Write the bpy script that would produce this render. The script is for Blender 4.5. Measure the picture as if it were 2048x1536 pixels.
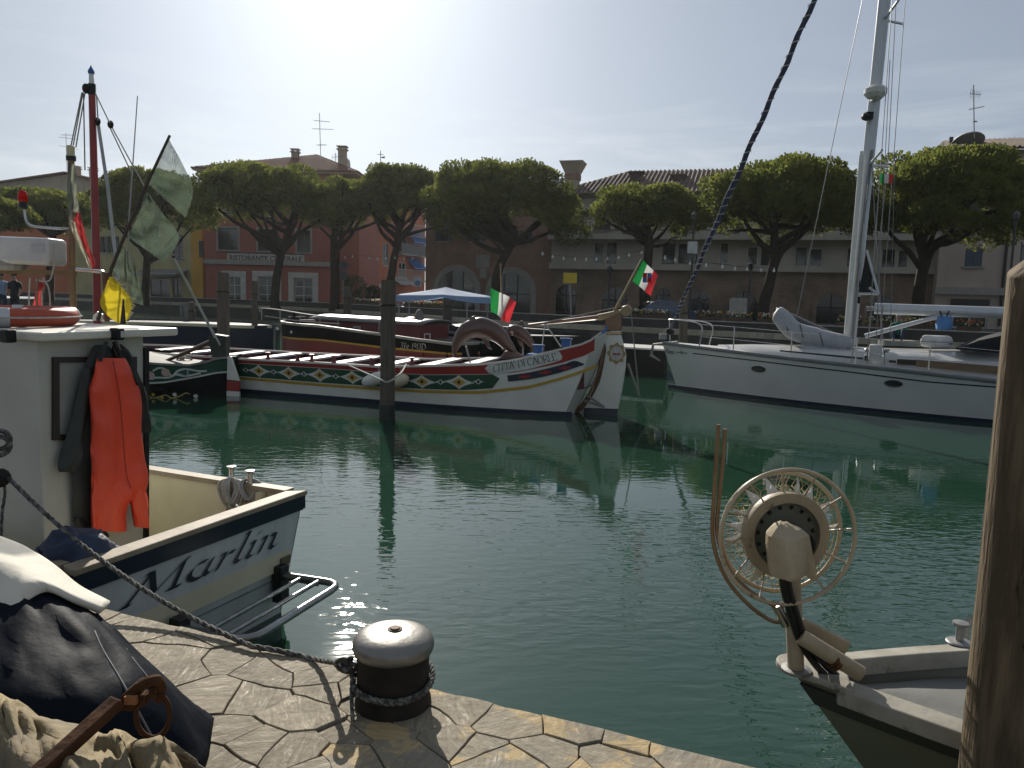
import bpy, bmesh, math, random
from mathutils import Matrix, Vector, Quaternion
from mathutils import noise as mnoise
R = math.radians
scene = bpy.context.scene
for o in list(bpy.data.objects): bpy.data.objects.remove(o)

# ------------------------------------------------------------------ camera
CAM_H = 2.3; F = 1539.0; CX, CY = 1024.0, 768.0
ROLL = 0.025; PITCH = math.atan((CY - 590) / F)
cp, sp = math.cos(PITCH), math.sin(PITCH); cr, sr = math.cos(ROLL), math.sin(ROLL)
cam_d = bpy.data.cameras.new('camera'); cam = bpy.data.objects.new('camera', cam_d)
scene.collection.objects.link(cam); scene.camera = cam
cam_d.sensor_width = 36; cam_d.lens = 36 * F / 2048; cam_d.clip_start = 0.05; cam_d.clip_end = 6000
right = Vector((cr, sr * sp, sr * cp)); up = Vector((-sr, cr * sp, cr * cp)); fwd = Vector((0, cp, -sp))
cam.matrix_world = Matrix(((right.x, up.x, -fwd.x, 0), (right.y, up.y, -fwd.y, 0), (right.z, up.z, -fwd.z, CAM_H), (0, 0, 0, 1)))

# ------------------------------------------------------------------ light
SUN_EL, SUN_AZ = R(27.5), R(-12.5)
sdir = Vector((math.sin(SUN_AZ) * math.cos(SUN_EL), math.cos(SUN_AZ) * math.cos(SUN_EL), math.sin(SUN_EL)))
world = bpy.data.worlds.new('World'); scene.world = world; world.use_nodes = True
wn = world.node_tree; wn.nodes.clear(); L = wn.links.new
def wnode(t, **k):
    n = wn.nodes.new(t)
    for a, b in k.items(): setattr(n, a, b)
    return n
sky = wnode('ShaderNodeTexSky', sky_type='NISHITA', sun_disc=False, sun_elevation=SUN_EL, sun_rotation=SUN_AZ,
            altitude=0, air_density=1.0, dust_density=1.45, ozone_density=1.6)
hsv = wnode('ShaderNodeHueSaturation'); hsv.inputs['Saturation'].default_value = 0.62
L(sky.outputs[0], hsv.inputs['Color'])
# thin bank of cirrus low over the roofs: noise on the view direction
tc = wnode('ShaderNodeTexCoord'); mp = wnode('ShaderNodeMapping'); mp.inputs['Scale'].default_value = (3.0, 3.0, 22.0)
L(tc.outputs['Generated'], mp.inputs['Vector'])
nz = wnode('ShaderNodeTexNoise'); nz.inputs['Scale'].default_value = 1.6; nz.inputs['Detail'].default_value = 7; nz.inputs['Roughness'].default_value = 0.6
nz.inputs['Distortion'].default_value = 0.4
L(mp.outputs[0], nz.inputs['Vector'])
rp = wnode('ShaderNodeValToRGB'); rp.color_ramp.elements[0].position = 0.48; rp.color_ramp.elements[1].position = 0.72
L(nz.outputs[0], rp.inputs[0])
sx = wnode('ShaderNodeSeparateXYZ'); L(tc.outputs['Generated'], sx.inputs[0])
mr = wnode('ShaderNodeMapRange'); mr.inputs[1].default_value = 0.30; mr.inputs[2].default_value = 0.13; mr.inputs[3].default_value = 0.0; mr.inputs[4].default_value = 0.34
L(sx.outputs['Z'], mr.inputs[0])
mu = wnode('ShaderNodeMath', operation='MULTIPLY'); L(rp.outputs[0], mu.inputs[0]); L(mr.outputs[0], mu.inputs[1])
mx = wnode('ShaderNodeMix', data_type='RGBA'); mx.inputs['B'].default_value = (17, 17.3, 17.5, 1)
L(mu.outputs[0], mx.inputs['Factor']); hz = wnode('ShaderNodeMix', data_type='RGBA'); hz.inputs['Factor'].default_value = 0.42; hz.inputs['B'].default_value = (7.9, 8.75, 9.6, 1)
tint = wnode('ShaderNodeMix', data_type='RGBA', blend_type='MULTIPLY'); tint.inputs['Factor'].default_value = 1; tint.inputs['B'].default_value = (0.88, 1.0, 1.19, 1)
L(hsv.outputs[0], tint.inputs['A']); L(tint.outputs['Result'], hz.inputs['A']); L(hz.outputs['Result'], mx.inputs['A'])
bg = wnode('ShaderNodeBackground'); bg.inputs['Strength'].default_value = 0.050
L(mx.outputs['Result'], bg.inputs['Color'])
wo = wnode('ShaderNodeOutputWorld'); L(bg.outputs[0], wo.inputs['Surface'])
sun_d = bpy.data.lights.new('sun', 'SUN'); sun_d.energy = 5.0; sun_d.angle = R(0.53); sun_d.color = (1.0, 0.93, 0.82)
sun = bpy.data.objects.new('sun', sun_d); scene.collection.objects.link(sun)
sun.rotation_euler = sdir.to_track_quat('Z', 'Y').to_euler(); sun.location = (0, 0, 60)
vs = scene.view_settings; vs.view_transform = 'Standard'; vs.look = 'None'; vs.gamma = 1.0; vs.use_curve_mapping = False
vs.exposure = 0.2
scene.cycles.max_bounces = 8; scene.cycles.transparent_max_bounces = 12
scene.cycles.use_denoising = True; scene.cycles.caustics_reflective = False; scene.cycles.caustics_refractive = False
scene.cycles.sample_clamp_indirect = 6.0

# ------------------------------------------------------------------ pixel -> place
def ray(px, py):
    u = (px - CX) / F; v = (CY - py) / F
    u2 = u * cr - v * sr; v2 = u * sr + v * cr
    return Vector((u2, cp + v2 * sp, -sp + v2 * cp))
EYE = Vector((0, 0, CAM_H))
def atz(px, py, z=0.0):
    d = ray(px, py); return EYE + d * ((z - CAM_H) / d.z)
def aty(px, py, y):
    d = ray(px, py); return EYE + d * (y / d.y)
def lerp(a, b, t): return a + (b - a) * t
def interp(xs, ys, x):
    if x <= xs[0]: return ys[0]
    for i in range(len(xs) - 1):
        if x <= xs[i + 1]:
            t = (x - xs[i]) / (xs[i + 1] - xs[i]); return ys[i] + (ys[i + 1] - ys[i]) * t
    return ys[-1]
def catmull(pts, n=8):
    pts = [Vector(p) for p in pts]
    if len(pts) < 3: return [pts[0].lerp(pts[-1], i / n) for i in range(n + 1)]
    out = []
    P = [pts[0] * 2 - pts[1]] + pts + [pts[-1] * 2 - pts[-2]]
    for i in range(1, len(P) - 2):
        p0, p1, p2, p3 = P[i - 1:i + 3]
        for k in range(n):
            t = k / n
            out.append(0.5 * ((2 * p1) + (p2 - p0) * t + (2 * p0 - 5 * p1 + 4 * p2 - p3) * t * t + (3 * p1 - p0 - 3 * p2 + p3) * t ** 3))
    out.append(pts[-1]); return out

# ------------------------------------------------------------------ objects
COL = scene.collection
FR = {}
def thing(name, label, cat, loc=(0, 0, 0), rotz=0.0, group=None):
    o = bpy.data.objects.new(name, None); COL.objects.link(o)
    o.location = loc; o.rotation_euler = (0, 0, rotz); o.empty_display_size = 0.2
    o['label'] = label; o['category'] = cat
    if group: o['group'] = group
    FR[o.name] = Matrix.Translation(Vector(loc)) @ Matrix.Rotation(rotz, 4, 'Z')
    return o
def tag(o, label=None, cat=None, group=None, kind=None):
    if label: o['label'] = label
    if cat: o['category'] = cat
    if group: o['group'] = group
    if kind: o['kind'] = kind
    return o
def copy_tree(o, parent=None):
    c = o.copy(); COL.objects.link(c)
    if parent: c.parent = parent
    FR[c.name] = FR.get(o.name, Matrix())
    for ch in list(o.children): copy_tree(ch, c)
    return c

class MB:
    def __init__(s, local=False): s.v = []; s.f = []; s.m = []; s.local = local; s.mi = 0
    def add(s, vs, fs):
        b = len(s.v); s.v += [Vector(v) for v in vs]
        for f in fs: s.f.append([b + i for i in f]); s.m.append(s.mi)
        return s
    def box(s, c, size, rot=None):
        h = [x / 2 for x in size]; c = Vector(c)
        vs = [Vector((x * h[0], y * h[1], z * h[2])) for x in (-1, 1) for y in (-1, 1) for z in (-1, 1)]
        if rot is not None: vs = [rot @ v for v in vs]
        return s.add([c + v for v in vs], [(0, 1, 3, 2), (4, 6, 7, 5), (0, 4, 5, 1), (2, 3, 7, 6), (0, 2, 6, 4), (1, 5, 7, 3)])
    def beam(s, a, b, w, h, upv=(0, 0, 1)):
        a = Vector(a); b = Vector(b); d = (b - a).normalized(); u = Vector(upv)
        if abs(d.dot(u)) > 0.98: u = Vector((0, 1, 0))
        x = d.cross(u).normalized() * (w / 2); y = x.cross(d).normalized() * (h / 2)
        vs = [a - x - y, a + x - y, a + x + y, a - x + y, b - x - y, b + x - y, b + x + y, b - x + y]
        return s.add(vs, [(3, 2, 1, 0), (4, 5, 6, 7), (0, 1, 5, 4), (1, 2, 6, 5), (2, 3, 7, 6), (3, 0, 4, 7)])
    def tube(s, pts, r, n=8, closed=False, cap=True, sq=1.0):
        pts = [Vector(p) for p in pts]; m = len(pts)
        rs = r if isinstance(r, (list, tuple)) else [r] * m
        ring0 = None; nrm = None; vs = []; fs = []
        for i, p in enumerate(pts):
            if closed: t = pts[(i + 1) % m] - pts[i - 1]
            else: t = pts[min(i + 1, m - 1)] - pts[max(i - 1, 0)]
            t.normalize() if t.length > 1e-9 else None
            if nrm is None:
                a = Vector((0, 0, 1)) if abs(t.z) < 0.9 else Vector((1, 0, 0))
                nrm = (a - t * a.dot(t)).normalized()
            else:
                nrm = nrm - t * nrm.dot(t)
                nrm = nrm.normalized() if nrm.length > 1e-6 else t.orthogonal().normalized()
            b = t.cross(nrm)
            for k in range(n):
                an = 2 * math.pi * k / n
                vs.append(p + (nrm * math.cos(an) + b * math.sin(an) * sq) * rs[i])
        for i in range(m if closed else m - 1):
            j = (i + 1) % m
            for k in range(n):
                fs.append((i * n + k, i * n + (k + 1) % n, j * n + (k + 1) % n, j * n + k))
        if cap and not closed:
            fs.append(tuple(reversed(range(n)))); fs.append(tuple(range((m - 1) * n, m * n)))
        return s.add(vs, fs)
    def lathe(s, prof, c=(0, 0, 0), n=24, axis=None):
        c = Vector(c); q = Vector((0, 0, 1)).rotation_difference(Vector(axis).normalized()) if axis is not None else Quaternion()
        vs = []; fs = []; m = len(prof)
        for r, z in prof:
            for k in range(n):
                a = 2 * math.pi * k / n; vs.append(c + q @ Vector((r * math.cos(a), r * math.sin(a), z)))
        for i in range(m - 1):
            for k in range(n): fs.append((i * n + k, i * n + (k + 1) % n, (i + 1) * n + (k + 1) % n, (i + 1) * n + k))
        if prof[0][0] > 1e-6: fs.append(tuple(reversed(range(n))))
        if prof[-1][0] > 1e-6: fs.append(tuple(range((m - 1) * n, m * n)))
        return s.add(vs, fs)
    def ball(s, c, r, n=12, rings=8, rot=None):
        c = Vector(c); r = (r, r, r) if not isinstance(r, (tuple, list)) else r
        vs = []; fs = []
        for i in range(rings + 1):
            th = math.pi * i / rings
            for k in range(n):
                a = 2 * math.pi * k / n
                p = Vector((r[0] * math.sin(th) * math.cos(a), r[1] * math.sin(th) * math.sin(a), -r[2] * math.cos(th)))
                vs.append(c + (rot @ p if rot is not None else p))
        for i in range(rings):
            for k in range(n): fs.append((i * n + k, i * n + (k + 1) % n, (i + 1) * n + (k + 1) % n, (i + 1) * n + k))
        return s.add(vs, fs)
    def prism(s, poly, ext):
        poly = [Vector(p) for p in poly]; e = Vector(ext); n = len(poly)
        return s.add(poly + [p + e for p in poly], [tuple(reversed(range(n))), tuple(range(n, 2 * n))] + [(i, (i + 1) % n, n + (i + 1) % n, n + i) for i in range(n)])
    def grid(s, rows, closev=False):
        n = len(rows[0]); vs = [p for r in rows for p in r]; fs = []
        for i in range(len(rows) - 1):
            for k in range(n if closev else n - 1):
                fs.append((i * n + k, i * n + (k + 1) % n, (i + 1) * n + (k + 1) % n, (i + 1) * n + k))
        return s.add(vs, fs)
    def torus(s, c, Rr, r, axis=(0, 0, 1), n=40, m=8, a0=0, a1=2 * math.pi):
        q = Vector((0, 0, 1)).rotation_difference(Vector(axis).normalized()); c = Vector(c); full = abs(a1 - a0 - 2 * math.pi) < 1e-6
        k = n if full else n + 1
        return s.tube([c + q @ Vector((Rr * math.cos(a0 + (a1 - a0) * i / n), Rr * math.sin(a0 + (a1 - a0) * i / n), 0)) for i in range(k)], r, m, closed=full)
    def obj(s, name, mat, parent=None, smooth=False, bevel=None, thick=None, recalc=True, subsurf=0, sharp=0.7):
        me = bpy.data.meshes.new(name)
        vs = s.v
        if parent is not None and not s.local:
            inv = FR[parent.name].inverted(); vs = [inv @ v for v in vs]
        me.from_pydata([tuple(v) for v in vs], [], s.f)
        mats = mat if isinstance(mat, (list, tuple)) else [mat]
        for m in mats: me.materials.append(m)
        if len(mats) > 1: me.polygons.foreach_set('material_index', s.m)
        if recalc:
            bm = bmesh.new(); bm.from_mesh(me); bmesh.ops.recalc_face_normals(bm, faces=bm.faces); bm.to_mesh(me); bm.free()
        if smooth:
            me.polygons.foreach_set('use_smooth', [True] * len(me.polygons))
            if sharp: me.set_sharp_from_angle(angle=sharp)
        me.update()
        o = bpy.data.objects.new(name, me); COL.objects.link(o)
        if parent is not None: o.parent = parent; FR[o.name] = FR[parent.name]
        else: FR[o.name] = Matrix()
        if thick:
            md = o.modifiers.new('s', 'SOLIDIFY'); md.thickness = thick; md.offset = 0
        if bevel:
            md = o.modifiers.new('b', 'BEVEL'); md.width = bevel; md.segments = 2; md.limit_method = 'ANGLE'; md.angle_limit = R(35)
        if subsurf:
            md = o.modifiers.new('u', 'SUBSURF'); md.levels = subsurf; md.render_levels = subsurf
        return o
def stuff(o): o['kind'] = 'stuff'; return o
def structure(o): o['kind'] = 'structure'; return o

# ------------------------------------------------------------------ materials
MATS = {}
def M(name, col, rough=0.6, metal=0.0, col2=None, scale=4.0, bump=0.0, bscale=None, stretch=(1, 1, 1), ramp=(0.35, 0.7), detail=6, rnd=0.0,
      spec=0.5, trans=0.0, coat=0.0, col3=None, scale3=1.0, ramp3=(0.5, 0.6), emit=None, rvar=0.0, coord='Object'):
    """procedural surface: base colour wandering towards col2 with noise, an optional worn layer col3, fine bump"""
    if name in MATS: return MATS[name]
    m = bpy.data.materials.new(name); m.use_nodes = True; t = m.node_tree; N = t.nodes; l = t.links.new
    p = N['Principled BSDF']; p.inputs['Roughness'].default_value = rough; p.inputs['Metallic'].default_value = metal
    p.inputs['Specular IOR Level'].default_value = spec
    if coat: p.inputs['Coat Weight'].default_value = coat; p.inputs['Coat Roughness'].default_value = 0.08
    c4 = lambda c: (c[0], c[1], c[2], 1)
    tcn = N.new('ShaderNodeTexCoord'); mpn = N.new('ShaderNodeMapping'); mpn.inputs['Scale'].default_value = stretch
    oi = N.new('ShaderNodeObjectInfo')
    l(tcn.outputs[coord], mpn.inputs['Vector'])
    vm = N.new('ShaderNodeVectorMath'); vm.operation = 'ADD'
    sc = N.new('ShaderNodeMath'); sc.operation = 'MULTIPLY'; sc.inputs[1].default_value = 37.0 if rnd else 0.0
    l(oi.outputs['Random'], sc.inputs[0]); l(mpn.outputs[0], vm.inputs[0]); l(sc.outputs[0], vm.inputs[1])
    if col2 is None: col2 = tuple(c * 0.72 for c in col)
    nn = N.new('ShaderNodeTexNoise'); nn.inputs['Scale'].default_value = scale; nn.inputs['Detail'].default_value = detail; nn.inputs['Roughness'].default_value = 0.62
    l(vm.outputs[0], nn.inputs['Vector'])
    rm = N.new('ShaderNodeMapRange'); rm.inputs[1].default_value = ramp[0]; rm.inputs[2].default_value = ramp[1]
    l(nn.outputs[0], rm.inputs[0])
    mixn = N.new('ShaderNodeMix'); mixn.data_type = 'RGBA'; mixn.inputs['A'].default_value = c4(col); mixn.inputs['B'].default_value = c4(col2)
    l(rm.outputs[0], mixn.inputs['Factor']); out = mixn.outputs['Result']
    if col3 is not None:
        n3 = N.new('ShaderNodeTexNoise'); n3.inputs['Scale'].default_value = scale3; n3.inputs['Detail'].default_value = 8; n3.inputs['Roughness'].default_value = 0.7
        l(vm.outputs[0], n3.inputs['Vector'])
        r3 = N.new('ShaderNodeMapRange'); r3.inputs[1].default_value = ramp3[0]; r3.inputs[2].default_value = ramp3[1]; l(n3.outputs[0], r3.inputs[0])
        m3 = N.new('ShaderNodeMix'); m3.data_type = 'RGBA'; m3.inputs['B'].default_value = c4(col3)
        l(r3.outputs[0], m3.inputs['Factor']); l(out, m3.inputs['A']); out = m3.outputs['Result']
    if rnd:
        h = N.new('ShaderNodeHueSaturation'); a = N.new('ShaderNodeMapRange'); a.inputs[3].default_value = 1 - rnd; a.inputs[4].default_value = 1 + rnd
        l(oi.outputs['Random'], a.inputs[0]); l(a.outputs[0], h.inputs['Value']); l(out, h.inputs['Color']); out = h.outputs[0]
    l(out, p.inputs['Base Color'])
    if rvar:
        rr = N.new('ShaderNodeMapRange'); rr.inputs[3].default_value = max(0.02, rough - rvar); rr.inputs[4].default_value = min(1, rough + rvar)
        l(nn.outputs[0], rr.inputs[0]); l(rr.outputs[0], p.inputs['Roughness'])
    if bump:
        b = N.new('ShaderNodeBump'); b.inputs['Strength'].default_value = 1.0; b.inputs['Distance'].default_value = bump
        nb = N.new('ShaderNodeTexNoise'); nb.inputs['Scale'].default_value = bscale or scale * 4; nb.inputs['Detail'].default_value = 5
        l(vm.outputs[0], nb.inputs['Vector']); l(nb.outputs[0], b.inputs['Height']); l(b.outputs[0], p.inputs['Normal'])
    if emit: p.inputs['Emission Color'].default_value = c4(emit[0]); p.inputs['Emission Strength'].default_value = emit[1]
    if trans:
        tr = N.new('ShaderNodeBsdfTranslucent'); ms = N.new('ShaderNodeMixShader'); ms.inputs[0].default_value = trans
        l(out, tr.inputs[0]); o = N['Material Output']
        l(p.outputs[0], ms.inputs[1]); l(tr.outputs[0], ms.inputs[2]); l(ms.outputs[0], o.inputs['Surface'])
    MATS[name] = m; return m

white_paint = M('white_paint', (0.74, 0.74, 0.70), 0.35, col2=(0.60, 0.60, 0.55), scale=2.2, bump=0.0006, bscale=30, rvar=0.12)
cream_paint = M('cream_paint', (0.62, 0.58, 0.42), 0.45, col2=(0.50, 0.46, 0.32), scale=1.8, bump=0.0008, bscale=25, col3=(0.35, 0.27, 0.15), scale3=1.5, ramp3=(0.62, 0.85))
cabin_paint = M('cabin_paint', (0.50, 0.50, 0.45), 0.42, col2=(0.42, 0.415, 0.36), scale=2.4, bump=0.0008, bscale=22, col3=(0.40, 0.34, 0.24), scale3=2.2, ramp3=(0.64, 0.9))
navy_paint = M('navy_paint', (0.008, 0.014, 0.035), 0.3, col2=(0.015, 0.02, 0.04), scale=5)
black_paint = M('black_paint', (0.006, 0.007, 0.007), 0.4, spec=.25, col2=(0.018, 0.018, 0.018), scale=6, bump=0.0005)
red_paint = M('red_paint', (0.33, 0.022, 0.02), 0.3, col2=(0.24, 0.016, 0.016), scale=3, bump=0.0005)
dark_red_paint = M('dark_red_paint', (0.17, 0.018, 0.02), 0.4, col2=(0.11, 0.014, 0.015), scale=3)
green_paint = M('green_paint', (0.012, 0.065, 0.032), 0.35, col2=(0.008, 0.045, 0.024), scale=4)
yellow_paint = M('yellow_paint', (0.48, 0.30, 0.035), 0.4, col2=(0.36, 0.22, 0.03), scale=5)
orange_paint = M('orange_paint', (0.55, 0.10, 0.04), 0.4, scale=5)
blue_paint = M('blue_paint', (0.02, 0.11, 0.36), 0.35, col2=(0.015, 0.08, 0.26), scale=4)
varnish = M('varnished_wood', (0.16, 0.075, 0.03), 0.28, col2=(0.09, 0.04, 0.018), scale=3, stretch=(1, 1, 8), bump=0.0006, coat=0.4)
pale_wood = M('pale_wood', (0.34, 0.25, 0.13), 0.5, col2=(0.24, 0.17, 0.09), scale=4, stretch=(2, 2, 9), bump=0.001)
grey_wood = M('grey_weathered_wood', (0.17, 0.13, 0.082), 0.85, spec=.2, col2=(0.075, 0.058, 0.038), scale=2.5, stretch=(6, 6, 0.7), bump=0.014, bscale=7, detail=12, ramp=(.38, .6), col3=(0.018, 0.014, 0.01), scale3=3.4, ramp3=(.60, .66))
pile_wood = M('pile_wood', (0.12, 0.10, 0.075), 0.85, col2=(0.06, 0.052, 0.04), scale=3, stretch=(5, 5, 0.5), bump=0.008, bscale=8)
steel = M('brushed_steel', (0.55, 0.55, 0.54), 0.28, metal=1.0, col2=(0.42, 0.42, 0.41), scale=6, rvar=0.12)
alu = M('anodised_aluminium', (0.52, 0.54, 0.56), 0.42, metal=0.35, col2=(0.45, 0.47, 0.49), scale=5, stretch=(1, 1, 0.2))
galv = M('galvanised_metal', (0.34, 0.34, 0.33), 0.5, metal=0.7, col2=(0.22, 0.21, 0.2), scale=9, bump=0.0006)
dark_iron = M('dark_cast_iron', (0.014, 0.013, 0.012), 0.7, metal=0.1, spec=.25, col2=(0.035, 0.028, 0.021), scale=7, bump=0.003, bscale=40)
rust = M('rusty_iron', (0.085, 0.038, 0.017), 0.9, spec=.15, col2=(0.032, 0.017, 0.011), scale=9, bump=0.006, bscale=30, col3=(0.22, 0.10, 0.045), scale3=6, ramp3=(0.55, 0.75))
rubber = M('black_rubber', (0.012, 0.012, 0.012), 0.45, scale=8)
rope_dark = M('dark_rope', (0.045, 0.045, 0.042), 0.9, col2=(0.20, 0.195, 0.175), scale=40, ramp=(0.45, 0.6), bump=0.003, bscale=120)
rope_grey = M('grey_rope', (0.30, 0.275, 0.23), 0.9, col2=(0.12, 0.11, 0.09), scale=50, bump=0.002, bscale=140)
rope_white = M('white_rope', (0.45, 0.44, 0.40), 0.9, col2=(0.3, 0.29, 0.26), scale=30, bump=0.002, bscale=100)
wire = M('stay_wire', (0.16, 0.17, 0.18), 0.45, metal=0.6, scale=20)
dark_glass = M('dark_glass', (0.012, 0.015, 0.016), 0.08, col2=(0.02, 0.024, 0.024), scale=2, spec=0.8)
pane_glass = M('window_pane', (0.02, 0.025, 0.024), 0.06, col2=(0.05, 0.06, 0.055), scale=0.6, spec=0.9)
stone_trim = M('stone_trim', (0.36, 0.34, 0.30), 0.8, col2=(0.26, 0.245, 0.21), scale=3, bump=0.004)
# ------------------------------------------------------------------ water
def water_material():
    m = bpy.data.materials.new('harbour_water'); m.use_nodes = True; t = m.node_tree; N = t.nodes; l = t.links.new
    p = N['Principled BSDF']; p.inputs['Base Color'].default_value = (0.013, 0.046, 0.028, 1); p.inputs['Roughness'].default_value = 0.025; p.inputs['IOR'].default_value = 1.50
    tcn = N.new('ShaderNodeTexCoord')
    def noise(scale, sc=(1, 1, 1), rot=0.0, detail=2, rough=0.5, dist=0.0):
        mpn = N.new('ShaderNodeMapping'); mpn.inputs['Scale'].default_value = sc; mpn.inputs['Rotation'].default_value = (0, 0, rot)
        l(tcn.outputs['Object'], mpn.inputs['Vector'])
        n = N.new('ShaderNodeTexNoise'); n.inputs['Scale'].default_value = scale; n.inputs['Detail'].default_value = detail; n.inputs['Roughness'].default_value = rough
        n.inputs['Distortion'].default_value = dist
        l(mpn.outputs[0], n.inputs['Vector']); return n.outputs[0]
    def math_(op, a, b):
        n = N.new('ShaderNodeMath'); n.operation = op
        for i, x in enumerate((a, b)):
            if isinstance(x, (int, float)): n.inputs[i].default_value = x
            else: l(x, n.inputs[i])
        return n.outputs[0]
    # cat's-paws: where the breeze ruffles the surface and where it lies calm
    sx = N.new('ShaderNodeSeparateXYZ'); l(tcn.outputs['Object'], sx.inputs[0])
    def rng(x, a, b, c=0.0, d=1.0):
        r = N.new('ShaderNodeMapRange'); r.interpolation_type = 'SMOOTHSTEP'
        for i, q in enumerate((a, b, c, d)): r.inputs[i + 1].default_value = q
        l(x, r.inputs[0]); return r.outputs[0]
    patch = rng(noise(0.16, (1, 1.6, 1), 0.3, 2), 0.36, 0.62)
    near = rng(math_('ADD', sx.outputs['Y'], math_('MULTIPLY', sx.outputs['X'], 0.75)), 3.4, 5.4, 0.06, 1.0)
    far = rng(math_('ADD', sx.outputs['Y'], math_('MULTIPLY', noise(0.5, (1, 1, 1), 0, 2), 2.0)), 7.6, 10.4, 1.0, 0.15)
    amp = math_('MULTIPLY', math_('MULTIPLY', near, far), math_('ADD', math_('MULTIPLY', patch, 0.75), 0.25))
    w1 = noise(8.5, (0.5, 1.2, 1), -0.22, 2, 0.45, 0.4)
    w2 = noise(11.0, (0.6, 1.1, 1), 0.25, 2, 0.5, 0.3)
    w3 = noise(1.3, (0.7, 1.1, 1), 0.1, 2)
    hgt = math_('ADD', math_('MULTIPLY', w1, 0.0125), math_('MULTIPLY', w2, 0.0045))
    hgt = math_('ADD', math_('MULTIPLY', hgt, amp), math_('MULTIPLY', w3, 0.0025))
    b = N.new('ShaderNodeBump'); b.inputs['Distance'].default_value = 1.0; b.inputs['Strength'].default_value = 1.0
    l(hgt, b.inputs['Height']); l(b.outputs[0], p.inputs['Normal'])
    return m
wm = water_material()
mb = MB(); mb.add([(-400, -60, 0), (400, -60, 0), (400, 140, 0), (-400, 140, 0)], [(0, 1, 2, 3)])
structure(mb.obj('water', wm))

# ------------------------------------------------------------------ far bank: street sheet, quay wall with coping, parapet
ST = 0.8
edge_px = [(287, 593, 1.27), (500, 600.2, 1.27), (647, 606, 1.27), (761, 612, 1.27), (886, 619, 1.27), (993, 625, 1.27)]
edge = [atz(x, y, z) for x, y, z in edge_px] + [atz(x, y, 0.8) for x, y in [(1300, 657), (1460, 664), (1600, 671), (1740, 678), (1845, 683), (2150, 698)]]
edge = [Vector((p.x, p.y, 0)) for p in edge]
edge = [Vector((-75, 92, 0)), Vector((-52, 84, 0))] + edge + [edge[-1] + (edge[-1] - edge[-2]).normalized() * 30]
def smooth_line(pts, step):
    out = [pts[0]]; acc = 0
    for a, b in zip(pts, pts[1:]):
        d = (b - a).length; k = max(1, int(d / step))
        for i in range(1, k + 1): out.append(a.lerp(b, i / k))
    return out
edge_s = smooth_line(catmull(edge, 4), 2.0)
asphalt = M('street_paving', (0.10, 0.095, 0.088), 0.9, col2=(0.07, 0.066, 0.06), scale=0.8, bump=0.004, bscale=20)
mb = MB(); n = len(edge_s)
mb.add([(p.x, p.y, ST) for p in edge_s] + [(p.x * 1.0 + (-600 if i < n / 2 else 600) * (abs(i - n / 2) / (n / 2)), 1800, ST) for i, p in enumerate(edge_s)],
       [(i, i + 1, n + i + 1, n + i) for i in range(n - 1)])
structure(mb.obj('street', asphalt))
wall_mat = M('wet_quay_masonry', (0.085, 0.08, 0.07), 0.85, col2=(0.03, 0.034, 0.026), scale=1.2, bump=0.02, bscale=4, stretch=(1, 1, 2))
qw = thing('quay_wall', 'low masonry quay wall with pale coping stones on the far side of the canal', 'quay wall', (edge_s[0].x, edge_s[0].y, 0))
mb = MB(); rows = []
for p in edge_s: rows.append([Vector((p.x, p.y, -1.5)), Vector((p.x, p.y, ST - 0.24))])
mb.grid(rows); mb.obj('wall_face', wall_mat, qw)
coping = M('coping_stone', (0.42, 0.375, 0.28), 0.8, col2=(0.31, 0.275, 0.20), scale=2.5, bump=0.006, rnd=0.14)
def offs(p0, p1, d):
    t = (p1 - p0).normalized(); return Vector((-t.y, t.x, 0)) * d
total = 0
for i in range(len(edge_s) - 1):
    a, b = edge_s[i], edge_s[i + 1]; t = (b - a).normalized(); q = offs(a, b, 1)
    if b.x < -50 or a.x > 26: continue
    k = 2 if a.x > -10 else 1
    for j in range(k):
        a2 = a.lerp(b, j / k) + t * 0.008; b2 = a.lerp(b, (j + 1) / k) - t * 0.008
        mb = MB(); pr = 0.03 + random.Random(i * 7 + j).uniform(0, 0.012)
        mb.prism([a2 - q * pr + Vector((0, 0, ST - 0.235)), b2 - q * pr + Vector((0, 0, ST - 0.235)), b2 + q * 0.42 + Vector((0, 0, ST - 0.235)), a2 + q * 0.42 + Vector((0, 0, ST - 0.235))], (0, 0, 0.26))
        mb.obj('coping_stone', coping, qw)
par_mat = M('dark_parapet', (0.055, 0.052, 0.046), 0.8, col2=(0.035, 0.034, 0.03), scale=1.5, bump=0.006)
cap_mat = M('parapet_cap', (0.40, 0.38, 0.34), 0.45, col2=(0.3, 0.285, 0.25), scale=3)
pp = thing('parapet', 'dark low parapet with a pale cap running along the far quay under the pines', 'parapet', (edge_s[0].x, edge_s[0].y, ST))
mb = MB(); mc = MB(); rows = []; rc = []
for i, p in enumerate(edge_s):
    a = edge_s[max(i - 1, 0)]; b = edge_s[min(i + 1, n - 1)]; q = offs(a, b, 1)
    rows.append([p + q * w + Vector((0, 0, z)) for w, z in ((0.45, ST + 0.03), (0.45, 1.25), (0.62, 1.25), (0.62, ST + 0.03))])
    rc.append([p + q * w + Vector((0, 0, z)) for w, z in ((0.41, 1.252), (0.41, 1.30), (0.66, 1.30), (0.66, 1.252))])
mb.grid(rows, True); mb.obj('parapet_wall', par_mat, pp); mc.grid(rc, True); mc.obj('cap', cap_mat, pp)
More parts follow.
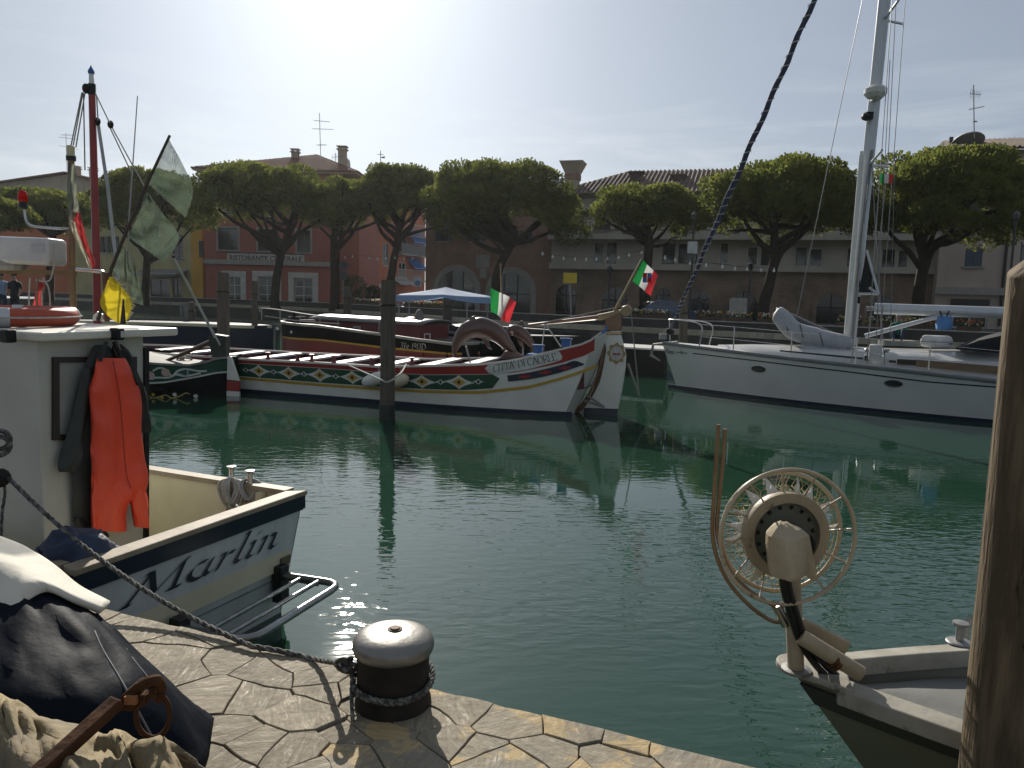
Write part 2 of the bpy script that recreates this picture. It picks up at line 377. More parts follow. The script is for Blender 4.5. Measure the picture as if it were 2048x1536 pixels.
# flower boxes on the parapet
box_mat = M('terracotta_planter', (0.10, 0.062, 0.042), 0.8, col2=(0.07, 0.045, 0.03), scale=4)
leaf_small = M('planter_leaves', (0.035, 0.075, 0.02), 0.6, col2=(0.02, 0.045, 0.014), scale=6, trans=0.3)
petals = [M('white_petals', (0.75, 0.74, 0.68), 0.6, trans=0.35, col2=(0.6, 0.6, 0.55)), M('yellow_petals', (0.62, 0.47, 0.06), 0.6, trans=0.35),
          M('orange_petals', (0.60, 0.17, 0.04), 0.6, trans=0.35), M('red_petals', (0.50, 0.05, 0.03), 0.6, trans=0.35), M('pink_petals', (0.6, 0.28, 0.3), 0.6, trans=0.35)]
def edge_at_px(px):
    best = None
    for i in range(len(edge_s) - 1):
        a, b = edge_s[i], edge_s[i + 1]
        for k in range(8):
            p = a.lerp(b, k / 8); x = p.y and (p.x / p.y)
            d = abs(x - ray(px, 630).x / ray(px, 630).y)
            if best is None or d < best[0]: best = (d, p, (b - a).normalized())
    return best[1], best[2]
rnd = random.Random(5)
def flower_box(p, t, Lg, weights, label):
    th = thing('flower_box', label, 'flower box', (p.x, p.y, 1.302), math.atan2(t.y, t.x), 'flower boxes standing along the far parapet')
    mb = MB(local=True); h = 0.17
    mb.prism([(-Lg / 2 + .03, -.08, 0), (Lg / 2 - .03, -.08, 0), (Lg / 2 - .03, .08, 0), (-Lg / 2 + .03, .08, 0)], (0, 0, 0.02))
    for s in (-1, 1): mb.prism([(-Lg / 2, s * .1 - .012, .02), (Lg / 2, s * .1 - .012, .02), (Lg / 2, s * .1 + .012, .02), (-Lg / 2, s * .1 + .012, .02)], (0, 0, h))
    for s in (-1, 1): mb.box((s * (Lg / 2 - .012), 0, .02 + h / 2), (.024, .175, h))
    mb.box((0, 0, .12), (Lg - .06, .17, .1)); mb.obj('trough', box_mat, th)
    ml = MB(local=True); mf = MB(local=True)
    for _ in range(int(Lg * 130)):
        c = Vector((rnd.uniform(-Lg / 2, Lg / 2), rnd.uniform(-.14, .14), rnd.uniform(.16, .36)))
        d = Vector((rnd.gauss(0, 1), rnd.gauss(0, 1), rnd.gauss(.4, 1))).normalized() * .055; e = d.orthogonal().normalized() * .03
        ml.add([c - d, c + e, c + d, c - e], [(0, 1, 2, 3)])
    for _ in range(int(Lg * 46)):
        x = rnd.uniform(-Lg / 2, Lg / 2)
        c = Vector((x, rnd.uniform(-.15, .13), rnd.uniform(.24, .46)))
        mf.mi = rnd.choices(range(5), weights)[0]
        r = rnd.uniform(.025, .055); a = Vector((rnd.gauss(0, 1), rnd.gauss(-.6, 1), rnd.gauss(0, .6))).normalized()
        u = a.orthogonal().normalized() * r; w = a.cross(u).normalized() * r
        mf.add([c + u, c + (u + w) * .7, c + w, c + (w - u) * .7, c - u, c - (u + w) * .7, c - w, c + (u - w) * .7], [tuple(range(8))])
    stuff(ml.obj('foliage', leaf_small, th, recalc=False)); stuff(mf.obj('flowers', petals, th, recalc=False))
fb_spans = [(700, 748, (8, 2, 1, .3, .4), 'white'), (795, 845, (6, 1, 1, 1, .5), 'white and red'), (846, 888, (3, 3, 2, 2, .5), 'mixed warm'), (1255, 1332, (5, 3, 2, .5, .5), 'white and yellow'),
            (1384, 1440, (3, 3, 4, .4, .2), 'orange and white'), (1446, 1500, (6, 4, 1, .3, .2), 'white and pale yellow'), (1506, 1560, (6, 2, 2, .4, .3), 'mostly white'),
            (1664, 1720, (6, 4, 1, .3, .3), 'creamy white'), (1726, 1788, (5, 5, 1, .3, .3), 'yellow and white'), (1794, 1850, (3, 6, 1, .3, .2), 'mostly yellow'), (1856, 1905, (2, 3, 5, 1, .2), 'orange and yellow'), (1910, 1962, (2, 2, 4, 2, .2), 'orange and red')]
where = ['under the orange house, left of the tall mooring post', 'left of the blue awning', 'right behind the blue awning', 'behind the tip of the long tiller', 'left of the two behind the dark furled sail',
         'behind the forestay of the white yacht', 'behind the yacht dinghy', 'just left of the yacht mast', 'just right of the yacht mast', 'under the yacht boom beside the green shirt', 'under the blue bag on the boom', 'right end of the row behind the yacht boom']
for (x0, x1, w, nm), wh in zip(fb_spans, where):
    a, t = edge_at_px(x0); b, _ = edge_at_px(x1); t = (b - a).normalized(); q = Vector((-t.y, t.x, 0))
    flower_box(a.lerp(b, .5) + q * 0.535, t, (b - a).length * .97, w, 'flower box with %s blooms %s' % (nm, wh))

# ------------------------------------------------------------------ near quay of crazy paving
Q0 = Vector((-0.28, 2.79, 0)); QE = Vector((0.925, -0.380, 0)).normalized(); QN = Vector((-QE.y * -1 * -1, 0, 0))
QN = Vector((QE.y, -QE.x, 0))          # points inland, towards the camera
def st(p): d = Vector((p[0], p[1], 0)) - Q0; return (d.dot(QE), d.dot(QN))
def ts(s, t, z=0.8): p = Q0 + QE * s + QN * t; return Vector((p.x, p.y, z))
seeds_px = [(205, 1225), (239, 1232), (292, 1253), (355, 1278), (393, 1266), (457, 1327), (327, 1306), (352, 1340), (440, 1383), (503, 1390), (598, 1327), (540, 1345), (622, 1350), (645, 1378), (590, 1425),
            (475, 1464), (440, 1520), (525, 1484), (598, 1500), (700, 1475), (716, 1378), (870, 1385), (903, 1414), (905, 1483), (965, 1500), (1022, 1447), (1134, 1465), (1104, 1507), (1012, 1527), (1251, 1489),
            (1222, 1523), (1376, 1519), (1170, 1530), (777, 1455), (800, 1512), (700, 1525), (640, 1530), (760, 1400), (830, 1430)]
seeds = [st(atz(x, y, .8)) for x, y in seeds_px]
r3 = random.Random(11); smin = min(s for s, t in seeds); smax = max(s for s, t in seeds)
for i in range(-9, 12):
    for j in range(6):
        s = i * .47 + r3.uniform(-.13, .13) + (.2 if j % 2 else 0); t = .2 + j * .44 + r3.uniform(-.1, .1)
        if all((s - a) ** 2 + (t - b) ** 2 > .11 for a, b in seeds): seeds.append((s, t))
wts = [r3.uniform(-.010, .010) for _ in seeds]
BX = (-4.2, 4.9, 0.0, 2.6)
def vor(i):
    poly = [(BX[0], BX[2]), (BX[1], BX[2]), (BX[1], BX[3]), (BX[0], BX[3])]; a = seeds[i]
    for j, b in enumerate(seeds):
        if j == i or (a[0] - b[0]) ** 2 + (a[1] - b[1]) ** 2 > 3: continue
        nx, ny = b[0] - a[0], (b[1] - a[1]) * 1.9; d2 = nx * (b[0] - a[0]) + ny * (b[1] - a[1]); fr = .5 + max(-.22, min(.22, (wts[i] - wts[j]) / (2 * d2))); mx_, my_ = a[0] + (b[0] - a[0]) * fr, a[1] + (b[1] - a[1]) * fr
        out = []
        for k in range(len(poly)):
            p, q = poly[k], poly[(k + 1) % len(poly)]
            dp = (p[0] - mx_) * nx + (p[1] - my_) * ny; dq = (q[0] - mx_) * nx + (q[1] - my_) * ny
            if dp <= 0: out.append(p)
            if dp * dq < 0: u = dp / (dp - dq); out.append((p[0] + (q[0] - p[0]) * u, p[1] + (q[1] - p[1]) * u))
        poly = out
        if len(poly) < 3: return None
    return poly
quartz = M('quartzite_slab', (0.285, 0.245, 0.178), 0.7, spec=.22, col2=(0.185, 0.157, 0.115), scale=3.2, bump=0.007, bscale=22, rnd=0.18, detail=11, ramp=(0.3, 0.75), rvar=0.22, col3=(0.16, 0.135, 0.10), scale3=5, ramp3=(0.60, 0.74))
sandst = M('patched_slab', (0.27, 0.228, 0.16), 0.78, spec=.25, col2=(0.21, 0.19, 0.15), scale=4.5, bump=0.008, bscale=20, rnd=0.12, detail=11, col3=(0.40, 0.30, 0.155), scale3=2.6, ramp3=(0.515, 0.55), rvar=0.15)
def stone_streaks(m, amt=.35):
    # schist grain: fine streaks whose direction turns from slab to slab, with glinting quartz lines
    t = m.node_tree; N = t.nodes; l = t.links.new; p = N['Principled BSDF']
    src = p.inputs['Base Color'].links[0].from_socket
    tcn = N.new('ShaderNodeTexCoord'); oi = N.new('ShaderNodeObjectInfo'); vr = N.new('ShaderNodeVectorRotate'); vr.rotation_type = 'Z_AXIS'
    mm = N.new('ShaderNodeMath'); mm.operation = 'MULTIPLY'; mm.inputs[1].default_value = 6.28; l(oi.outputs['Random'], mm.inputs[0]); l(tcn.outputs['Object'], vr.inputs['Vector']); l(mm.outputs[0], vr.inputs['Angle'])
    mp_ = N.new('ShaderNodeMapping'); mp_.inputs['Scale'].default_value = (9, 46, 9); l(vr.outputs[0], mp_.inputs['Vector'])
    n = N.new('ShaderNodeTexNoise'); n.inputs['Scale'].default_value = 1.0; n.inputs['Detail'].default_value = 9; n.inputs['Roughness'].default_value = .7; n.inputs['Distortion'].default_value = .9; l(mp_.outputs[0], n.inputs['Vector'])
    r = N.new('ShaderNodeMapRange'); r.inputs[1].default_value = .32; r.inputs[2].default_value = .68; r.inputs[3].default_value = 1 - amt; r.inputs[4].default_value = 1 + amt; l(n.outputs[0], r.inputs[0])
    mx_ = N.new('ShaderNodeMix'); mx_.data_type = 'RGBA'; mx_.blend_type = 'MULTIPLY'; mx_.inputs['Factor'].default_value = 1; l(src, mx_.inputs['A']); l(r.outputs[0], mx_.inputs['B']); l(mx_.outputs['Result'], p.inputs['Base Color'])
    r2 = N.new('ShaderNodeMapRange'); r2.inputs[1].default_value = .55; r2.inputs[2].default_value = .75; r2.inputs[3].default_value = .75; r2.inputs[4].default_value = .32; l(n.outputs[0], r2.inputs[0]); l(r2.outputs[0], p.inputs['Roughness'])
    b = N.new('ShaderNodeBump'); b.inputs['Distance'].default_value = .0035; l(n.outputs[0], b.inputs['Height'])
    old = p.inputs['Normal'].links[0].from_socket; l(old, b.inputs['Normal']); l(b.outputs[0], p.inputs['Normal'])
stone_streaks(quartz); stone_streaks(sandst, .22)
quay_top = M('mortar_joint', (0.085, 0.07, 0.05), 0.95, col2=(0.045, 0.038, 0.028), scale=12, bump=0.006, col3=(0.2, 0.16, 0.10), scale3=5, ramp3=(0.55, 0.62))
nq = thing('quay', 'near quay edge paved with irregular stone slabs', 'quay', (Q0.x, Q0.y, 0)); structure(nq); del nq['category']
mb = MB()
P4 = [ts(-30, .02, 0.774), ts(30, .02, 0.774), ts(30, 40, 0.774), ts(-30, 40, 0.774)]
mb.prism(P4, (0, 0, -2.8)); mb.obj('quay_body', quay_top, nq)
rs = random.Random(3)
for i in range(len(seeds)):
    poly = vor(i)
    if not poly or len(poly) < 3: continue
    cxs = sum(p[0] for p in poly) / len(poly); cys = sum(p[1] for p in poly) / len(poly)
    # wavy outline, joint gap, rounded corners
    out = []
    for k in range(len(poly)):
        p, q = poly[k], poly[(k + 1) % len(poly)]; d = math.hypot(q[0] - p[0], q[1] - p[1]); m = max(1, int(d / .045))
        on_edge = p[1] < 1e-4 and q[1] < 1e-4
        for j in range(m):
            u = j / m; x = p[0] + (q[0] - p[0]) * u; y = p[1] + (q[1] - p[1]) * u
            w = mnoise.noise(Vector((x * 5, y * 5, 1.7))) * .022; w2 = mnoise.noise(Vector((x * 5, y * 5, 9.1))) * .022
            if on_edge or y < 1e-4: w2 = abs(w2) * .35
            w += mnoise.noise(Vector((x * 26, y * 26, 4.4))) * .006; w2 += (0 if y < 1e-4 else mnoise.noise(Vector((x * 26, y * 26, 7.7))) * .006)
            out.append((x + w, y + w2))
    gap = rs.uniform(.0008, .0028); z0 = .80 + rs.uniform(-.004, .005); tx, ty = rs.uniform(-.012, .012), rs.uniform(-.012, .012)
    def ring(g, z):
        rr = []
        for x, y in out:
            dx, dy = cxs - x, cys - y; dl = math.hypot(dx, dy) + 1e-6; g2 = g if y > .004 else min(g, .3 * g)
            rr.append(ts(x + dx / dl * g2, y + dy / dl * g2, z + (x - cxs) * tx + (y - cys) * ty))
        return rr
    mb = MB(); rows = [ring(gap, .775), ring(gap, z0 - .010), ring(gap + .001, z0 - .002), ring(gap + .004, z0)]
    mb.grid(rows, True); nn_ = len(out); mb.f.append(list(range(3 * nn_, 4 * nn_))); mb.m.append(0)
    c = ts(cxs, cys)
    mat_ = sandst if (cxs > -.05 and rs.random() < .75) else quartz
    mb.obj('paving_stone', mat_, nq)
# ------------------------------------------------------------------ buildings across the canal
class Facade:
    """a wall standing on the street between two picture columns at two depths; u runs along it, z up, local -y is out of the wall"""
    def __init__(s, name, label, pxA, yA, pxB, yB, cat='building'):
        a = aty(pxA, 600, yA); b = aty(pxB, 600, yB); s.a = Vector((a.x, a.y, 0)); s.b = Vector((b.x, b.y, 0))
        s.L = (s.b - s.a).length; d = (s.b - s.a).normalized(); s.d = d; s.n = Vector((d.y, -d.x, 0))
        s.t = thing(name, label, cat, (a.x, a.y, ST), math.atan2(d.y, d.x))
    def uz(s, px, py):
        r = ray(px, py); k = (s.a - Vector((0, 0, 0))).dot(s.n) / Vector((r.x, r.y, 0)).dot(s.n)
        p = EYE + r * k; return (Vector((p.x, p.y, 0)) - s.a).dot(s.d), p.z - ST
    def rect(s, x0, y0, x1, y1):
        u0, za = s.uz(x0, (y0 + y1) / 2); u1, _ = s.uz(x1, (y0 + y1) / 2); _, z1 = s.uz((x0 + x1) / 2, y0); _, z0 = s.uz((x0 + x1) / 2, y1)
        return u0, max(z0, 0.0), u1, z1
    def wall(s, mat, holes, H, depth, L=None, rev=0.22, z0=0.0, name='wall', zsplit=None):
        Lu = L or s.L; us = sorted({0.0, Lu} | {h[0] for h in holes} | {h[2] for h in holes}); zs = sorted({z0, H} | {h[1] for h in holes} | {h[3] for h in holes})
        mb = MB(local=True)
        for i in range(len(us) - 1):
            for j in range(len(zs) - 1):
                uc, zc = (us[i] + us[i + 1]) / 2, (zs[j] + zs[j + 1]) / 2
                if any(h[0] < uc < h[2] and h[1] < zc < h[3] for h in holes): continue
                mb.add([(us[i], 0, zs[j]), (us[i + 1], 0, zs[j]), (us[i + 1], 0, zs[j + 1]), (us[i], 0, zs[j + 1])], [(0, 1, 2, 3)])
        for u0, a, u1, b in holes:
            mb.add([(u0, 0, a), (u1, 0, a), (u1, 0, b), (u0, 0, b), (u0, rev, a), (u1, rev, a), (u1, rev, b), (u0, rev, b)], [(0, 1, 5, 4), (1, 2, 6, 5), (2, 3, 7, 6), (3, 0, 4, 7), (4, 5, 6, 7)])
        mb.add([(0, 0, z0), (Lu, 0, z0), (Lu, depth, z0), (0, depth, z0), (0, 0, H), (Lu, 0, H), (Lu, depth, H), (0, depth, H)], [(1, 2, 6, 5), (2, 3, 7, 6), (3, 0, 4, 7), (4, 5, 6, 7)])
        return mb.obj(name, mat, s.t, recalc=False)
    def window(s, r, frame_mat, glass=pane_glass, name='window', mull=1, trans=0, trim=None, sill=True, shutters=None, rev=0.2, curtain=None):
        u0, z0, u1, z1 = r; w = u1 - u0; h = z1 - z0; f = min(.09, w * .09)
        mb = MB(local=True); y = rev - .06
        mb.box((u0 + f / 2, y, (z0 + z1) / 2), (f, .08, h)); mb.box((u1 - f / 2, y, (z0 + z1) / 2), (f, .08, h))
        mb.box(((u0 + u1) / 2, y, z1 - f / 2), (w - 2 * f, .08, f)); mb.box(((u0 + u1) / 2, y, z0 + f / 2), (w - 2 * f, .08, f))
        for k in range(mull): mb.box((u0 + w * (k + 1) / (mull + 1), y, (z0 + z1) / 2), (f * .9, .07, h - 2 * f))
        for k in range(trans): mb.box(((u0 + u1) / 2, y + .002, z0 + h * (k + 1) / (trans + 1)), (w - 2 * f, .06, f * .8))
        o = mb.obj(name, frame_mat, s.t)
        g = MB(local=True); g.box(((u0 + u1) / 2, y + .012, (z0 + z1) / 2), (w - 2 * f, .016, h - 2 * f)); g.obj('pane', glass, o)
        if curtain is not None:
            c = MB(local=True); c.box(((u0 + u1) / 2, y + .03, z0 + h * .62), (w - 2.2 * f, .008, h * .7)); c.obj('curtain', curtain, o)
        if trim is not None:
            t = MB(local=True); k = .16
            for a, b in (((u0 - k, z0), (u0, z1 + k)), ((u1, z0), (u1 + k, z1 + k)), ((u0, z1), (u1, z1 + k))):
                t.box(((a[0] + b[0]) / 2, -.03, (a[1] + b[1]) / 2), (b[0] - a[0], .09, b[1] - a[1]))
            t.obj('surround', trim, o)
        if sill and z0 > .5:
            t = MB(local=True); t.box(((u0 + u1) / 2, -.05, z0 - .06), (w + .3, .2, .12)); t.obj('sill', stone_trim, o)
        if shutters is not None:
            for sgn in (-1, 1):
                t = MB(local=True); uc = (u0 - w * .26) if sgn < 0 else (u1 + w * .26)
                t.box((uc, -.045, (z0 + z1) / 2), (w * .5, .05, h))
                for k in range(7): t.box((uc, -.078, z0 + h * (k + .5) / 7), (w * .42, .02, h / 11))
                t.obj('shutter', shutters, o)
        return o
    def band(s, y_pts, th, proud, mat, name, u0=-.1, u1=None):
        (xa, ya), (xb, yb) = y_pts; za = s.uz(xa, ya)[1]; zb = s.uz(xb, yb)[1]; z = (za + zb) / 2
        mb = MB(local=True); L1 = (s.L + .1) if u1 is None else u1
        mb.box(((u0 + L1) / 2, -proud / 2 - .004, z), (L1 - u0, proud, th)); return mb.obj(name, mat, s.t)
    def arch(s, x0, x1, ytop, ybot, trim, glass, name='arched_window', ring=.35, mull=2):
        u0, z0, u1, z1 = s.rect(x0, ytop, x1, ybot); z0 = 0; R_ = (u1 - u0) / 2; uc = (u0 + u1) / 2; zs = z1 - R_
        pts = [(uc + R_ * math.cos(math.pi * k / 20), zs + R_ * math.sin(math.pi * k / 20)) for k in range(21)]
        out = [(u1, z0)] + pts + [(u0, z0)]
        t = MB(local=True)
        o2 = [(u1 + ring, z0)] + [(uc + (R_ + ring) * math.cos(math.pi * k / 20), zs + (R_ + ring) * math.sin(math.pi * k / 20)) for k in range(21)] + [(u0 - ring, z0)]
        rows = []
        for a, b in zip(out, o2):
            rows.append([Vector((a[0], .0, a[1])), Vector((a[0], -.12, a[1])), Vector((b[0], -.12, b[1])), Vector((b[0], .0, b[1]))])
        t.grid(rows); o = t.obj(name, trim, s.t)
        g = MB(local=True); g.prism([(p[0], -.02, p[1]) for p in out], (0, .015, 0)); g.obj('pane', glass, o)
        f = MB(local=True)
        for k in range(mull):
            u = u0 + 2 * R_ * (k + 1) / (mull + 1); hh = zs + math.sqrt(max(.01, R_ * R_ - (u - uc) ** 2)); f.box((u, -.045, hh / 2), (.09, .05, hh))
        f.box((uc, -.047, max(zs, .4)), (2 * R_ - .02, .05, .1)); f.obj('glazing_bars', frame_dark, o)
        return o
def tiled_roof(parent, eave0, eave1, ridge0, ridge1, mat, sp=0.28, r=0.085, name='roof_slope'):
    """one roof plane (local coords of the parent) with barrel-tile rows running eave to ridge"""
    e0, e1, r0, r1 = map(Vector, (eave0, eave1, ridge0, ridge1))
    sl = MB(local=True); nrm = (e1 - e0).cross(r0 - e0 if (r0 - e0).length > .1 else r1 - e0).normalized()
    if nrm.z < 0: nrm = -nrm
    if (r0 - r1).length < 1e-4: sl.add([e0, e1, r0, e0 - nrm * .12, e1 - nrm * .12, r0 - nrm * .12], [(0, 1, 2), (5, 4, 3), (0, 3, 4, 1), (1, 4, 5, 2), (2, 5, 3, 0)])
    else: sl.add([e0, e1, r1, r0, e0 - nrm * .12, e1 - nrm * .12, r1 - nrm * .12, r0 - nrm * .12], [(0, 1, 2, 3), (7, 6, 5, 4), (0, 4, 5, 1), (1, 5, 6, 2), (2, 6, 7, 3), (3, 7, 4, 0)])
    o = sl.obj(name, mat, parent)
    Lx = (e1 - e0).length; d = (e1 - e0) / Lx; upd = (r0 + r1) / 2 - (e0 + e1) / 2; upd = (upd - d * upd.dot(d)).normalized()
    ra, rb = (r0 - e0).dot(d), (r1 - e0).dot(d); ha = (r0 - e0).dot(upd)
    t = MB(local=True); k = int(Lx / sp)
    for i in range(k + 1):
        x = (i + .5) * sp * Lx / ((k + 1) * sp)
        h = ha
        if x < ra: h = ha * x / max(ra, 1e-3)
        elif x > rb: h = ha * (Lx - x) / max(Lx - rb, 1e-3)
        if h < .15: continue
        a = e0 + d * x + nrm * .01 - upd * .06; b = a + upd * h
        seg = max(1, min(10, int(h / .9))); pts = [a.lerp(b, j / seg) + nrm * (mnoise.noise(Vector((i * 1.7, j * .9, parent.location.x))) * .018) for j in range(seg + 1)]
        vs = []; fs = []
        for p in pts:
            for q in range(5):
                an = math.pi * q / 4; vs.append(p + d * math.cos(an) * r + nrm * math.sin(an) * r)
        for j in range(seg):
            for q in range(4): fs.append((j * 5 + q, j * 5 + q + 1, (j + 1) * 5 + q + 1, (j + 1) * 5 + q))
        fs.append((0, 1, 2, 3, 4)); t.add(vs, fs)
    q = t.obj('tile_rows', mat, parent, smooth=True); stuff(q)
    return o
frame_white = M('white_frame', (0.55, 0.55, 0.52), 0.5); frame_dark = M('dark_frame', (0.03, 0.03, 0.028), 0.5); green_shut = M('green_shutter', (0.02, 0.05, 0.035), 0.5)
blue_shut = M('grey_blue_shutter', (0.07, 0.10, 0.13), 0.6)
tile_red = M('red_roof_tiles', (0.21, 0.085, 0.055), 0.9, col2=(0.12, 0.055, 0.04), scale=1.4, bump=0.01, col3=(0.08, 0.065, 0.05), scale3=.7, ramp3=(0.55, 0.7))
tile_brown = M('brown_roof_tiles', (0.17, 0.12, 0.095), 0.9, col2=(0.085, 0.055, 0.042), scale=1.2, bump=0.01, col3=(0.06, 0.055, 0.045), scale3=.6, ramp3=(0.5, 0.7))
def plaster(name, c, c2=None): return M(name, c, 0.9, col2=c2 or tuple(x * .75 for x in c), scale=.55, bump=0.004, bscale=8, ramp=(.4, .75), stretch=(1, 1, .5))
pl_red = plaster('dark_red_plaster', (0.33, 0.115, 0.08), (0.26, 0.095, 0.07)); pl_orange = plaster('orange_plaster', (0.50, 0.16, 0.075), (0.42, 0.135, 0.07))
pl_yel = plaster('pale_yellow_plaster', (0.42, 0.37, 0.18)); pl_ochre = plaster('ochre_plaster', (0.55, 0.31, 0.06)); pl_grey = plaster('greige_plaster', (0.47, 0.43, 0.36)); pl_pink = plaster('pinkish_plaster', (0.47, 0.39, 0.33))
pl_sand = plaster('sand_plaster', (0.45, 0.36, 0.27))
def brick_mat(name, c1, c2, mo):
    m = M(name, c1, 0.9, bump=0.0)
    t = m.node_tree; N = t.nodes; l = t.links.new; p = N['Principled BSDF']
    b = N.new('ShaderNodeTexBrick'); b.inputs['Color1'].default_value = (*c1, 1); b.inputs['Color2'].default_value = (*c2, 1); b.inputs['Mortar'].default_value = (*mo, 1)
    b.inputs['Scale'].default_value = 1.0; b.inputs['Brick Width'].default_value = .27; b.inputs['Row Height'].default_value = .08; b.inputs['Mortar Size'].default_value = .009; b.inputs['Bias'].default_value = -.1
    tcn = N.new('ShaderNodeTexCoord'); sx = N.new('ShaderNodeSeparateXYZ'); cx = N.new('ShaderNodeCombineXYZ')
    l(tcn.outputs['Object'], sx.inputs[0]); l(sx.outputs['X'], cx.inputs['X']); l(sx.outputs['Z'], cx.inputs['Y']); l(cx.outputs[0], b.inputs['Vector'])
    nn = N.new('ShaderNodeTexNoise'); nn.inputs['Scale'].default_value = .5; nn.inputs['Detail'].default_value = 6; l(tcn.outputs['Object'], nn.inputs['Vector'])
    mx_ = N.new('ShaderNodeMix'); mx_.data_type = 'RGBA'; mx_.blend_type = 'MULTIPLY'; mx_.inputs['Factor'].default_value = 1
    rr = N.new('ShaderNodeMapRange'); rr.inputs[1].default_value = .3; rr.inputs[2].default_value = .7; rr.inputs[3].default_value = .6; rr.inputs[4].default_value = 1.2; l(nn.outputs[0], rr.inputs[0])
    l(b.outputs[0], mx_.inputs['A']); l(rr.outputs[0], mx_.inputs['B']); l(mx_.outputs['Result'], p.inputs['Base Color'])
    bp = N.new('ShaderNodeBump'); bp.inputs['Distance'].default_value = .01; l(b.outputs['Fac'], bp.inputs['Height']); bp.invert = True; l(bp.outputs[0], p.inputs['Normal'])
    return m
brick_red = brick_mat('red_brickwork', (0.36, 0.18, 0.125), (0.26, 0.13, 0.095), (0.36, 0.32, 0.26))
brick_brown = brick_mat('brown_brickwork', (0.30, 0.205, 0.14), (0.21, 0.15, 0.11), (0.32, 0.28, 0.22))
white_cloth = M('white_awning_cloth', (0.6, 0.6, 0.57), 0.8, trans=0.3); blue_cloth = M('blue_awning_cloth', (0.03, 0.15, 0.45), 0.75, trans=0.35, col2=(0.03, 0.13, 0.38))
curtain_m = M('white_curtain', (0.62, 0.60, 0.55), 0.9)
def chimney(t, c, w, h, mat, cap=True, name='chimney'):
    mb = MB(local=True); x, y, z = c; mb.box((x, y, z + h / 2), (w, w, h))
    if cap:
        mb.box((x, y, z + h + .06), (w * 1.35, w * 1.35, .12))
        for sx_ in (-1, 1): mb.box((x + sx_ * w * .4, y, z + h + .12 + .1), (w * .2, w * .9, .2))
        mb.box((x, y, z + h + .36), (w * 1.35, w * 1.35, .08))
    return mb.obj(name, mat, t)
def text_mesh(body, size, bold=0.0):
    cu = bpy.data.curves.new('t', 'FONT'); cu.body = body; cu.size = size; cu.offset = bold; cu.resolution_u = 3; cu.align_x = 'LEFT'
    o = bpy.data.objects.new('t', cu); COL.objects.link(o); dg = bpy.context.evaluated_depsgraph_get(); me = bpy.data.meshes.new_from_object(o.evaluated_get(dg))
    bpy.data.objects.remove(o); vs = [v.co.copy() for v in me.vertices]; fs = [list(p.vertices) for p in me.polygons]; bpy.data.meshes.remove(me); return vs, fs
def text_board(parent, body, u0, u1, z0, z1, y, mat, name='lettering', bold=.01):
    vs, fs = text_mesh(body, 1.0, bold); xs = [v.x for v in vs]; ys = [v.y for v in vs]
    mb = MB(local=True); mb.add([(u0 + (v.x - min(xs)) / (max(xs) - min(xs)) * (u1 - u0), y, z0 + (v.y - min(ys)) / (max(ys) - min(ys)) * (z1 - z0)) for v in vs], fs)
    return mb.obj(name, mat, parent, thick=.012)

# -- dark red restaurant with hip roof
f = Facade('restaurant_building', 'dark red restaurant house with white framed doors, long signboard and pyramid tile roof', 412, 80, 662, 80)
T = f.t; Hh = f.uz(540, 341)[1]
W1 = [f.rect(436, 456, 476, 500), f.rect(516, 458, 547, 502), f.rect(594, 460, 621, 505)]; W2 = [f.rect(438, 388, 474, 428), f.rect(515, 388, 548, 428), f.rect(592, 390, 622, 430)]
G = [f.rect(455, 553, 482, 600), f.rect(516, 553, 552, 600), f.rect(588, 556, 626, 603)]
G = [(a, .0, c, d) for a, b, c, d in G]
f.wall(pl_red, W1 + W2 + G, Hh, 13)
for r in W1: f.window(r, frame_dark, trim=stone_trim)
for r in W2: f.window(r, frame_dark, trim=stone_trim, shutters=green_shut)
for r in G:
    o = f.window(r, frame_white, name='glazed_door', mull=1, trans=2, sill=False, rev=.22)
    u0, z0, u1, z1 = r; t = MB(local=True); k = .55
    for a, b in (((u0 - k, 0), (u0, z1 + k)), ((u1, 0), (u1 + k, z1 + k)), ((u0, z1), (u1, z1 + k))): t.box(((a[0] + b[0]) / 2, -.05, (a[1] + b[1]) / 2), (b[0] - a[0], .13, b[1] - a[1]))
    t.obj('surround', M('white_stone_surround', (0.55, 0.53, 0.48), 0.7, scale=2), o)
f.band([(420, 522), (655, 530)], .45, .25, stone_trim, 'string_course')
u0, z0, u1, z1 = f.rect(455, 508, 609, 526); s = MB(local=True); s.box(((u0 + u1) / 2, -.07, (z0 + z1) / 2), (u1 - u0, .1, z1 - z0)); sb = s.obj('signboard', M('sign_cream', (0.50, 0.47, 0.40), 0.6, scale=3), T)
s = MB(local=True)
for zz in (z0 - .05, z1 + .05): s.box(((u0 + u1) / 2, -.08, zz), (u1 - u0 + .2, .14, .1))
s.obj('frame', frame_dark, sb); text_board(sb, 'RISTORANTE CENTRALE', u0 + .25, u1 - .25, z0 + .2, z1 - .2, -.128, M('sign_letters', (0.06, 0.045, 0.04), 0.6), bold=.018)
ov = .9; ew = f.uz(715, 352)[0] + .2; ap = f.uz(600, 309); apex = Vector((ap[0], 6.5, Hh + 3.0))
A0, A1, A2, A3 = Vector((-ov, -ov, Hh)), Vector((ew, -ov, Hh)), Vector((ew, 13 + ov, Hh)), Vector((-ov, 13 + ov, Hh))
rz = f.uz(600, 309); apex.z = 2.3 - ST + (rz[1] + ST - 2.3) * (86.5 / 80)
for e0, e1 in ((A0, A1), (A1, A2), (A2, A3), (A3, A0)): tiled_roof(T, e0, e1, apex, apex, tile_red)
s = MB(local=True); s.box(((ew - ov) / 2, 6.5, Hh - .12), (ew + ov - .1, 14.6, .2)); s.obj('eaves', pl_sand, T)
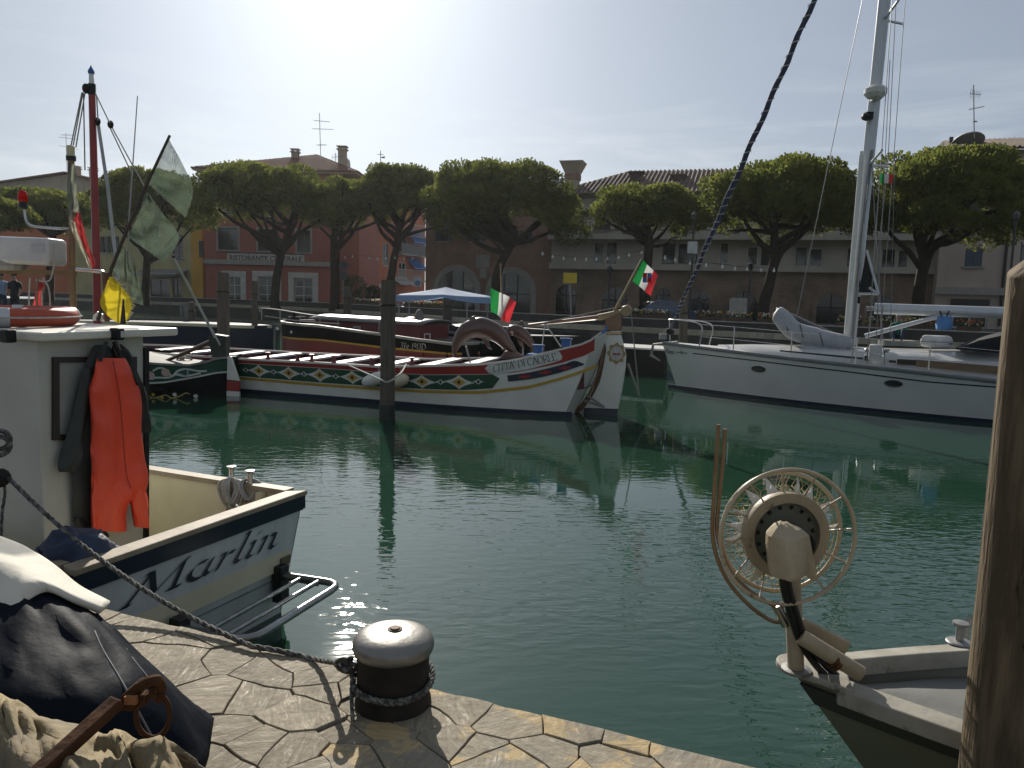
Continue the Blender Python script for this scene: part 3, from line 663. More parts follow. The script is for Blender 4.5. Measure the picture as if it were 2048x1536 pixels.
s = MB(local=True); s.box(((f.L + ew) / 2 + .2, 7.2, Hh / 2 - .3), (ew - f.L - .9, 12, Hh - .65)); s.obj('side_wing', pl_red, T)
cu = f.uz(563, 305)[0]; chimney(T, (cu, 5.0, apex.z - 1.6), .7, 1.5, pl_sand)
cu = f.uz(672, 320)[0]; chimney(T, (cu, 3.0, Hh + .8), .8, 1.9, pl_sand)
# -- orange house seen down the side street
f = Facade('orange_house', 'orange plastered house with balconies and blue awnings beside the dark red restaurant', 664, 95, 849, 116)
T = f.t; Hh = f.uz(760, 384)[1]
W1 = [f.rect(724, 478, 741, 519), f.rect(765, 486, 778, 532), f.rect(800, 470, 814, 505), f.rect(798, 525, 812, 555), f.rect(690, 478, 701, 525)]
f.wall(pl_orange, W1, Hh, 9)
f.window(W1[0], frame_dark, shutters=green_shut); f.window(W1[1], frame_white, name='balcony_door', sill=False); f.window(W1[2], frame_white, name='balcony_door', sill=False); f.window(W1[3], frame_white, name='balcony_door', sill=False); f.window(W1[4], frame_dark, name='balcony_door', sill=False)
f.band([(690, 455), (840, 478)], .35, .22, pl_orange, 'cornice')
def balcony(x0, x1, ys, yrail, out, solid):
    u0, z = f.uz(x0, ys); u1 = f.uz(x1, ys)[0]; zr = f.uz((x0 + x1) / 2, yrail)[1]
    s = MB(local=True); s.box(((u0 + u1) / 2, -out / 2, z), (u1 - u0, out, .2)); b = s.obj('balcony', stone_trim, T)
    s = MB(local=True)
    if solid: s.box(((u0 + u1) / 2, -out + .04, (z + zr) / 2 + .05), (u1 - u0, .06, zr - z))
    else:
        k = int((u1 - u0) / .28)
        for i in range(k + 1): s.box((u0 + (u1 - u0) * i / k, -out + .05, (z + zr) / 2), (.035, .035, zr - z))
        s.box(((u0 + u1) / 2, -out + .05, zr), (u1 - u0, .06, .06))
    s.obj('railing', M('balcony_panel', (0.10, 0.105, 0.11), 0.6) if solid else frame_white, b)
balcony(790, 846, 508, 490, 1.1, True); balcony(768, 842, 465, 447, 1.0, False); balcony(684, 712, 546, 516, 1.0, False); balcony(785, 842, 560, 540, 1.0, False)
def awning(x0, x1, y0, y1, out, mat, name='awning'):
    u0, z1_ = f.uz(x0, y0); u1 = f.uz(x1, y0)[0]; z0_ = f.uz((x0 + x1) / 2, y1)[1]; rows = []
    for i in range(7):
        v = i / 6; rows.append([Vector((u0 + (u1 - u0) * k / 10, -.05 - out * v, z1_ + (z0_ - z1_) * v - .10 * math.sin(v * math.pi) + .03 * math.sin(k * 1.3) * v)) for k in range(11)])
    rows.append([p + Vector((0, 0, -.22 - .05 * (k % 2))) for k, p in enumerate(rows[-1])])
    s = MB(local=True); s.grid(rows); o = s.obj(name, mat, T, thick=.02)
    s = MB(local=True); s.tube([rows[-2][0], rows[-2][-1]], .035, 6); s.obj('front_bar', frame_white, o)
awning(813, 840, 457, 486, 1.3, blue_cloth); awning(814, 838, 515, 537, 1.3, blue_cloth); awning(668, 738, 548, 570, 2.2, white_cloth); awning(778, 812, 553, 566, 1.6, white_cloth)
r0, r1 = f.uz(664, 352)[0], f.L
tiled_roof(T, (-.4, -.6, Hh), (r1 + .3, -.6, Hh), (2.5, 4.5, Hh + 1.2), (r1 - 2.5, 4.5, Hh + 1.2), tile_red)
cz = f.uz(728, 352)[1]; cu = f.uz(728, 340)[0]; s = MB(local=True)
s.tube([(cu, 2.5, Hh), (cu, 2.5, cz + 1.6), (cu - .12, 2.5, cz + 1.9), (cu - .55, 2.5, cz + 2.05), (cu - .8, 2.5, cz + 2.0)], .36, 10); s.obj('chimney', frame_white, T, smooth=True)
# -- brick hall with round arches
f = Facade('brick_hall', 'red brick hall with two big round stone arches and a flared chimney', 850, 66, 1100, 63)
T = f.t; Hh = f.uz(970, 372)[1]
W1 = [f.rect(880, 458, 896, 482), f.rect(945, 458, 962, 482), f.rect(1040, 462, 1056, 486)]
f.wall(brick_red, W1, Hh, 14)
for r in W1: f.window(r, frame_dark, shutters=blue_shut)
hall_glass = M('hall_glass', (0.05, 0.06, 0.055), 0.12, col2=(0.22, 0.24, 0.22), scale=.8, ramp=(.55, .72), spec=.8)
f.arch(877, 951, 540, 640, stone_trim, hall_glass, ring=.45); f.arch(981, 1062, 545, 640, stone_trim, hall_glass, ring=.45)
u0, z0, u1, z1 = f.rect(953, 510, 980, 536); s = MB(local=True); s.box(((u0 + u1) / 2, -.06, (z0 + z1) / 2), (u1 - u0, .1, z1 - z0)); s.obj('plaque', stone_trim, T)
u0, z0, u1, z1 = f.rect(960, 537, 974, 556); s = MB(local=True); s.box(((u0 + u1) / 2, -.05, (z0 + z1) / 2), (u1 - u0, .08, z1 - z0)); s.obj('plaque', stone_trim, T)
tiled_roof(T, (-.5, -.6, Hh), (f.L + .4, -.6, Hh), (1.5, 7, Hh + 1.3), (f.L - 1.5, 7, Hh + 1.3), tile_brown)
uc = f.uz(1138, 345)[0]
zt, zk, zn, zb = f.uz(1138, 318)[1], f.uz(1138, 343)[1], f.uz(1138, 355)[1], Hh - 1
k = f.L / 250.
s = MB(local=True); w = 12.5 * k; yc = 1.5
s.box((uc, yc, (zn + zb) / 2), (2 * w * .9, 2 * w * .9, zn - zb)); c = s.obj('chimney', pl_sand, T)
s = MB(local=True); s.box((uc, yc, (zn + zk) / 2), (2 * w * 1.06, 2 * w * 1.06, zk - zn)); s.obj('chimney_neck', brick_red, c)
s = MB(local=True); a = w * .98; b = 22 * k; s.add([(uc - a, yc - a, zk), (uc + a, yc - a, zk), (uc + a, yc + a, zk), (uc - a, yc + a, zk), (uc - b, yc - b, zt), (uc + b, yc - b, zt), (uc + b, yc + b, zt), (uc - b, yc + b, zt)],
    [(0, 1, 5, 4), (1, 2, 6, 5), (2, 3, 7, 6), (3, 0, 4, 7), (4, 5, 6, 7), (3, 2, 1, 0)]); s.obj('flared_top', pl_sand, c)
# -- long greige block
f = Facade('arcade_building', 'long greige two storey block above brown brick arches, with a ribbed tile roof', 1100, 63, 1868, 55)
T = f.t; Hc = f.uz(1300, 535)[1]; Ht = f.uz(1300, 470)[1]; Hh = f.uz(1300, 388)[1]
wl = [(1187, 485, 1207, 528), (1214, 486, 1233, 528), (1325, 487, 1350, 528), (1357, 488, 1394, 527), (1440, 485, 1457, 527), (1494, 493, 1516, 531), (1522, 494, 1546, 532), (1592, 495, 1613, 534), (1618, 496, 1645, 535), (1695, 497, 1708, 536), (1765, 499, 1789, 538), (1796, 500, 1815, 538)]
W1 = [f.rect(*w) for w in wl]
ul = [(1190, 405, 1222, 460), (1262, 406, 1300, 461), (1340, 407, 1376, 462), (1430, 408, 1470, 463), (1520, 410, 1556, 464), (1612, 411, 1650, 465), (1700, 412, 1738, 466), (1786, 413, 1822, 467)]
W2 = [f.rect(*w) for w in ul]
f.wall(pl_grey, W1 + W2, Hh, 13, z0=Hc)
for r in W1: f.window(r, frame_white if r[0] % 2 > 1 else frame_dark, mull=0)
for r in W2: f.window(r, frame_dark, mull=1)
f.wall(brick_brown, [], Hc - .02, 12.9, name='ground_floor_wall')
f.band([(1110, 529), (1860, 545)], .45, .35, pl_grey, 'cornice'); f.band([(1110, 472), (1860, 480)], .4, 1.0, pl_grey, 'balcony_slab')
s = MB(local=True); zz = f.uz(1300, 462)[1]
s.box((f.L / 2, -.95, zz), (f.L, .06, .07)); k = int(f.L / .9)
for i in range(k + 1): s.box((f.L * i / k, -.95, (zz + Ht) / 2 + .15), (.05, .05, zz - Ht - .1))
s.obj('balcony_railing', frame_dark, T)
shop_glass = M('shop_glass', (0.02, 0.022, 0.02), 0.1, col2=(0.16, 0.15, 0.12), scale=.7, ramp=(.58, .75), spec=.8)
for x0, x1, y in ((1112, 1152, 570), (1204, 1256, 574), (1312, 1340, 576), (1378, 1418, 580), (1456, 1516, 583), (1633, 1690, 589), (1735, 1790, 592)):
    o = f.arch(x0, x1, y, 640, brick_brown, shop_glass, ring=.3, mull=1, name='shop_arch')
    if x0 == 1456:
        u0, z0, u1, z1 = f.rect(x0, y, x1, 640); s = MB(local=True)
        for k_ in range(10): s.box((u0 + .15 + k_ * .13, -.075 - .02 * (k_ % 2), .9), (.12, .02, 1.6))
        s.obj('curtain', curtain_m, o)
tiled_roof(T, (-.3, -.8, Hh), (f.L - 5.2, -.8, Hh), (f.uz(1222, 345)[0] + .6, 6.5, f.uz(1300, 341)[1] * 1.0 + 1.0), (f.L - 5.6, 6.5, f.uz(1300, 341)[1] + 1.0), tile_brown, sp=.36, r=.11)
tiled_roof(T, (-.3, 13.4, Hh), (-.3, -.8, Hh), (f.uz(1222, 345)[0] + .6, 6.5, f.uz(1300, 341)[1] + 1.0), (f.uz(1222, 345)[0] + .6, 6.5, f.uz(1300, 341)[1] + 1.0), tile_brown, sp=.36, r=.11)
for x, y in ((1350, 358), (1262, 352)):
    s = MB(local=True); u, z = f.uz(x, y); s.box((u, 3.2, z + .35), (1.0, .9, .6)); s.box((u, 3.1, z + .72), (1.3, 1.2, .12)); s.obj('roof_vent', tile_brown, T)
# -- tall pinkish house at the right end
f = Facade('pinkish_house', 'tall pinkish grey house with blue shutters, dark downpipe and tiled eaves at the right end', 1870, 54, 2230, 51)
T = f.t; Hh = f.uz(1990, 300)[1]; Hl = f.uz(1930, 330)[1]
W1 = [f.rect(1930, 497, 1965, 533), f.rect(2040, 490, 2075, 540), f.rect(1930, 400, 1966, 450), f.rect(1905, 612, 1975, 660), f.rect(2040, 400, 2076, 450)]
W1[3] = (W1[3][0], 0.0, W1[3][2], W1[3][3])
f.wall(pl_pink, W1, Hh, 11)
for i, r in enumerate(W1): f.window(r, frame_white if i == 3 else frame_dark, name='shop_window' if i == 3 else 'window', glass=pane_glass, sill=i != 3)
for i in (0, 2):
    u0, z0, u1, z1 = W1[i]; s = MB(local=True)
    for k in range(2): s.box((u0 + (u1 - u0) * (.25 + .5 * k), .02, (z0 + z1) / 2), ((u1 - u0) * .48, .05, (z1 - z0) * .98))
    s.obj('closed_shutter', blue_shut, T)
f.band([(1870, 580), (1990, 584)], .5, .3, stone_trim, 'string_course')
u0, z0, u1, z1 = f.rect(1902, 598, 1978, 611); s = MB(local=True); s.box(((u0 + u1) / 2, -.1, (z0 + z1) / 2), (u1 - u0, .18, z1 - z0)); s.obj('shop_sign', frame_dark, T)
u, _ = f.uz(2012, 500); s = MB(local=True); s.tube([(u, -.12, .2), (u, -.12, Hh - .2)], .09, 8); s.obj('downpipe', frame_dark, T)
tiled_roof(T, (f.uz(1884, 300)[0], -.9, Hh), (f.L, -.9, Hh), (f.uz(1884, 300)[0] + 1.2, 5, Hh + 1.6), (f.L, 5, Hh + 1.6), tile_brown, sp=.33, r=.11)
tiled_roof(T, (f.uz(1884, 300)[0], 11, Hh), (f.uz(1884, 300)[0], -.9, Hh), (f.uz(1884, 300)[0] + 1.2, 5, Hh + 1.6), (f.uz(1884, 300)[0] + 1.2, 5, Hh + 1.6), tile_brown, sp=.33, r=.11)
chimney(T, (f.uz(1920, 275)[0], 2.5, Hh + .5), .25, .9, frame_dark, cap=False)
s = MB(local=True); s.lathe([(1.05, 0), (.98, .12), (.75, .25), (.4, .34), (.0, .38)], (f.uz(1953, 268)[0], 2.0, Hh + .95), 20, axis=(-.1, .45, .9)); s.obj('satellite_dish', M('dish_grey', (.42, .42, .41), .6), T, smooth=True)
# -- yellow house on the left and the gabled one behind it
f = Facade('yellow_house', 'pale yellow two storey house with an ochre end wall left of the restaurant', 150, 92, 409, 86)
T = f.t; Hh = f.uz(300, 438)[1]
W1 = [f.rect(205, 473, 216, 505), f.rect(222, 473, 233, 505), f.rect(345, 470, 366, 520), f.rect(300, 474, 316, 506), f.rect(300, 556, 340, 596), f.rect(345, 556, 362, 600)]
f.wall(pl_yel, W1, Hh, 10)
for i, r in enumerate(W1): f.window(r, frame_dark, name='window' if i < 4 else 'shop_window', shutters=green_shut if i in (0, 1, 3) else None)
u0 = f.uz(384, 500)[0]; s = MB(local=True); s.box(((u0 + f.L) / 2 + .1, -.15, Hh / 2), (f.L - u0, .26, Hh - .1)); s.obj('ochre_bay', pl_ochre, T)
r = f.rect(402, 482, 411, 515); s = MB(local=True); s.box(((r[0] + r[2]) / 2, -.3, (r[1] + r[3]) / 2), (r[2] - r[0], .05, r[3] - r[1])); s.obj('bay_window', frame_dark, T)
awning(290, 378, 538, 548, 2.0, M('grey_awning_cloth', (0.2, 0.2, 0.19), 0.8))
tiled_roof(T, (-.5, -.7, Hh), (f.L + .4, -.7, Hh), (1.5, 5, Hh + 1.6), (f.L - 1.5, 5, Hh + 1.6), tile_red)
f = Facade('gabled_house', 'orange and beige house with a low gable and several chimneys at the far left', -140, 108, 292, 104)
T = f.t; He = f.uz(20, 388)[1]; za = f.uz(134, 345)[1]; ua = f.uz(134, 345)[0]
W1 = [f.rect(20, 420, 36, 455), f.rect(70, 420, 86, 455), f.rect(220, 420, 236, 455), f.rect(20, 500, 36, 540), f.rect(120, 420, 136, 455)]
f.wall(pl_orange, W1, He, 12)
for r in W1: f.window(r, frame_dark, shutters=green_shut)
s = MB(local=True); s.prism([(0.3, .05, He), (f.L - .3, .05, He), (ua, .05, za - .25)], (0, 11.8, 0)); s.obj('gable_wall', pl_sand, T)
tiled_roof(T, (-.6, 12.6, He - .1), (-.6, -.6, He - .1), (ua, 12.6, za), (ua, -.6, za), tile_red); tiled_roof(T, (f.L + .6, -.6, He - .1), (f.L + .6, 12.6, He - .1), (ua, -.6, za), (ua, 12.6, za), tile_red)
for x, y, w in ((125, 342, .6), (157, 345, .75), (220, 356, .6), (277, 360, .7)): chimney(T, (f.uz(x, y)[0], 3, f.uz(x, y)[1] - .4), w, 1.1, pl_sand)
# -- church spire tip far behind
p = aty(761, 352, 150); th = thing('church_spire', 'tip of a distant stone spire with a weather vane behind the pines', 'church spire', (p.x, p.y, ST)); zt = aty(761, 322, 150).z; zb = aty(761, 352, 150).z
s = MB(); s.lathe([(2.2, 0), (2.2, zb - ST - 1.5), (2.35, zb - ST - 1.4), (2.35, zb - ST - .9), (1.1, zb - ST - .8), (.06, zt - ST)], (p.x, p.y, ST), 8); s.obj('spire', pl_sand, th)
s = MB(); zc = zt; s.tube([(p.x, p.y, zc - .1), (p.x, p.y, zc + 1.9)], .07, 6); s.box((p.x, p.y, zc + 1.2), (1.1, .08, .09)); s.prism([(p.x + .1, p.y, zc + .6), (p.x + .8, p.y, zc + .5), (p.x + .8, p.y, zc + .9), (p.x + .1, p.y, zc + .75)], (0, .05, 0)); s.obj('weather_vane', frame_dark, th)
# -- aerials
def aerial(px, y0, y1, Y, bars, label):
    a = aty(px, y1, Y); b = aty(px - (y1 - y0) * .03, y0, Y); th = thing('tv_aerial', label, 'aerial', tuple(a), 0, 'television aerials on the roofs')
    s = MB(); s.tube([a - Vector((0, 0, .5)), b], .035, 6); s.obj('mast', galv, th)
    for yy, w, tilt, yag in bars:
        c = aty(px - (y1 - yy) * .03, yy, Y); wm_ = w / F * Y; s = MB(); d = Vector((math.cos(tilt), .25, math.sin(tilt))).normalized()
        c0, c1 = c - d * wm_ * .35, c + d * wm_ * .65
        s.tube([c0, c1], .022, 5)
        k = 6
        for i in range(k):
            q = c0.lerp(c1, (i + .3) / k); h = .32 * (1.0 - .08 * i)
            if yag: s.tube([q - Vector((0, 0, h)), q + Vector((0, 0, h))], .012, 4)
            else: s.tube([q - Vector((.12, h, 0)), q + Vector((.12, h, 0))], .012, 4)
        s.obj('antenna', galv, th)
aerial(642, 226, 330, 84, [(242, 30, 0, 0), (258, 40, .05, 0), (290, 18, .1, 0)], 'tall thin aerial with stacked bars on the pyramid roof')
aerial(672, 306, 332, 82, [(314, 22, .2, 1)], 'short aerial on the chimney at the right eave of the pyramid roof')
aerial(134, 266, 342, 106, [(270, 26, .05, 0), (276, 34, -.05, 0), (294, 34, -.15, 0)], 'aerial with three bars above the low gable')
aerial(1950, 170, 262, 53, [(188, 26, 0, 1), (217, 36, .25, 0), (243, 10, 0, 0)], 'aerial standing by the satellite dish on the tall pinkish house')
aerial(920, 358, 380, 75, [(362, 10, 0, 1)], 'small aerial peeping out between two pine crowns')
# ------------------------------------------------------------------ stone pines on the far bank
bark = M('pine_bark', (0.05, 0.036, 0.026), 0.95, col2=(0.022, 0.017, 0.013), scale=5, stretch=(1.6, 1.6, .45), bump=0.03, bscale=7, detail=9)
def needle_material():
    m = bpy.data.materials.new('pine_needles'); m.use_nodes = True; t = m.node_tree; N = t.nodes; l = t.links.new
    p = N['Principled BSDF']; p.inputs['Roughness'].default_value = 0.55; p.inputs['Specular IOR Level'].default_value = .25
    tcn = N.new('ShaderNodeTexCoord'); nn = N.new('ShaderNodeTexNoise'); nn.inputs['Scale'].default_value = .75; nn.inputs['Detail'].default_value = 4
    l(tcn.outputs['Object'], nn.inputs['Vector'])
    n2 = N.new('ShaderNodeTexNoise'); n2.inputs['Scale'].default_value = 9; l(tcn.outputs['Object'], n2.inputs['Vector'])
    ad = N.new('ShaderNodeMath'); ad.operation = 'MULTIPLY_ADD'; ad.inputs[1].default_value = .45; l(n2.outputs[0], ad.inputs[0]); l(nn.outputs[0], ad.inputs[2])
    rp = N.new('ShaderNodeValToRGB'); e = rp.color_ramp.elements; e[0].position = .48; e[0].color = (0.065, 0.092, 0.024, 1); e[1].position = .95; e[1].color = (0.20, 0.21, 0.045, 1)
    l(ad.outputs[0], rp.inputs[0]); l(rp.outputs[0], p.inputs['Base Color'])
    tr = N.new('ShaderNodeBsdfTranslucent'); hs = N.new('ShaderNodeHueSaturation'); hs.inputs['Value'].default_value = 1.5; l(rp.outputs[0], hs.inputs['Color']); l(hs.outputs[0], tr.inputs[0])
    ms = N.new('ShaderNodeMixShader'); ms.inputs[0].default_value = .5; l(p.outputs[0], ms.inputs[1]); l(tr.outputs[0], ms.inputs[2]); l(ms.outputs[0], N['Material Output'].inputs['Surface'])
    return m
needles = needle_material()
def pine(idx, label, Y, x0, x1, ytop, ybot, base_px, trunk, limbs=14, seed=0, dens=1.0, lobes=()):
    """umbrella pine: crown spans columns x0..x1 at depth Y; trunk: pixel polyline of the main stem from the ground up"""
    rn = random.Random(100 + seed)
    c0, c1 = aty(x0, (ytop + ybot) / 2, Y), aty(x1, (ytop + ybot) / 2, Y); cxw = (c0.x + c1.x) / 2; Rx = (c1.x - c0.x) / 2 * 1.0
    zt = aty((x0 + x1) / 2, ytop, Y).z; zb = aty((x0 + x1) / 2, ybot, Y).z; Hc = zt - zb
    base = aty(base_px, 640, Y); base.z = ST
    th = thing('stone_pine', label, 'tree', tuple(base), 0, 'stone pines along the far bank')
    stem = [base - Vector((0, 0, .1))] + [aty(px, py, Y + dy) for px, py, dy in trunk]
    tk = MB(); pts = catmull(stem, 7); n_ = len(pts); r0 = .38
    tk.tube([p + Vector((mnoise.noise(p * .8) * .06, mnoise.noise(p * .8 + Vector((5, 0, 0))) * .06, 0)) for p in pts], [r0 * (1.25 - .25 * min(1, i / 3)) * (1 - .45 * i / n_) for i in range(n_)], 10)
    # clump centres over a flattened dome
    cl = []; N_ = int(74 * dens); Ry = Rx * .85
    tries = 0
    while len(cl) < N_ and tries < 6000:
        tries += 1
        a = rn.uniform(0, 2 * math.pi); q = math.sqrt(rn.random()) * (1.0 if rn.random() < .85 else 1.08)
        ux, uy = q * math.cos(a), q * math.sin(a)
        dome = math.sqrt(max(0, 1 - min(1, q) ** 2.6))
        lay = rn.random()
        z = zb + Hc * (.32 + .60 * dome) - (Hc * .42 * rn.random() * (.25 + dome) if lay < .42 else 0) + mnoise.noise(Vector((ux * 2 + seed * 3.3, uy * 2, 3))) * Hc * .26
        s = rn.uniform(.6, 1.3) * (.15 * Rx + .22)
        p = Vector((cxw + ux * (Rx - s * .35), Y + uy * (Ry - s * .3), min(z, zt - s * .5)))
        if any((p - b).length < (s + sb) * .36 for b, sb in cl): continue
        cl.append((p, s))
    top = pts[-1]
    lb = MB()
    order = sorted(range(len(cl)), key=lambda i: rn.random())
    for k in order[:limbs]:
        p, s = cl[k]; st_ = pts[rn.randrange(int(n_ * .62), n_)] if k != order[0] else top
        mid = st_.lerp(p, .5) + Vector((0, 0, -abs(p.z - st_.z) * .18 + rn.uniform(-.1, .2)))
        q = catmull([st_, mid, p - Vector((0, 0, s * .3))], 5)
        rr = .15 * min(1.4, (p - st_).length / 3)
        lb.tube([v + Vector((mnoise.noise(v * 1.3 + Vector((k, 0, 0))) * .14, 0, mnoise.noise(v * 1.3 + Vector((0, k, 0))) * .12)) for v in q], [max(.025, rr * (1 - .8 * i / len(q))) for i in range(len(q))], 6)
    tk.obj('trunk', bark, th, smooth=True, sharp=0); lb.obj('limbs', bark, th, smooth=True, sharp=0)
    V = []; Fc = []
    for p, s in cl:
        nt = int(300 * (s / .9) ** 1.5) + 60
        for _ in range(nt):
            d = Vector((rn.gauss(0, 1), rn.gauss(0, 1), rn.gauss(.25, .9))).normalized(); rad = s * rn.uniform(.45, 1.0) ** .6
            c = p + Vector((d.x * rad * 1.05, d.y * rad * 1.05, d.z * rad * .62))
            ax = (d + Vector((rn.gauss(0, .45), rn.gauss(0, .45), .55 + rn.gauss(0, .3)))).normalized(); ln = rn.uniform(.13, .26)
            w = ax.orthogonal().normalized(); w.rotate(Quaternion(ax, rn.uniform(0, 6.28))); w2 = ax.cross(w)
            b = len(V); wd = ln * .26
            V += [c - w * wd * .3, c + ax * ln + w * wd, c + ax * ln * 1.15, c + ax * ln - w * wd, c - w2 * wd * .3, c + ax * ln + w2 * wd, c + ax * ln * 1.1 , c + ax * ln - w2 * wd]
            Fc += [(b, b + 1, b + 2, b + 3), (b + 4, b + 5, b + 6, b + 7)]
    cm = MB(); cm.v = V; cm.f = Fc; cm.m = [0] * len(Fc)
    cm.obj('crown', needles, th, recalc=False)
trees = [
    ('round pine cut off by the left edge of the view', 58, -190, 44, 388, 476, -60, [(-70, 560, 0), (-72, 480, 0)]),
    ('low wide pine behind the red beacon lamp and the faded flag', 66, -15, 205, 385, 472, 100, [(100, 560, 0), (105, 480, 0), (110, 455, 0)]),
    ('pine behind the dark netting flags, its slim trunk before the yellow house', 62, 190, 420, 345, 482, 290, [(291, 580, 0), (294, 520, 0), (297, 470, 0)]),
    ('broad leaning pine in front of the long restaurant signboard', 58, 385, 668, 332, 476, 552, [(550, 600, 0), (552, 560, 0), (560, 520, 0), (572, 480, 0), (580, 450, 0)]),
    ('narrow pine beside the right edge of the dark red restaurant', 62, 618, 792, 362, 470, 668, [(668, 600, 0), (668, 540, 0), (667, 480, 0), (672, 450, 0)]),
    ('flat topped pine right above the tallest mooring post', 60, 700, 912, 338, 462, 776, [(776, 600, 0), (783, 545, 0), (792, 500, 0), (797, 470, 0), (800, 440, 0)]),
    ('biggest rounded pine, standing before the two round stone arches', 54, 850, 1160, 332, 500, 990, [(990, 590, 0), (995, 550, 0), (1005, 520, 0), (1022, 490, 0), (1030, 460, 0)]),
    ('small open pine with a forked trunk behind the flag on the stern', 50, 1172, 1402, 376, 480, 1292, [(1290, 590, 0), (1293, 540, 0), (1298, 500, 0), (1298, 475, 0), (1292, 450, 0)]),
    ('wide pine with a two stemmed trunk between furled sail and yacht mast', 46, 1402, 1735, 326, 488, 1526, [(1528, 610, 0), (1540, 560, 0), (1548, 520, 0), (1549, 480, 0), (1545, 440, 0)]),
    ('large dark pine just right of the yacht mast, thick trunk', 44, 1715, 2090, 305, 520, 1835, [(1836, 610, 0), (1842, 560, 0), (1846, 520, 0), (1838, 480, 0), (1830, 440, 0)]),
]
for i, tr in enumerate(trees):
    lab, Y, x0, x1, yt, yb, bx, tk = tr
    pine(i, lab, Y, x0, x1, yt, yb, bx, tk, seed=i, dens=1.35 if x1 - x0 > 300 else (.75 if x1 - x0 < 200 else 1.0) * (0.8 if i == 7 else 1), limbs=13)
# second stems of the forked pines
def fork(tree_i, pts_px, Y, r):
    t = [o for o in bpy.data.objects if o.get('label') == trees[tree_i][0]][0]
    s = MB(); p = catmull([aty(x, y, Y) for x, y in pts_px], 6); s.tube(p, [r * (1 - .5 * i / len(p)) for i in range(len(p))], 9); s.obj('fork', bark, t, smooth=True, sharp=0)
fork(8, [(1545, 545), (1562, 505), (1590, 480), (1602, 455), (1612, 430)], 46, .22)
fork(9, [(1842, 560), (1862, 500), (1885, 478), (1930, 460), (1965, 430)], 44, .26)
fork(9, [(1844, 540), (1815, 500), (1790, 478), (1770, 452)], 44, .18)
fork(7, [(1298, 490), (1322, 470), (1345, 440)], 50, .14)
fork(7, [(1298, 485), (1270, 462), (1252, 440)], 50, .14)
fork(6, [(1024, 492), (1052, 465), (1090, 430)], 54, .2)
fork(6, [(1012, 512), (985, 480), (950, 455), (925, 440)], 54, .14)
fork(5, [(797, 475), (840, 462), (880, 452)], 60, .15)
fork(3, [(572, 485), (610, 458), (640, 440)], 58, .18)
fork(3, [(562, 510), (520, 470), (480, 452)], 58, .17)
fork(4, [(668, 480), (640, 455)], 62, .12)
# ------------------------------------------------------------------ boats: shared hull tools
class Hull:
    """local frame: u along the boat (to the picture's right), n across (towards the camera positive), z up from the water"""
    def __init__(s, o, ang, half, sheer, flare=0.12):
        s.o = Vector((o[0], o[1], 0)); s.d = Vector((math.cos(ang), math.sin(ang), 0)); s.n = Vector((s.d.y, -s.d.x, 0)); s.half = half; s.sheer = sheer; s.flare = flare
    def b(s, u, z):
        k = max(0.0, min(1.2, z / max(.2, s.sheer(u)))); return s.half(u) * (1 - s.flare + s.flare * k)
    def pt(s, u, z, off=0.0, side=1): return s.o + s.d * u + s.n * (side * (s.b(u, z) + off)) + Vector((0, 0, z))
    def at(s, u, n, z): return s.o + s.d * u + s.n * n + Vector((0, 0, z))
    def on_plane(s, px, py, n=0.0):
        r = ray(px, py); k = ((s.o + s.n * n).dot(s.n)) / Vector((r.x, r.y, 0)).dot(s.n); p = EYE + r * k
        return (Vector((p.x, p.y, 0)) - s.o).dot(s.d), p.z
    def uz(s, px, py):
        n = s.half(0); u = z = 0
        for _ in range(14): u, z = s.on_plane(px, py, n); n = n * .4 + .6 * s.b(u, z)
        return u, z
    def line(s, pxs):
        q = sorted([s.uz(*p) for p in pxs]); xs = [a for a, b in q]; ys = [b for a, b in q]
        return lambda u: interp(xs, ys, u)
    def strip(s, u0, u1, top, bot, off, name, mat, parent, n=40, m=3, side=1, thick=None):
        rows = []
        for i in range(n + 1):
            u = u0 + (u1 - u0) * i / n; a, b = top(u), bot(u); rows.append([s.pt(u, b + (a - b) * j / m, off, side) for j in range(m + 1)])
        mb = MB(); mb.grid(rows); return mb.obj(name, mat, parent, smooth=True, thick=thick)
    def patch(s, mb, poly, off, side=1):
        mb.add([s.pt(u, z, off, side) for u, z in poly], [tuple(range(len(poly)))])
    def body(s, u0, u1, name, mat, parent, zlow=-.25, n=60, m=8, close=True):
        rows = []
        for i in range(n + 1):
            u = u0 + (u1 - u0) * i / n; zt = s.sheer(u)
            rows.append([s.pt(u, zlow + (zt - zlow) * j / m, 0, 1) for j in range(m + 1)] + [s.pt(u, zt - (zt - zlow) * j / m, 0, -1) for j in range(m + 1)])
        mb = MB(); mb.grid(rows)
        for r in (0, n): mb.f.append([r * (2 * m + 2) + k for k in range(2 * m + 2)]); mb.m.append(0)
        mb.f = [f for f in mb.f]
        return mb
def nib_text(strokes, adv, nib=(.10, .05)):
    """broad-nib lettering: each stroke is a polyline; the pen edge is the vector nib; returns list of quads in 2-D"""
    out = []
    for pl in strokes:
        for a, b in zip(pl, pl[1:]):
            out.append([(a[0] - nib[0], a[1] - nib[1]), (b[0] - nib[0], b[1] - nib[1]), (b[0] + nib[0], b[1] + nib[1]), (a[0] + nib[0], a[1] + nib[1])])
    return [[(x + adv, y) for x, y in q] for q in out]
def arc(cx_, cy_, rx, ry, a0, a1, n=10): return [(cx_ + rx * math.cos(R(a0 + (a1 - a0) * i / n)), cy_ + ry * math.sin(R(a0 + (a1 - a0) * i / n))) for i in range(n + 1)]
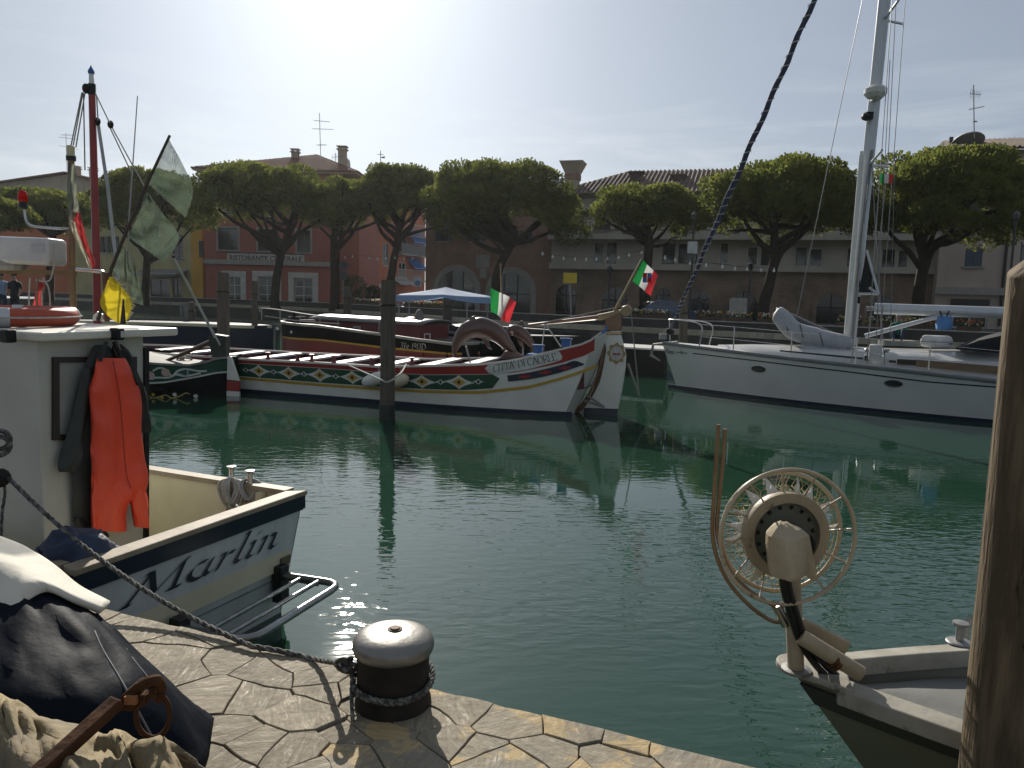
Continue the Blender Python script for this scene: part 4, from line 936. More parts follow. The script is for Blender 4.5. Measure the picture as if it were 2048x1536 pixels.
CAP = {  # serif capitals on a 1-high body: (strokes, advance)
    'C': ([arc(.40, .5, .36, .5, 42, 318, 14)], .78), 'I': ([[(.15, 0), (.15, 1)], [(.03, 0), (.27, 0)], [(.03, 1), (.27, 1)]], .34),
    'T': ([[(.36, 0), (.36, 1)], [(.02, .97), (.70, .97)], [(.22, 0), (.5, 0)], [(.02, .97), (.02, .82)], [(.70, .97), (.70, .82)]], .72),
    'A': ([[(.05, 0), (.38, 1), (.72, 0)], [(.18, .36), (.59, .36)], [(-.04, 0), (.14, 0)], [(.6, 0), (.82, 0)]], .80),
    "'": ([[(.1, 1.02), (.05, .78)]], .22), ' ': ([], .34),
    'D': ([[(.12, 0), (.12, 1)], [(.02, 1), (.30, 1)] + arc(.30, .5, .42, .5, 88, -88, 12) + [(.30, 0), (.02, 0)]], .82),
    'O': ([arc(.40, .5, .37, .5, 0, 360, 20)], .84), 'R': ([[(.12, 0), (.12, 1)], [(.02, 1), (.34, 1)] + arc(.34, .75, .27, .25, 88, -88, 8) + [(.12, .5)], [(.34, .5), (.74, 0)], [(.02, 0), (.24, 0)]], .74),
    'L': ([[(.12, 0), (.12, 1)], [(.02, 1), (.24, 1)], [(.02, .01), (.58, .01), (.6, .2)]], .62), 'E': ([[(.12, 0), (.12, 1)], [(.02, .99), (.56, .99), (.56, .84)], [(.12, .53), (.44, .53)], [(.02, .01), (.58, .01), (.6, .18)]], .66)}
SCR = {  # italic script
    'M': ([[(-.06, .02), (.12, .02)], [(.03, .02), (.30, .98)], [(.20, .98), (.30, .98), (.56, .12)], [(.56, .12), (1.02, .98), (1.10, .98)], [(1.0, .95), (.98, .02)], [(.86, .02), (1.14, .02)]], 1.25),
    'a': ([arc(.28, .28, .25, .30, 75, 330, 12), [(.50, .58), (.42, .10), (.50, .0), (.62, .08)]], .62), 'r': ([[(.10, .55), (.20, .55), (.10, 0)], [(.14, .28), (.30, .52), (.44, .50)]], .46),
    'l': ([[(.18, 1.02), (.26, 1.02), (.10, .08), (.18, .0), (.28, .06)]], .32), 'i': ([[(.10, .55), (.20, .55), (.10, .06), (.18, 0), (.28, .06)], [(.235, .78), (.285, .88)]], .34),
    'n': ([[(.08, .55), (.19, .55), (.08, 0)], [(.13, .30), (.34, .56), (.46, .50), (.40, .08), (.48, 0), (.60, .08)]], .64), 'H': ([[(.05, 0), (.22, 1)], [(.50, 0), (.67, 1)], [(.14, .5), (.58, .5)]], .78),
    '3': ([arc(.25, .76, .2, .22, 150, -80, 9) + arc(.22, .27, .25, .27, 85, -150, 10)], .6), 'V': ([[(.05, .9), (.14, 1), (.22, .9), (.24, 0), (.62, 1)]], .66), 'e': ([[(.08, .28), (.40, .36)] + arc(.24, .3, .2, .28, 15, 320, 12)], .52),
    '1': ([[(.05, .8), (.24, 1), (.14, 0)]], .4), '9': ([arc(.28, .72, .22, .26, 0, 360, 12), [(.5, .78), (.42, .2), (.2, 0)]], .58), 'D': ([[(.16, 1), (.06, 0)], [(-.04, .86), (.2, 1)] + arc(.22, .5, .45, .5, 80, -80, 10) + [(.06, 0)]], .78), ' ': ([], .5)}
def lettering(text, table, nib):
    x = 0; q = []
    for ch in text:
        st_, ad = table[ch]; q += nib_text(st_, x, nib); x += ad
    return q, x
def rope_curve(a, b, sag=0.0, n=12):
    a = Vector(a); b = Vector(b); return [a.lerp(b, i / n) - Vector((0, 0, sag * 4 * (i / n) * (1 - i / n))) for i in range(n + 1)]
def flag_mesh(name, corners, cols, parent, wave=.05, nu=12, nv=6, freq=2.2, phase=0, extra=None):
    """corners: hoist-top, hoist-bottom, fly-bottom, fly-top; cols: vertical stripes from the hoist"""
    a, b, c, d = map(Vector, corners); nrm = (b - a).cross(d - a).normalized(); k = len(cols)
    for i, m in enumerate(cols):
        rows = []
        for x in range(nu // k + 1):
            u = (i + x / (nu // k)) / k
            rows.append([a.lerp(d, u).lerp(b.lerp(c, u), v / nv) + nrm * (wave * math.sin(u * 6.28 * freq / 2 + phase + v * .35) * (.25 + u)) for v in range(nv + 1)])
        mb = MB(); mb.grid(rows); mb.obj(name, m, parent, smooth=True, recalc=False)
flag_g = M('flag_green', (0.02, 0.26, 0.06), 0.8, trans=.45, col2=(0.016, .2, .05)); flag_w = M('flag_white', (0.7, 0.7, 0.68), 0.8, trans=.45, col2=(.6, .6, .58)); flag_r = M('flag_red', (0.62, 0.04, 0.05), 0.8, trans=.45, col2=(.5, .03, .04))

# ------------------------------------------------------------------ long painted rowing boat (white hull, red rail, green band)
near_wl = [atz(480, 785, 0), atz(1000, 828, 0)]
dv = (near_wl[1] - near_wl[0]).normalized(); ang = math.atan2(dv.y, dv.x); nv = Vector((dv.y, -dv.x, 0))
HB = 1.10
stern = atz(1160, 836, 0) - nv * HB * .9          # on the centre line below the stern post
stern = near_wl[1] + dv * 0 - nv * HB * .88
us = (Vector((atz(1163, 836, 0).x, atz(1163, 836, 0).y, 0)) - Vector((stern.x, stern.y, 0))).dot(dv) 
def half_c(u):
    # u = 0 at the picture column 1000; stern post near u ~ 2.2
    e = 2.35
    if u > -1.6: t = min(1, (u + 1.6) / (e + 1.6)); return HB * math.sqrt(max(0.0, 1 - t ** 2.0)) * (1 - .10 * t) + .03
    if u < -8.5: t = min(1, (-8.5 - u) / 3.2); return HB * math.sqrt(max(0, 1 - t * t)) + .03
    return HB + .03
hc = Hull(stern, ang, half_c, lambda u: .85, .10)
sheer_px = [(480, 719), (641, 727), (758, 734.5), (851, 733), (930, 731), (971, 729), (1030, 721), (1068, 712), (1120, 700), (1170, 688), (1190, 677), (1204, 664)]
for _ in range(3): hc.sheer = hc.line(sheer_px)
S_c = hc.sheer; ue = hc.uz(1204, 664)[0]
t_c = thing('rowing_boat', 'long white rowing boat with red rail, green diamond band and a tall white rudder', 'boat', (stern.x, stern.y, 0), 0)
U0 = -11.7
def body_c():
    mb = MB(); rows = []; rows2 = []; n, m = 80, 8
    for i in range(n + 1):
        u = U0 + (ue - U0) * i / n; zt = S_c(u); zl = -.2
        # stern post rakes forward below: shift lower points to smaller u near the end
        def pp(z, side):
            rk = max(0, (u - 0.4) / (ue - 0.4)) if u > 0.4 else 0
            uu = u - rk * rk * .62 * max(0, 1 - max(0, z) / zt) ** 1.3
            return hc.pt(uu, z, 0, side) if rk < .98 else hc.at(uu, side * .03, z)
        rows.append([pp(zl + (zt - zl) * j / m, 1) for j in range(m + 1)]); rows2.append([pp(zl + (zt - zl) * j / m, -1) for j in range(m + 1)])
    mb.grid(rows); mb.grid(rows2); return mb
hull_white = M('white_hull_paint', (0.70, 0.69, 0.63), 0.3, col2=(0.58, 0.57, 0.51), scale=1.3, bump=0.0008, bscale=14, col3=(0.42, 0.38, 0.28), scale3=2.2, ramp3=(.63, .85))
body_c().obj('hull', hull_white, t_c, smooth=True)
rail_bot = hc.line([(480, 726), (641, 735.5), (758, 744), (851, 749), (971, 748), (1030, 745), (1120, 727), (1170, 711), (1197, 697)])
hc.strip(-9.5, ue - .12, S_c, lambda u: rail_bot(u), .008, 'red_rail', red_paint, t_c, n=60)
grn_bot = hc.line([(480, 752), (640, 765), (760, 773), (851, 778), (930, 780), (990, 776)])
u_end = hc.uz(1000, 758)[0]
hc.strip(-9.5, hc.uz(985, 760)[0], lambda u: rail_bot(u) - .012, grn_bot, .008, 'green_band', green_paint, t_c, n=60)
mb = MB(); ug, _ = hc.uz(985, 760); hc.patch(mb, [(ug, rail_bot(ug) - .012), (hc.uz(1000, 757)[0], hc.uz(1000, 757)[1]), (ug, grn_bot(ug))], .008); mb.obj('green_band_tip', green_paint, t_c)
gold_top = hc.line([(480, 753.5), (640, 767), (760, 775), (851, 780), (960, 782), (1060, 771), (1130, 752), (1195, 729)])
hc.strip(-9.5, hc.uz(1194, 730)[0], gold_top, lambda u: gold_top(u) - .058, .011, 'gold_stripe', yellow_paint, t_c, n=70)
# diamonds along the band
wmx, yel, blk = MB(), MB(), MB()
cen = [(505, 737.5), (519.5, 740), (550, 741.5), (579, 744.5), (611, 746.5), (640, 749.5), (674, 752), (705, 754.5)]
def diamond(cx_, cy_, big):
    u, z = hc.uz(cx_, cy_); ba = rail_bot(u); hh = (rail_bot(u) - grn_bot(u)) * (.47 if big else .20); z = (rail_bot(u) + grn_bot(u)) / 2; w = .33 if big else .11
    out = []
    for sx_, sz in ((1, 1), (-1, 1), (-1, -1), (1, -1)):
        pass
    def curve(x0, z0, x1, z1):
        r = []
        for k in range(6):
            t_ = k / 6; bx, bz = (x1 * .30 + x0 * .30), (z0 * .30 + z1 * .30)
            r.append((u + (1 - t_) ** 2 * x0 + 2 * t_ * (1 - t_) * bx + t_ * t_ * x1, z + (1 - t_) ** 2 * z0 + 2 * t_ * (1 - t_) * bz + t_ * t_ * z1))
        return r
    poly = curve(w, 0, 0, hh) + curve(0, hh, -w, 0) + curve(-w, 0, 0, -hh) + curve(0, -hh, w, 0)
    for i in range(len(poly)): hc.patch(wmx, [(u, z), poly[i], poly[(i + 1) % len(poly)]], .013)
    if big:
        q = .42; hc.patch(yel, [(u + w * q, z), (u, z + hh * .58), (u - w * q, z), (u, z - hh * .58)], .016); hc.patch(blk, [(u + .035 * math.cos(k), z + .035 * math.sin(k)) for k in (0, .8, 1.6, 2.4, 3.2, 4, 4.8, 5.6)], .019)
    else: hc.patch(blk, [(u + .035, z), (u, z + .04), (u - .035, z), (u, z - .04)], .016)
dx = (705 - 519.5) / 3
for k in range(-1, 9):
    pass
u_a = hc.uz(519.5, 740)[0]; u_b = hc.uz(918, 763)[0]
bigs = [519.5, 579, 640, 705, 775, 844, 918]
for i, c in enumerate(bigs):
    diamond(c, 750, True)
    nx_ = (c + bigs[i + 1]) / 2 if i < len(bigs) - 1 else 957
    diamond(nx_, 755, False)
diamond(492, 738, False)
wmx.obj('diamond_pattern', M('painted_white', (0.66, 0.66, 0.62), .4), t_c, recalc=False); yel.obj('diamond_centres', yellow_paint, t_c, recalc=False); blk.obj('diamond_dots', black_paint, t_c, recalc=False)
# name plate with swallow-tail ends, lettering
def poly_px(pts, off, name, mat, parent, hull=None):
    h = hull or hc; q = [h.uz(*p) for p in pts]; n = len(q); mb = MB()
    c = (sum(a for a, b in q) / n, sum(b for a, b in q) / n)
    mb.add([h.pt(u, z, off) for u, z in q], [tuple(range(n))]); return mb.obj(name, mat, parent, recalc=False)
def band_px(top, bot, off, name, mat, parent, n=24, hull=None):
    h = hull or hc; t_ = [h.uz(*p) for p in top]; b_ = [h.uz(*p) for p in bot]; rows = []
    T_ = catmull([(a, b, 0) for a, b in t_], 6); B_ = catmull([(a, b, 0) for a, b in b_], 6)
    for a, b in zip(T_, B_): rows.append([h.pt(b.x, b.y, off), h.pt((a.x + b.x) / 2, (a.y + b.y) / 2, off), h.pt(a.x, a.y, off)])
    mb = MB(); mb.grid(rows); return mb.obj(name, mat, parent, recalc=False, smooth=True, sharp=0)
plate = band_px([(970, 737), (985, 727), (1045, 719), (1110, 702), (1125, 712)], [(971, 738), (986, 747), (1048, 740), (1116, 722), (1125, 713)], .013, 'name_plate', M('painted_white', (0.66, 0.66, 0.62), .4), t_c)
def map_text(quads, width, base_px, off, name, mat, parent, hull, sub=1, sx=1.0):
    """base_px: baseline-left, baseline-right, top-left, top-right pixels on the hull side"""
    bl, br, tl, tr = [hull.uz(*p) for p in base_px]; mb = MB()
    for q in quads:
        vs = []
        for x, y in q:
            a = x / width; u = (bl[0] + (br[0] - bl[0]) * a) * (1 - y) + (tl[0] + (tr[0] - tl[0]) * a) * y; z = (bl[1] + (br[1] - bl[1]) * a) * (1 - y) + (tl[1] + (tr[1] - tl[1]) * a) * y; vs.append(hull.pt(u, z, off))
        mb.add(vs, [(0, 1, 2, 3)])
    return mb.obj(name, mat, parent, recalc=False)
q, w = lettering("CITTA' DI CAORLE", CAP, (.055, .02))
map_text(q, w, [(987, 744.5), (1116, 720.5), (987, 730), (1111, 706)], .017, 'name_lettering', black_paint, plate, hc)
sw = band_px([(1015, 757), (1060, 751), (1106, 741), (1145, 722), (1168, 727)], [(1017, 763), (1062, 757), (1110, 747), (1150, 735), (1168, 730)], .013, 'navy_swallowtail', navy_paint, t_c)
sw = band_px([(1014, 751), (1060, 744.5), (1106, 734), (1148, 723), (1152, 724)], [(1020, 763), (1062, 758), (1110, 748), (1152, 735), (1166, 729)], .014, 'navy_swallowtail', navy_paint, t_c)
mbx = MB()
for cx_, cy_ in ((1050, 753), (1091, 745), (1130, 736)):
    u, z = hc.uz(cx_, cy_)
    mbx = MB()
    for a, b in ((.115, .022), (.03, .05)):
        tl = .08 if a > .1 else 0
        hc.patch(mbx, [(u - a, z - b * .8 - tl * a), (u + a, z - b * .8 + tl * a * 2), (u + a, z + b * .8 + tl * a * 2), (u - a, z + b * .8 - tl * a)], .018 + a * .01)
    mbx.obj('red_cross', red_paint, t_c, recalc=False)

# boot top
hc.strip(-9.5, 1.35, lambda u: .10, lambda u: -.05, .006, 'dark_boot_top', navy_paint, t_c, n=50)
# gunwale capping (white, catches the sun), far gunwale, floor, thwarts
gloss_white = M('glossy_white_varnish', (0.66, 0.62, 0.58), 0.16, col2=(0.55, 0.5, 0.47), scale=4, coat=.3)
maroon = M('maroon_inside', (0.10, 0.018, 0.022), 0.4, col2=(0.07, 0.014, 0.017), scale=3)
def cap(side, w, name, u0=U0 + .2, u1=None, mat=gloss_white):
    rows = []; u1 = u1 or ue - .02
    for i in range(81):
        u = u0 + (u1 - u0) * i / 80; z = S_c(u); b = hc.b(u, z)
        bi = max(.0, b - w); rows.append([hc.at(u, side * (b + .025), z - .01), hc.at(u, side * (b + .025), z + .03), hc.at(u, side * bi, z + .03), hc.at(u, side * bi, z - .01)])
    mb = MB(); mb.grid(rows, True); return mb.obj(name, mat, t_c, smooth=True, sharp=.5)
cap(1, .10, 'gunwale'); cap(-1, .12, 'gunwale')
mb = MB(); rows = []
for i in range(61):
    u = U0 + (ue - .3 - U0) * i / 60; z = .30 + max(0, u) * .16; b = max(.01, hc.b(u, z) - .05); zt = S_c(u) - .015; bt = max(.012, hc.b(u, zt) - .03)
    rows.append([hc.at(u, bt, zt), hc.at(u, b, z), hc.at(u, -b, z), hc.at(u, -bt, zt)])
mb.grid(rows); mb.obj('inner_planking', maroon, t_c, smooth=True)
for k, u in enumerate([-9.2, -8.1, -7.0, -5.9, -4.8, -3.75, -2.7, -1.65, -.75]):
    z = S_c(u) - .03; b = hc.b(u, z) - .06; mb = MB()
    mb.prism([hc.at(u - .14, b, z), hc.at(u + .14, b, z), hc.at(u - .06, -b, z), hc.at(u - .34, -b, z)], (0, 0, .045)); mb.obj('thwart', M('thwart_white', (.78, .74, .70), .35, col2=(.66, .62, .58), scale=4), t_c, bevel=.008)
    if k % 2: mb = MB(); mb.box(hc.at(u + .75, 0, .36), (.7, 1.2, .03), Matrix.Rotation(ang, 3, 'Z')); mb.obj('floor_board', blue_paint, t_c)
dk = MB(); rows = []
for i in range(21):
    u = -.2 + (ue - .1 + .2) * i / 20; z = S_c(u) - .005; b = max(.01, hc.b(u, z) - .04); rows.append([hc.at(u, b * x, z + .02 * (1 - abs(x))) for x in (-1, -.5, 0, .5, 1)])
dk.grid(rows); dk.obj('stern_deck', gloss_white, t_c, smooth=True)
# oar posts on the near rail
for px in (535, 594, 622, 666, 742, 822):
    u = hc.uz(px, 728)[0]; z = S_c(u); c = hc.at(u, hc.b(u, z) - .03, z + .03); mb = MB()
    mb.lathe([(.055, 0), (.05, .03), (.035, .05), (.035, .12), (.06, .13), (.06, .155)], c, 10); mb.obj('oar_post', dark_red_paint, t_c, smooth=True)
for px, yb in ((1075, 708), (1131, 693)):
    u = hc.uz(px, yb)[0]; z = S_c(u); c = hc.at(u, hc.b(u, z) - .05, z + .03); mb = MB(); mb.box(c + Vector((0, 0, .07)), (.17, .10, .14), Matrix.Rotation(ang, 3, 'Z')); mb.box(c + Vector((0, 0, .155)), (.22, .12, .03), Matrix.Rotation(ang, 3, 'Z')); mb.obj('rowlock_block', blue_paint, t_c, bevel=.01)
for x0, x1 in ((978, 1000), (1016, 1040)):
    u0 = hc.uz(x0, 722)[0]; u1 = hc.uz(x1, 722)[0]; z = S_c(u0); mb = MB(); mb.box(hc.at((u0 + u1) / 2, -.35, z + .05), (u1 - u0, .5, .06), Matrix.Rotation(ang, 3, 'Z')); mb.obj('deck_chock', blue_paint, t_c)
mb = MB(); zz = S_c(ue); rows = []
u_blue = hc.uz(1172, 684)[0]
for i in range(11):
    u = u_blue + (ue - u_blue) * i / 10; z = S_c(u); rows.append([hc.at(u, .06 + .05 * (1 - i / 10), z + .035), hc.at(u, .06 + .05 * (1 - i / 10), z + .05 + .06 * i / 10), hc.at(u, -.1, z + .05 + .06 * i / 10), hc.at(u, -.1, z + .035)])
mb.grid(rows, True); mb.f.append([40, 41, 42, 43]); mb.m.append(0); mb.obj('blue_stern_cap', blue_paint, t_c)
# stern post iron band, rudder
post = catmull([hc.at(*(hc.on_plane(x, y, 0)[0], 0, hc.on_plane(x, y, 0)[1])) for x, y in ((1208, 664), (1207, 700), (1200, 740), (1186, 780), (1165, 812), (1150, 824))], 6)
mb = MB(); mb.tube(post, .055, 8); mb.obj('stern_post', varnish, t_c, smooth=True)
def slab(px_pts, n, th, name, mat, parent, hull=hc, nsm=0):
    pts = [hull.on_plane(x, y, n) for x, y in px_pts]; mb = MB(); mb.prism([hull.at(u, n + th / 2, z) for u, z in pts], hull.n * -th); return mb.obj(name, mat, parent, bevel=.012)
rud_w = [(1208, 664), (1240, 662), (1247, 690), (1252, 708), (1251, 735), (1244, 780), (1236, 818), (1170, 815), (1187, 790), (1200, 765), (1207, 735), (1213, 700)]
rd = slab(rud_w, 0, .09, 'rudder', hull_white, t_c)
slab([(1170, 815.5), (1236, 818.5), (1233, 836), (1200, 838), (1166, 832)], 0, .094, 'rudder_foot', navy_paint, rd)
slab([(1213, 636), (1245, 622), (1243, 660), (1210, 662.5)], 0, .10, 'rudder_head', varnish, rd)
slab([(1207, 664), (1243, 664), (1243, 669.5), (1207, 669.5)], 0, .13, 'brass_strap', M('brass_strap', (0.42, 0.34, 0.18), .35, metal=.8), rd)
def emblem(h, cx_, cy_, n, rr, parent, sc=1.0):
    u, z = h.on_plane(cx_, cy_, n); mb = MB(); mg = MB(); mr_ = MB()
    f_ = lambda a, r: h.at(u + r * math.cos(a), n, z + r * math.sin(a) * 1.15)
    lob = lambda a: rr * (1 + .12 * math.cos(8 * a))
    K = 40
    mb.add([f_(2 * math.pi * k / K, lob(2 * math.pi * k / K)) for k in range(K)], [tuple(range(K))]); o = mb.obj('emblem', M('gilt_paint', (0.42, 0.30, 0.10), .45, col2=(.22, .13, .06), scale=14), parent, recalc=False)
    mg.add([f_(2 * math.pi * k / K, rr * .72) + h.n * .003 for k in range(K)], [tuple(range(K))]); mg.obj('emblem_field', M('emblem_field', (0.55, 0.53, 0.5), .5, col2=(.35, .33, .36), scale=18), o, recalc=False)
    mr_.add([h.at(u - rr * .5, n + .006, z - rr * .18), h.at(u - rr * .3, n + .006, z + rr * .12), h.at(u, n + .006, z - rr * .02), h.at(u + rr * .3, n + .006, z + rr * .12), h.at(u + rr * .5, n + .006, z - rr * .18)], [(0, 1, 2, 3, 4)])
    mr_.obj('emblem_device', red_paint, o, recalc=False)
emblem(hc, 1233, 707, .055, .17, rd)
# tiller beam and long tiller arm, tackle
a = [hc.at(*(lambda q: (q[0], 0, q[1]))(hc.on_plane(x, y, 0))) for x, y in ((1196, 635), (1225, 629), (1258, 622))]
mb = MB(); mb.beam(a[0], a[2], .10, .12); mb.obj('tiller_head', pale_wood, rd, bevel=.02)
mb = MB(); mb.lathe([(.0, -.06), (.10, -.06), (.11, -.03), (.11, .03), (.10, .06), (0, .06)], hc.at(hc.on_plane(1253, 622, 0)[0], 0, hc.on_plane(1253, 622, 0)[1]), 18, axis=hc.n); mb.obj('sheave', pale_wood, rd, smooth=True)
b0 = hc.on_plane(1057, 650, 0); mb = MB(); mb.tube([hc.at(b0[0], 0, b0[1]), a[0].lerp(a[1], .2)], [.025, .05], 8); mb.obj('tiller', varnish, rd, smooth=True)
mb = MB(); mb.tube([hc.at(b0[0] + .3, .02, b0[1] + .05), a[2] + Vector((0, 0, .12))], .012, 6); mb.obj('tiller_rope', rope_grey, rd)
pe = [hc.at(*(lambda q: (q[0], .1, q[1]))(hc.on_plane(x, y, .1))) for x, y in ((1262, 624), (1278, 790), (1256, 727), (1278, 790), (1309, 848), (1228, 832))]
mb = MB(); mb.tube([pe[0], pe[1]], .012, 5); mb.tube([pe[2], pe[3]], .025, 6); mb.tube([pe[3], pe[4]], .012, 5); mb.obj('rudder_tackle', rope_grey, rd)
mb = MB()
for yy in (0, 1): mb.tube([hc.at(hc.on_plane(1168 + 6 * yy, 800 - 12 * yy, 0)[0], .06, hc.on_plane(1168, 800 - 12 * yy, 0)[1]), hc.at(hc.on_plane(1210, 812, 0)[0], .06, hc.on_plane(1208, 813, 0)[1])], .022, 6)
mb.obj('rudder_iron', galv, rd)
# ropes from the tiller down to the rail
mb = MB()
for x, y in ((1084, 690), (1122, 690)):
    q0 = hc.on_plane(1090, 647, 0); q1 = hc.on_plane(x, y + 3, .5); mb.tube([hc.at(q0[0], 0, q0[1]), hc.at(q1[0], .5, q1[1])], .012, 5)
mb.obj('tiller_lashing', rope_white, t_c)
# stern flag on a raked pole
fl = thing('flag', 'Italian flag with a naval crest flying from the raked pole at the rowing boat stern', 'flag', tuple(hc.at(hc.on_plane(1228, 628, 0)[0], 0, hc.on_plane(1228, 628, 0)[1])), 0)
P_ = lambda x, y, n=0: (lambda q: hc.at(q[0], n, q[1]))(hc.on_plane(x, y, n))
mb = MB(); mb.tube([P_(1226, 628), P_(1284, 518)], [.03, .02], 8); mb.obj('pole', pale_wood, fl)
flag_mesh('cloth', (P_(1284, 518), P_(1265, 562), P_(1302, 592, .1), P_(1317, 552, .1)), (flag_g, flag_w, flag_r), fl, wave=.03)
cr_ = MB(); c0 = P_(1294, 555, .12)
for dx_, dz, m_ in ((-.04, .04, 0), (.045, .04, 1), (-.04, -.05, 1), (.045, -.05, 0)): cr_.mi = m_; cr_.prism([c0 + hc.d * (dx_ - .04) + Vector((0, 0, dz - .045)), c0 + hc.d * (dx_ + .04) + Vector((0, 0, dz - .045)), c0 + hc.d * (dx_ + .04) + Vector((0, 0, dz + .045)), c0 + hc.d * (dx_ - .04) + Vector((0, 0, dz + .045))], hc.n * .004)
cr_.obj('crest', [flag_r, blue_paint], fl)
# two fenders on the near side
for x, y, lab, m in ((757, 757, 'white sausage fender on the rowing boat left of the tall post', white_paint), (800, 762, 'dirty yellow fender hanging on the rowing boat right of the tall post', M('yellowed_fender', (0.50, 0.42, 0.2), .5, col2=(.6, .55, .45), scale=4))):
    u, z = hc.uz(x, y); c = hc.pt(u, z, .15); fd = thing('fender', lab, 'fender', tuple(c), ang); mb = MB(local=True)
    mb.lathe([(0, -.30), (.06, -.29), (.11, -.22), (.13, -.1), (.13, .1), (.11, .22), (.05, .29), (0, .30)], (0, 0, 0), 14, axis=(1, -.1, .35)); mb.obj('float', m, fd, smooth=True)
    mb = MB(); mb.tube([c + Vector((.1, 0, .1)), hc.pt(u, S_c(u) + .04, -.02)], .01, 5); mb.obj('lanyard', rope_white, fd)
# white mooring line looping round the post
u1, z1 = hc.uz(700, 742); u2 = hc.uz(812, 737)
mr_o = MB(); p0 = hc.pt(u1, S_c(u1), .02); p1 = aty(757, 757, 13.3); p2 = aty(775, 764, 13.25); p3 = aty(800, 748, 13.6); p4 = hc.pt(u2[0], S_c(u2[0]) + .05, -.02)
mr_o.tube(catmull([p0, p1, p2, p3, p4], 8), .016, 6)
tag(mr_o.obj('mooring_line', rope_white), 'white mooring line slung from the rowing boat rail round the tallest wooden post', 'rope')
# carved dolphins leaning over the far gunwale
tar_black = M('tar_black', (.006, .0065, .0065), .6, spec=.06, col2=(.012, .012, .012), scale=5)
bronze = M('carved_brown_wood', (0.085, 0.038, 0.022), 0.28, col2=(0.05, 0.022, 0.014), scale=2.5, coat=.5, bump=.001)
def dolphin(label, Y, spine, rads, fin, flip, tail, stick, eye):
    pts = [aty(x, y, Y) for x, y in spine]; base = aty(stick[1][0], stick[1][1], Y) if stick else pts[-1]
    th = thing('dolphin_statue', label, 'dolphin statue', tuple(base), 0, 'carved wooden dolphins'); k = Y / F
    P = catmull(pts, 6); Rr = []; rads = [q * .84 for q in rads]
    for i in range(len(P)): Rr.append(interp([j * 6 for j in range(len(rads))], [r * k for r in rads], i))
    mb = MB(); mb.tube(P, Rr, 14, sq=.8); mb.obj('body', bronze, th, smooth=True, sharp=0)
    def blade(px_pts, name, w=.05, tilt=0):
        q = [aty(x, y, Y) for x, y in px_pts]; m = MB(); m.prism([p + Vector((0, -w / 2, 0)) for p in q], (0, w, 0)); return m.obj(name, bronze, th, bevel=.015)
    blade(fin, 'dorsal_fin'); blade(flip, 'flipper', .07); blade(tail, 'tail_fluke', .28)
    m = MB(); m.ball(aty(eye[0], eye[1], Y) + Vector((0, -rads[2] * k * .74, 0)), .022, 8, 6); m.obj('eye', gloss_white, th, smooth=True)
    if stick: m = MB(); m.tube([aty(stick[0][0], stick[0][1], Y), base - Vector((0, 0, .12))], .02, 6); m.tube([pts[-2], pts[-2] - Vector((0, 0, .6))], .04, 6); m.obj('prop', galv, th)
dolphin('larger carved brown dolphin arching nose down above the rowing boat rail', 15.9, [(911, 714), (909, 703), (916, 682), (934, 662), (962, 655), (992, 666), (1014, 688), (1030, 706), (1040, 716)], [3, 6, 13, 21, 25, 22, 14, 7, 4],
        [(938, 650), (932, 645), (944, 633), (951, 631), (949, 640), (956, 648)], [(962, 676), (975, 680), (985, 700), (974, 694)], [(1010, 702), (1034, 704), (1056, 716), (1040, 718), (1018, 716), (1000, 716)], ((932, 692), (945, 729)), (921, 676))
dolphin('smaller carved brown dolphin behind the larger one', 17.0, [(1018, 672), (1020, 662), (1030, 661), (1044, 668), (1056, 680), (1066, 692), (1078, 700)], [5, 11, 14, 15, 12, 7, 4],
        [(1034, 648), (1044, 640), (1050, 652)], [(1034, 680), (1046, 684), (1050, 698), (1040, 692)], [(1064, 690), (1084, 692), (1090, 700), (1074, 704), (1060, 704)], ((1046, 690), (1046, 720)), (1024, 664))
# ------------------------------------------------------------------ black and red boat behind
def hull_from(pA, pB, HBm, sheer_px, taper=(2.0, 2.0), flare=.15, ext=(0, 0), left_pointed=True, right_pointed=True):
    """near side runs from world point pA (left end) to pB; centre line lies HBm behind it"""
    dv = (pB - pA).normalized(); nv = Vector((dv.y, -dv.x, 0)); L = (pB - pA).length
    def half(u):
        b = HBm
        if left_pointed and u < taper[0]: t = max(0, min(1, (taper[0] - u) / taper[0])); b = min(b, HBm * math.sqrt(max(0, 1 - t * t)) + .03)
        if right_pointed and u > L - taper[1]: t = max(0, min(1, (u - L + taper[1]) / taper[1])); b = min(b, HBm * math.sqrt(max(0, 1 - t * t)) + .03)
        return b
    o = pA - nv * HBm; h = Hull(o, math.atan2(dv.y, dv.x), half, lambda u: 1.0, flare); h.L = L
    for _ in range(3): h.sheer = h.line(sheer_px)
    return h
def g(p): return Vector((p.x, p.y, 0))
A, B = g(aty(512, 640, 22.5)), g(aty(905, 690, 19.6))
hr = hull_from(A, B, 1.5, [(515, 622), (560, 640), (640, 652), (758, 668), (862, 682), (905, 688)], taper=(2.2, 1.2))
t_r = thing('fishing_boat', 'old black and red wooden boat with a red cabin and yellow hull stripe', 'boat', tuple(hr.o))
def two_sides(h, u0, u1, zl=-.25, n=50, m=7, close=True):
    mb = MB(); ra = []; rb = []
    for i in range(n + 1):
        u = u0 + (u1 - u0) * i / n; zt = h.sheer(u); ra.append([h.pt(u, zl + (zt - zl) * j / m, 0, 1) for j in range(m + 1)]); rb.append([h.pt(u, zl + (zt - zl) * j / m, 0, -1) for j in range(m + 1)])
    mb.grid(ra); mb.grid(rb)
    for k in (0, n): mb.grid([ra[k], rb[k]])
    return mb
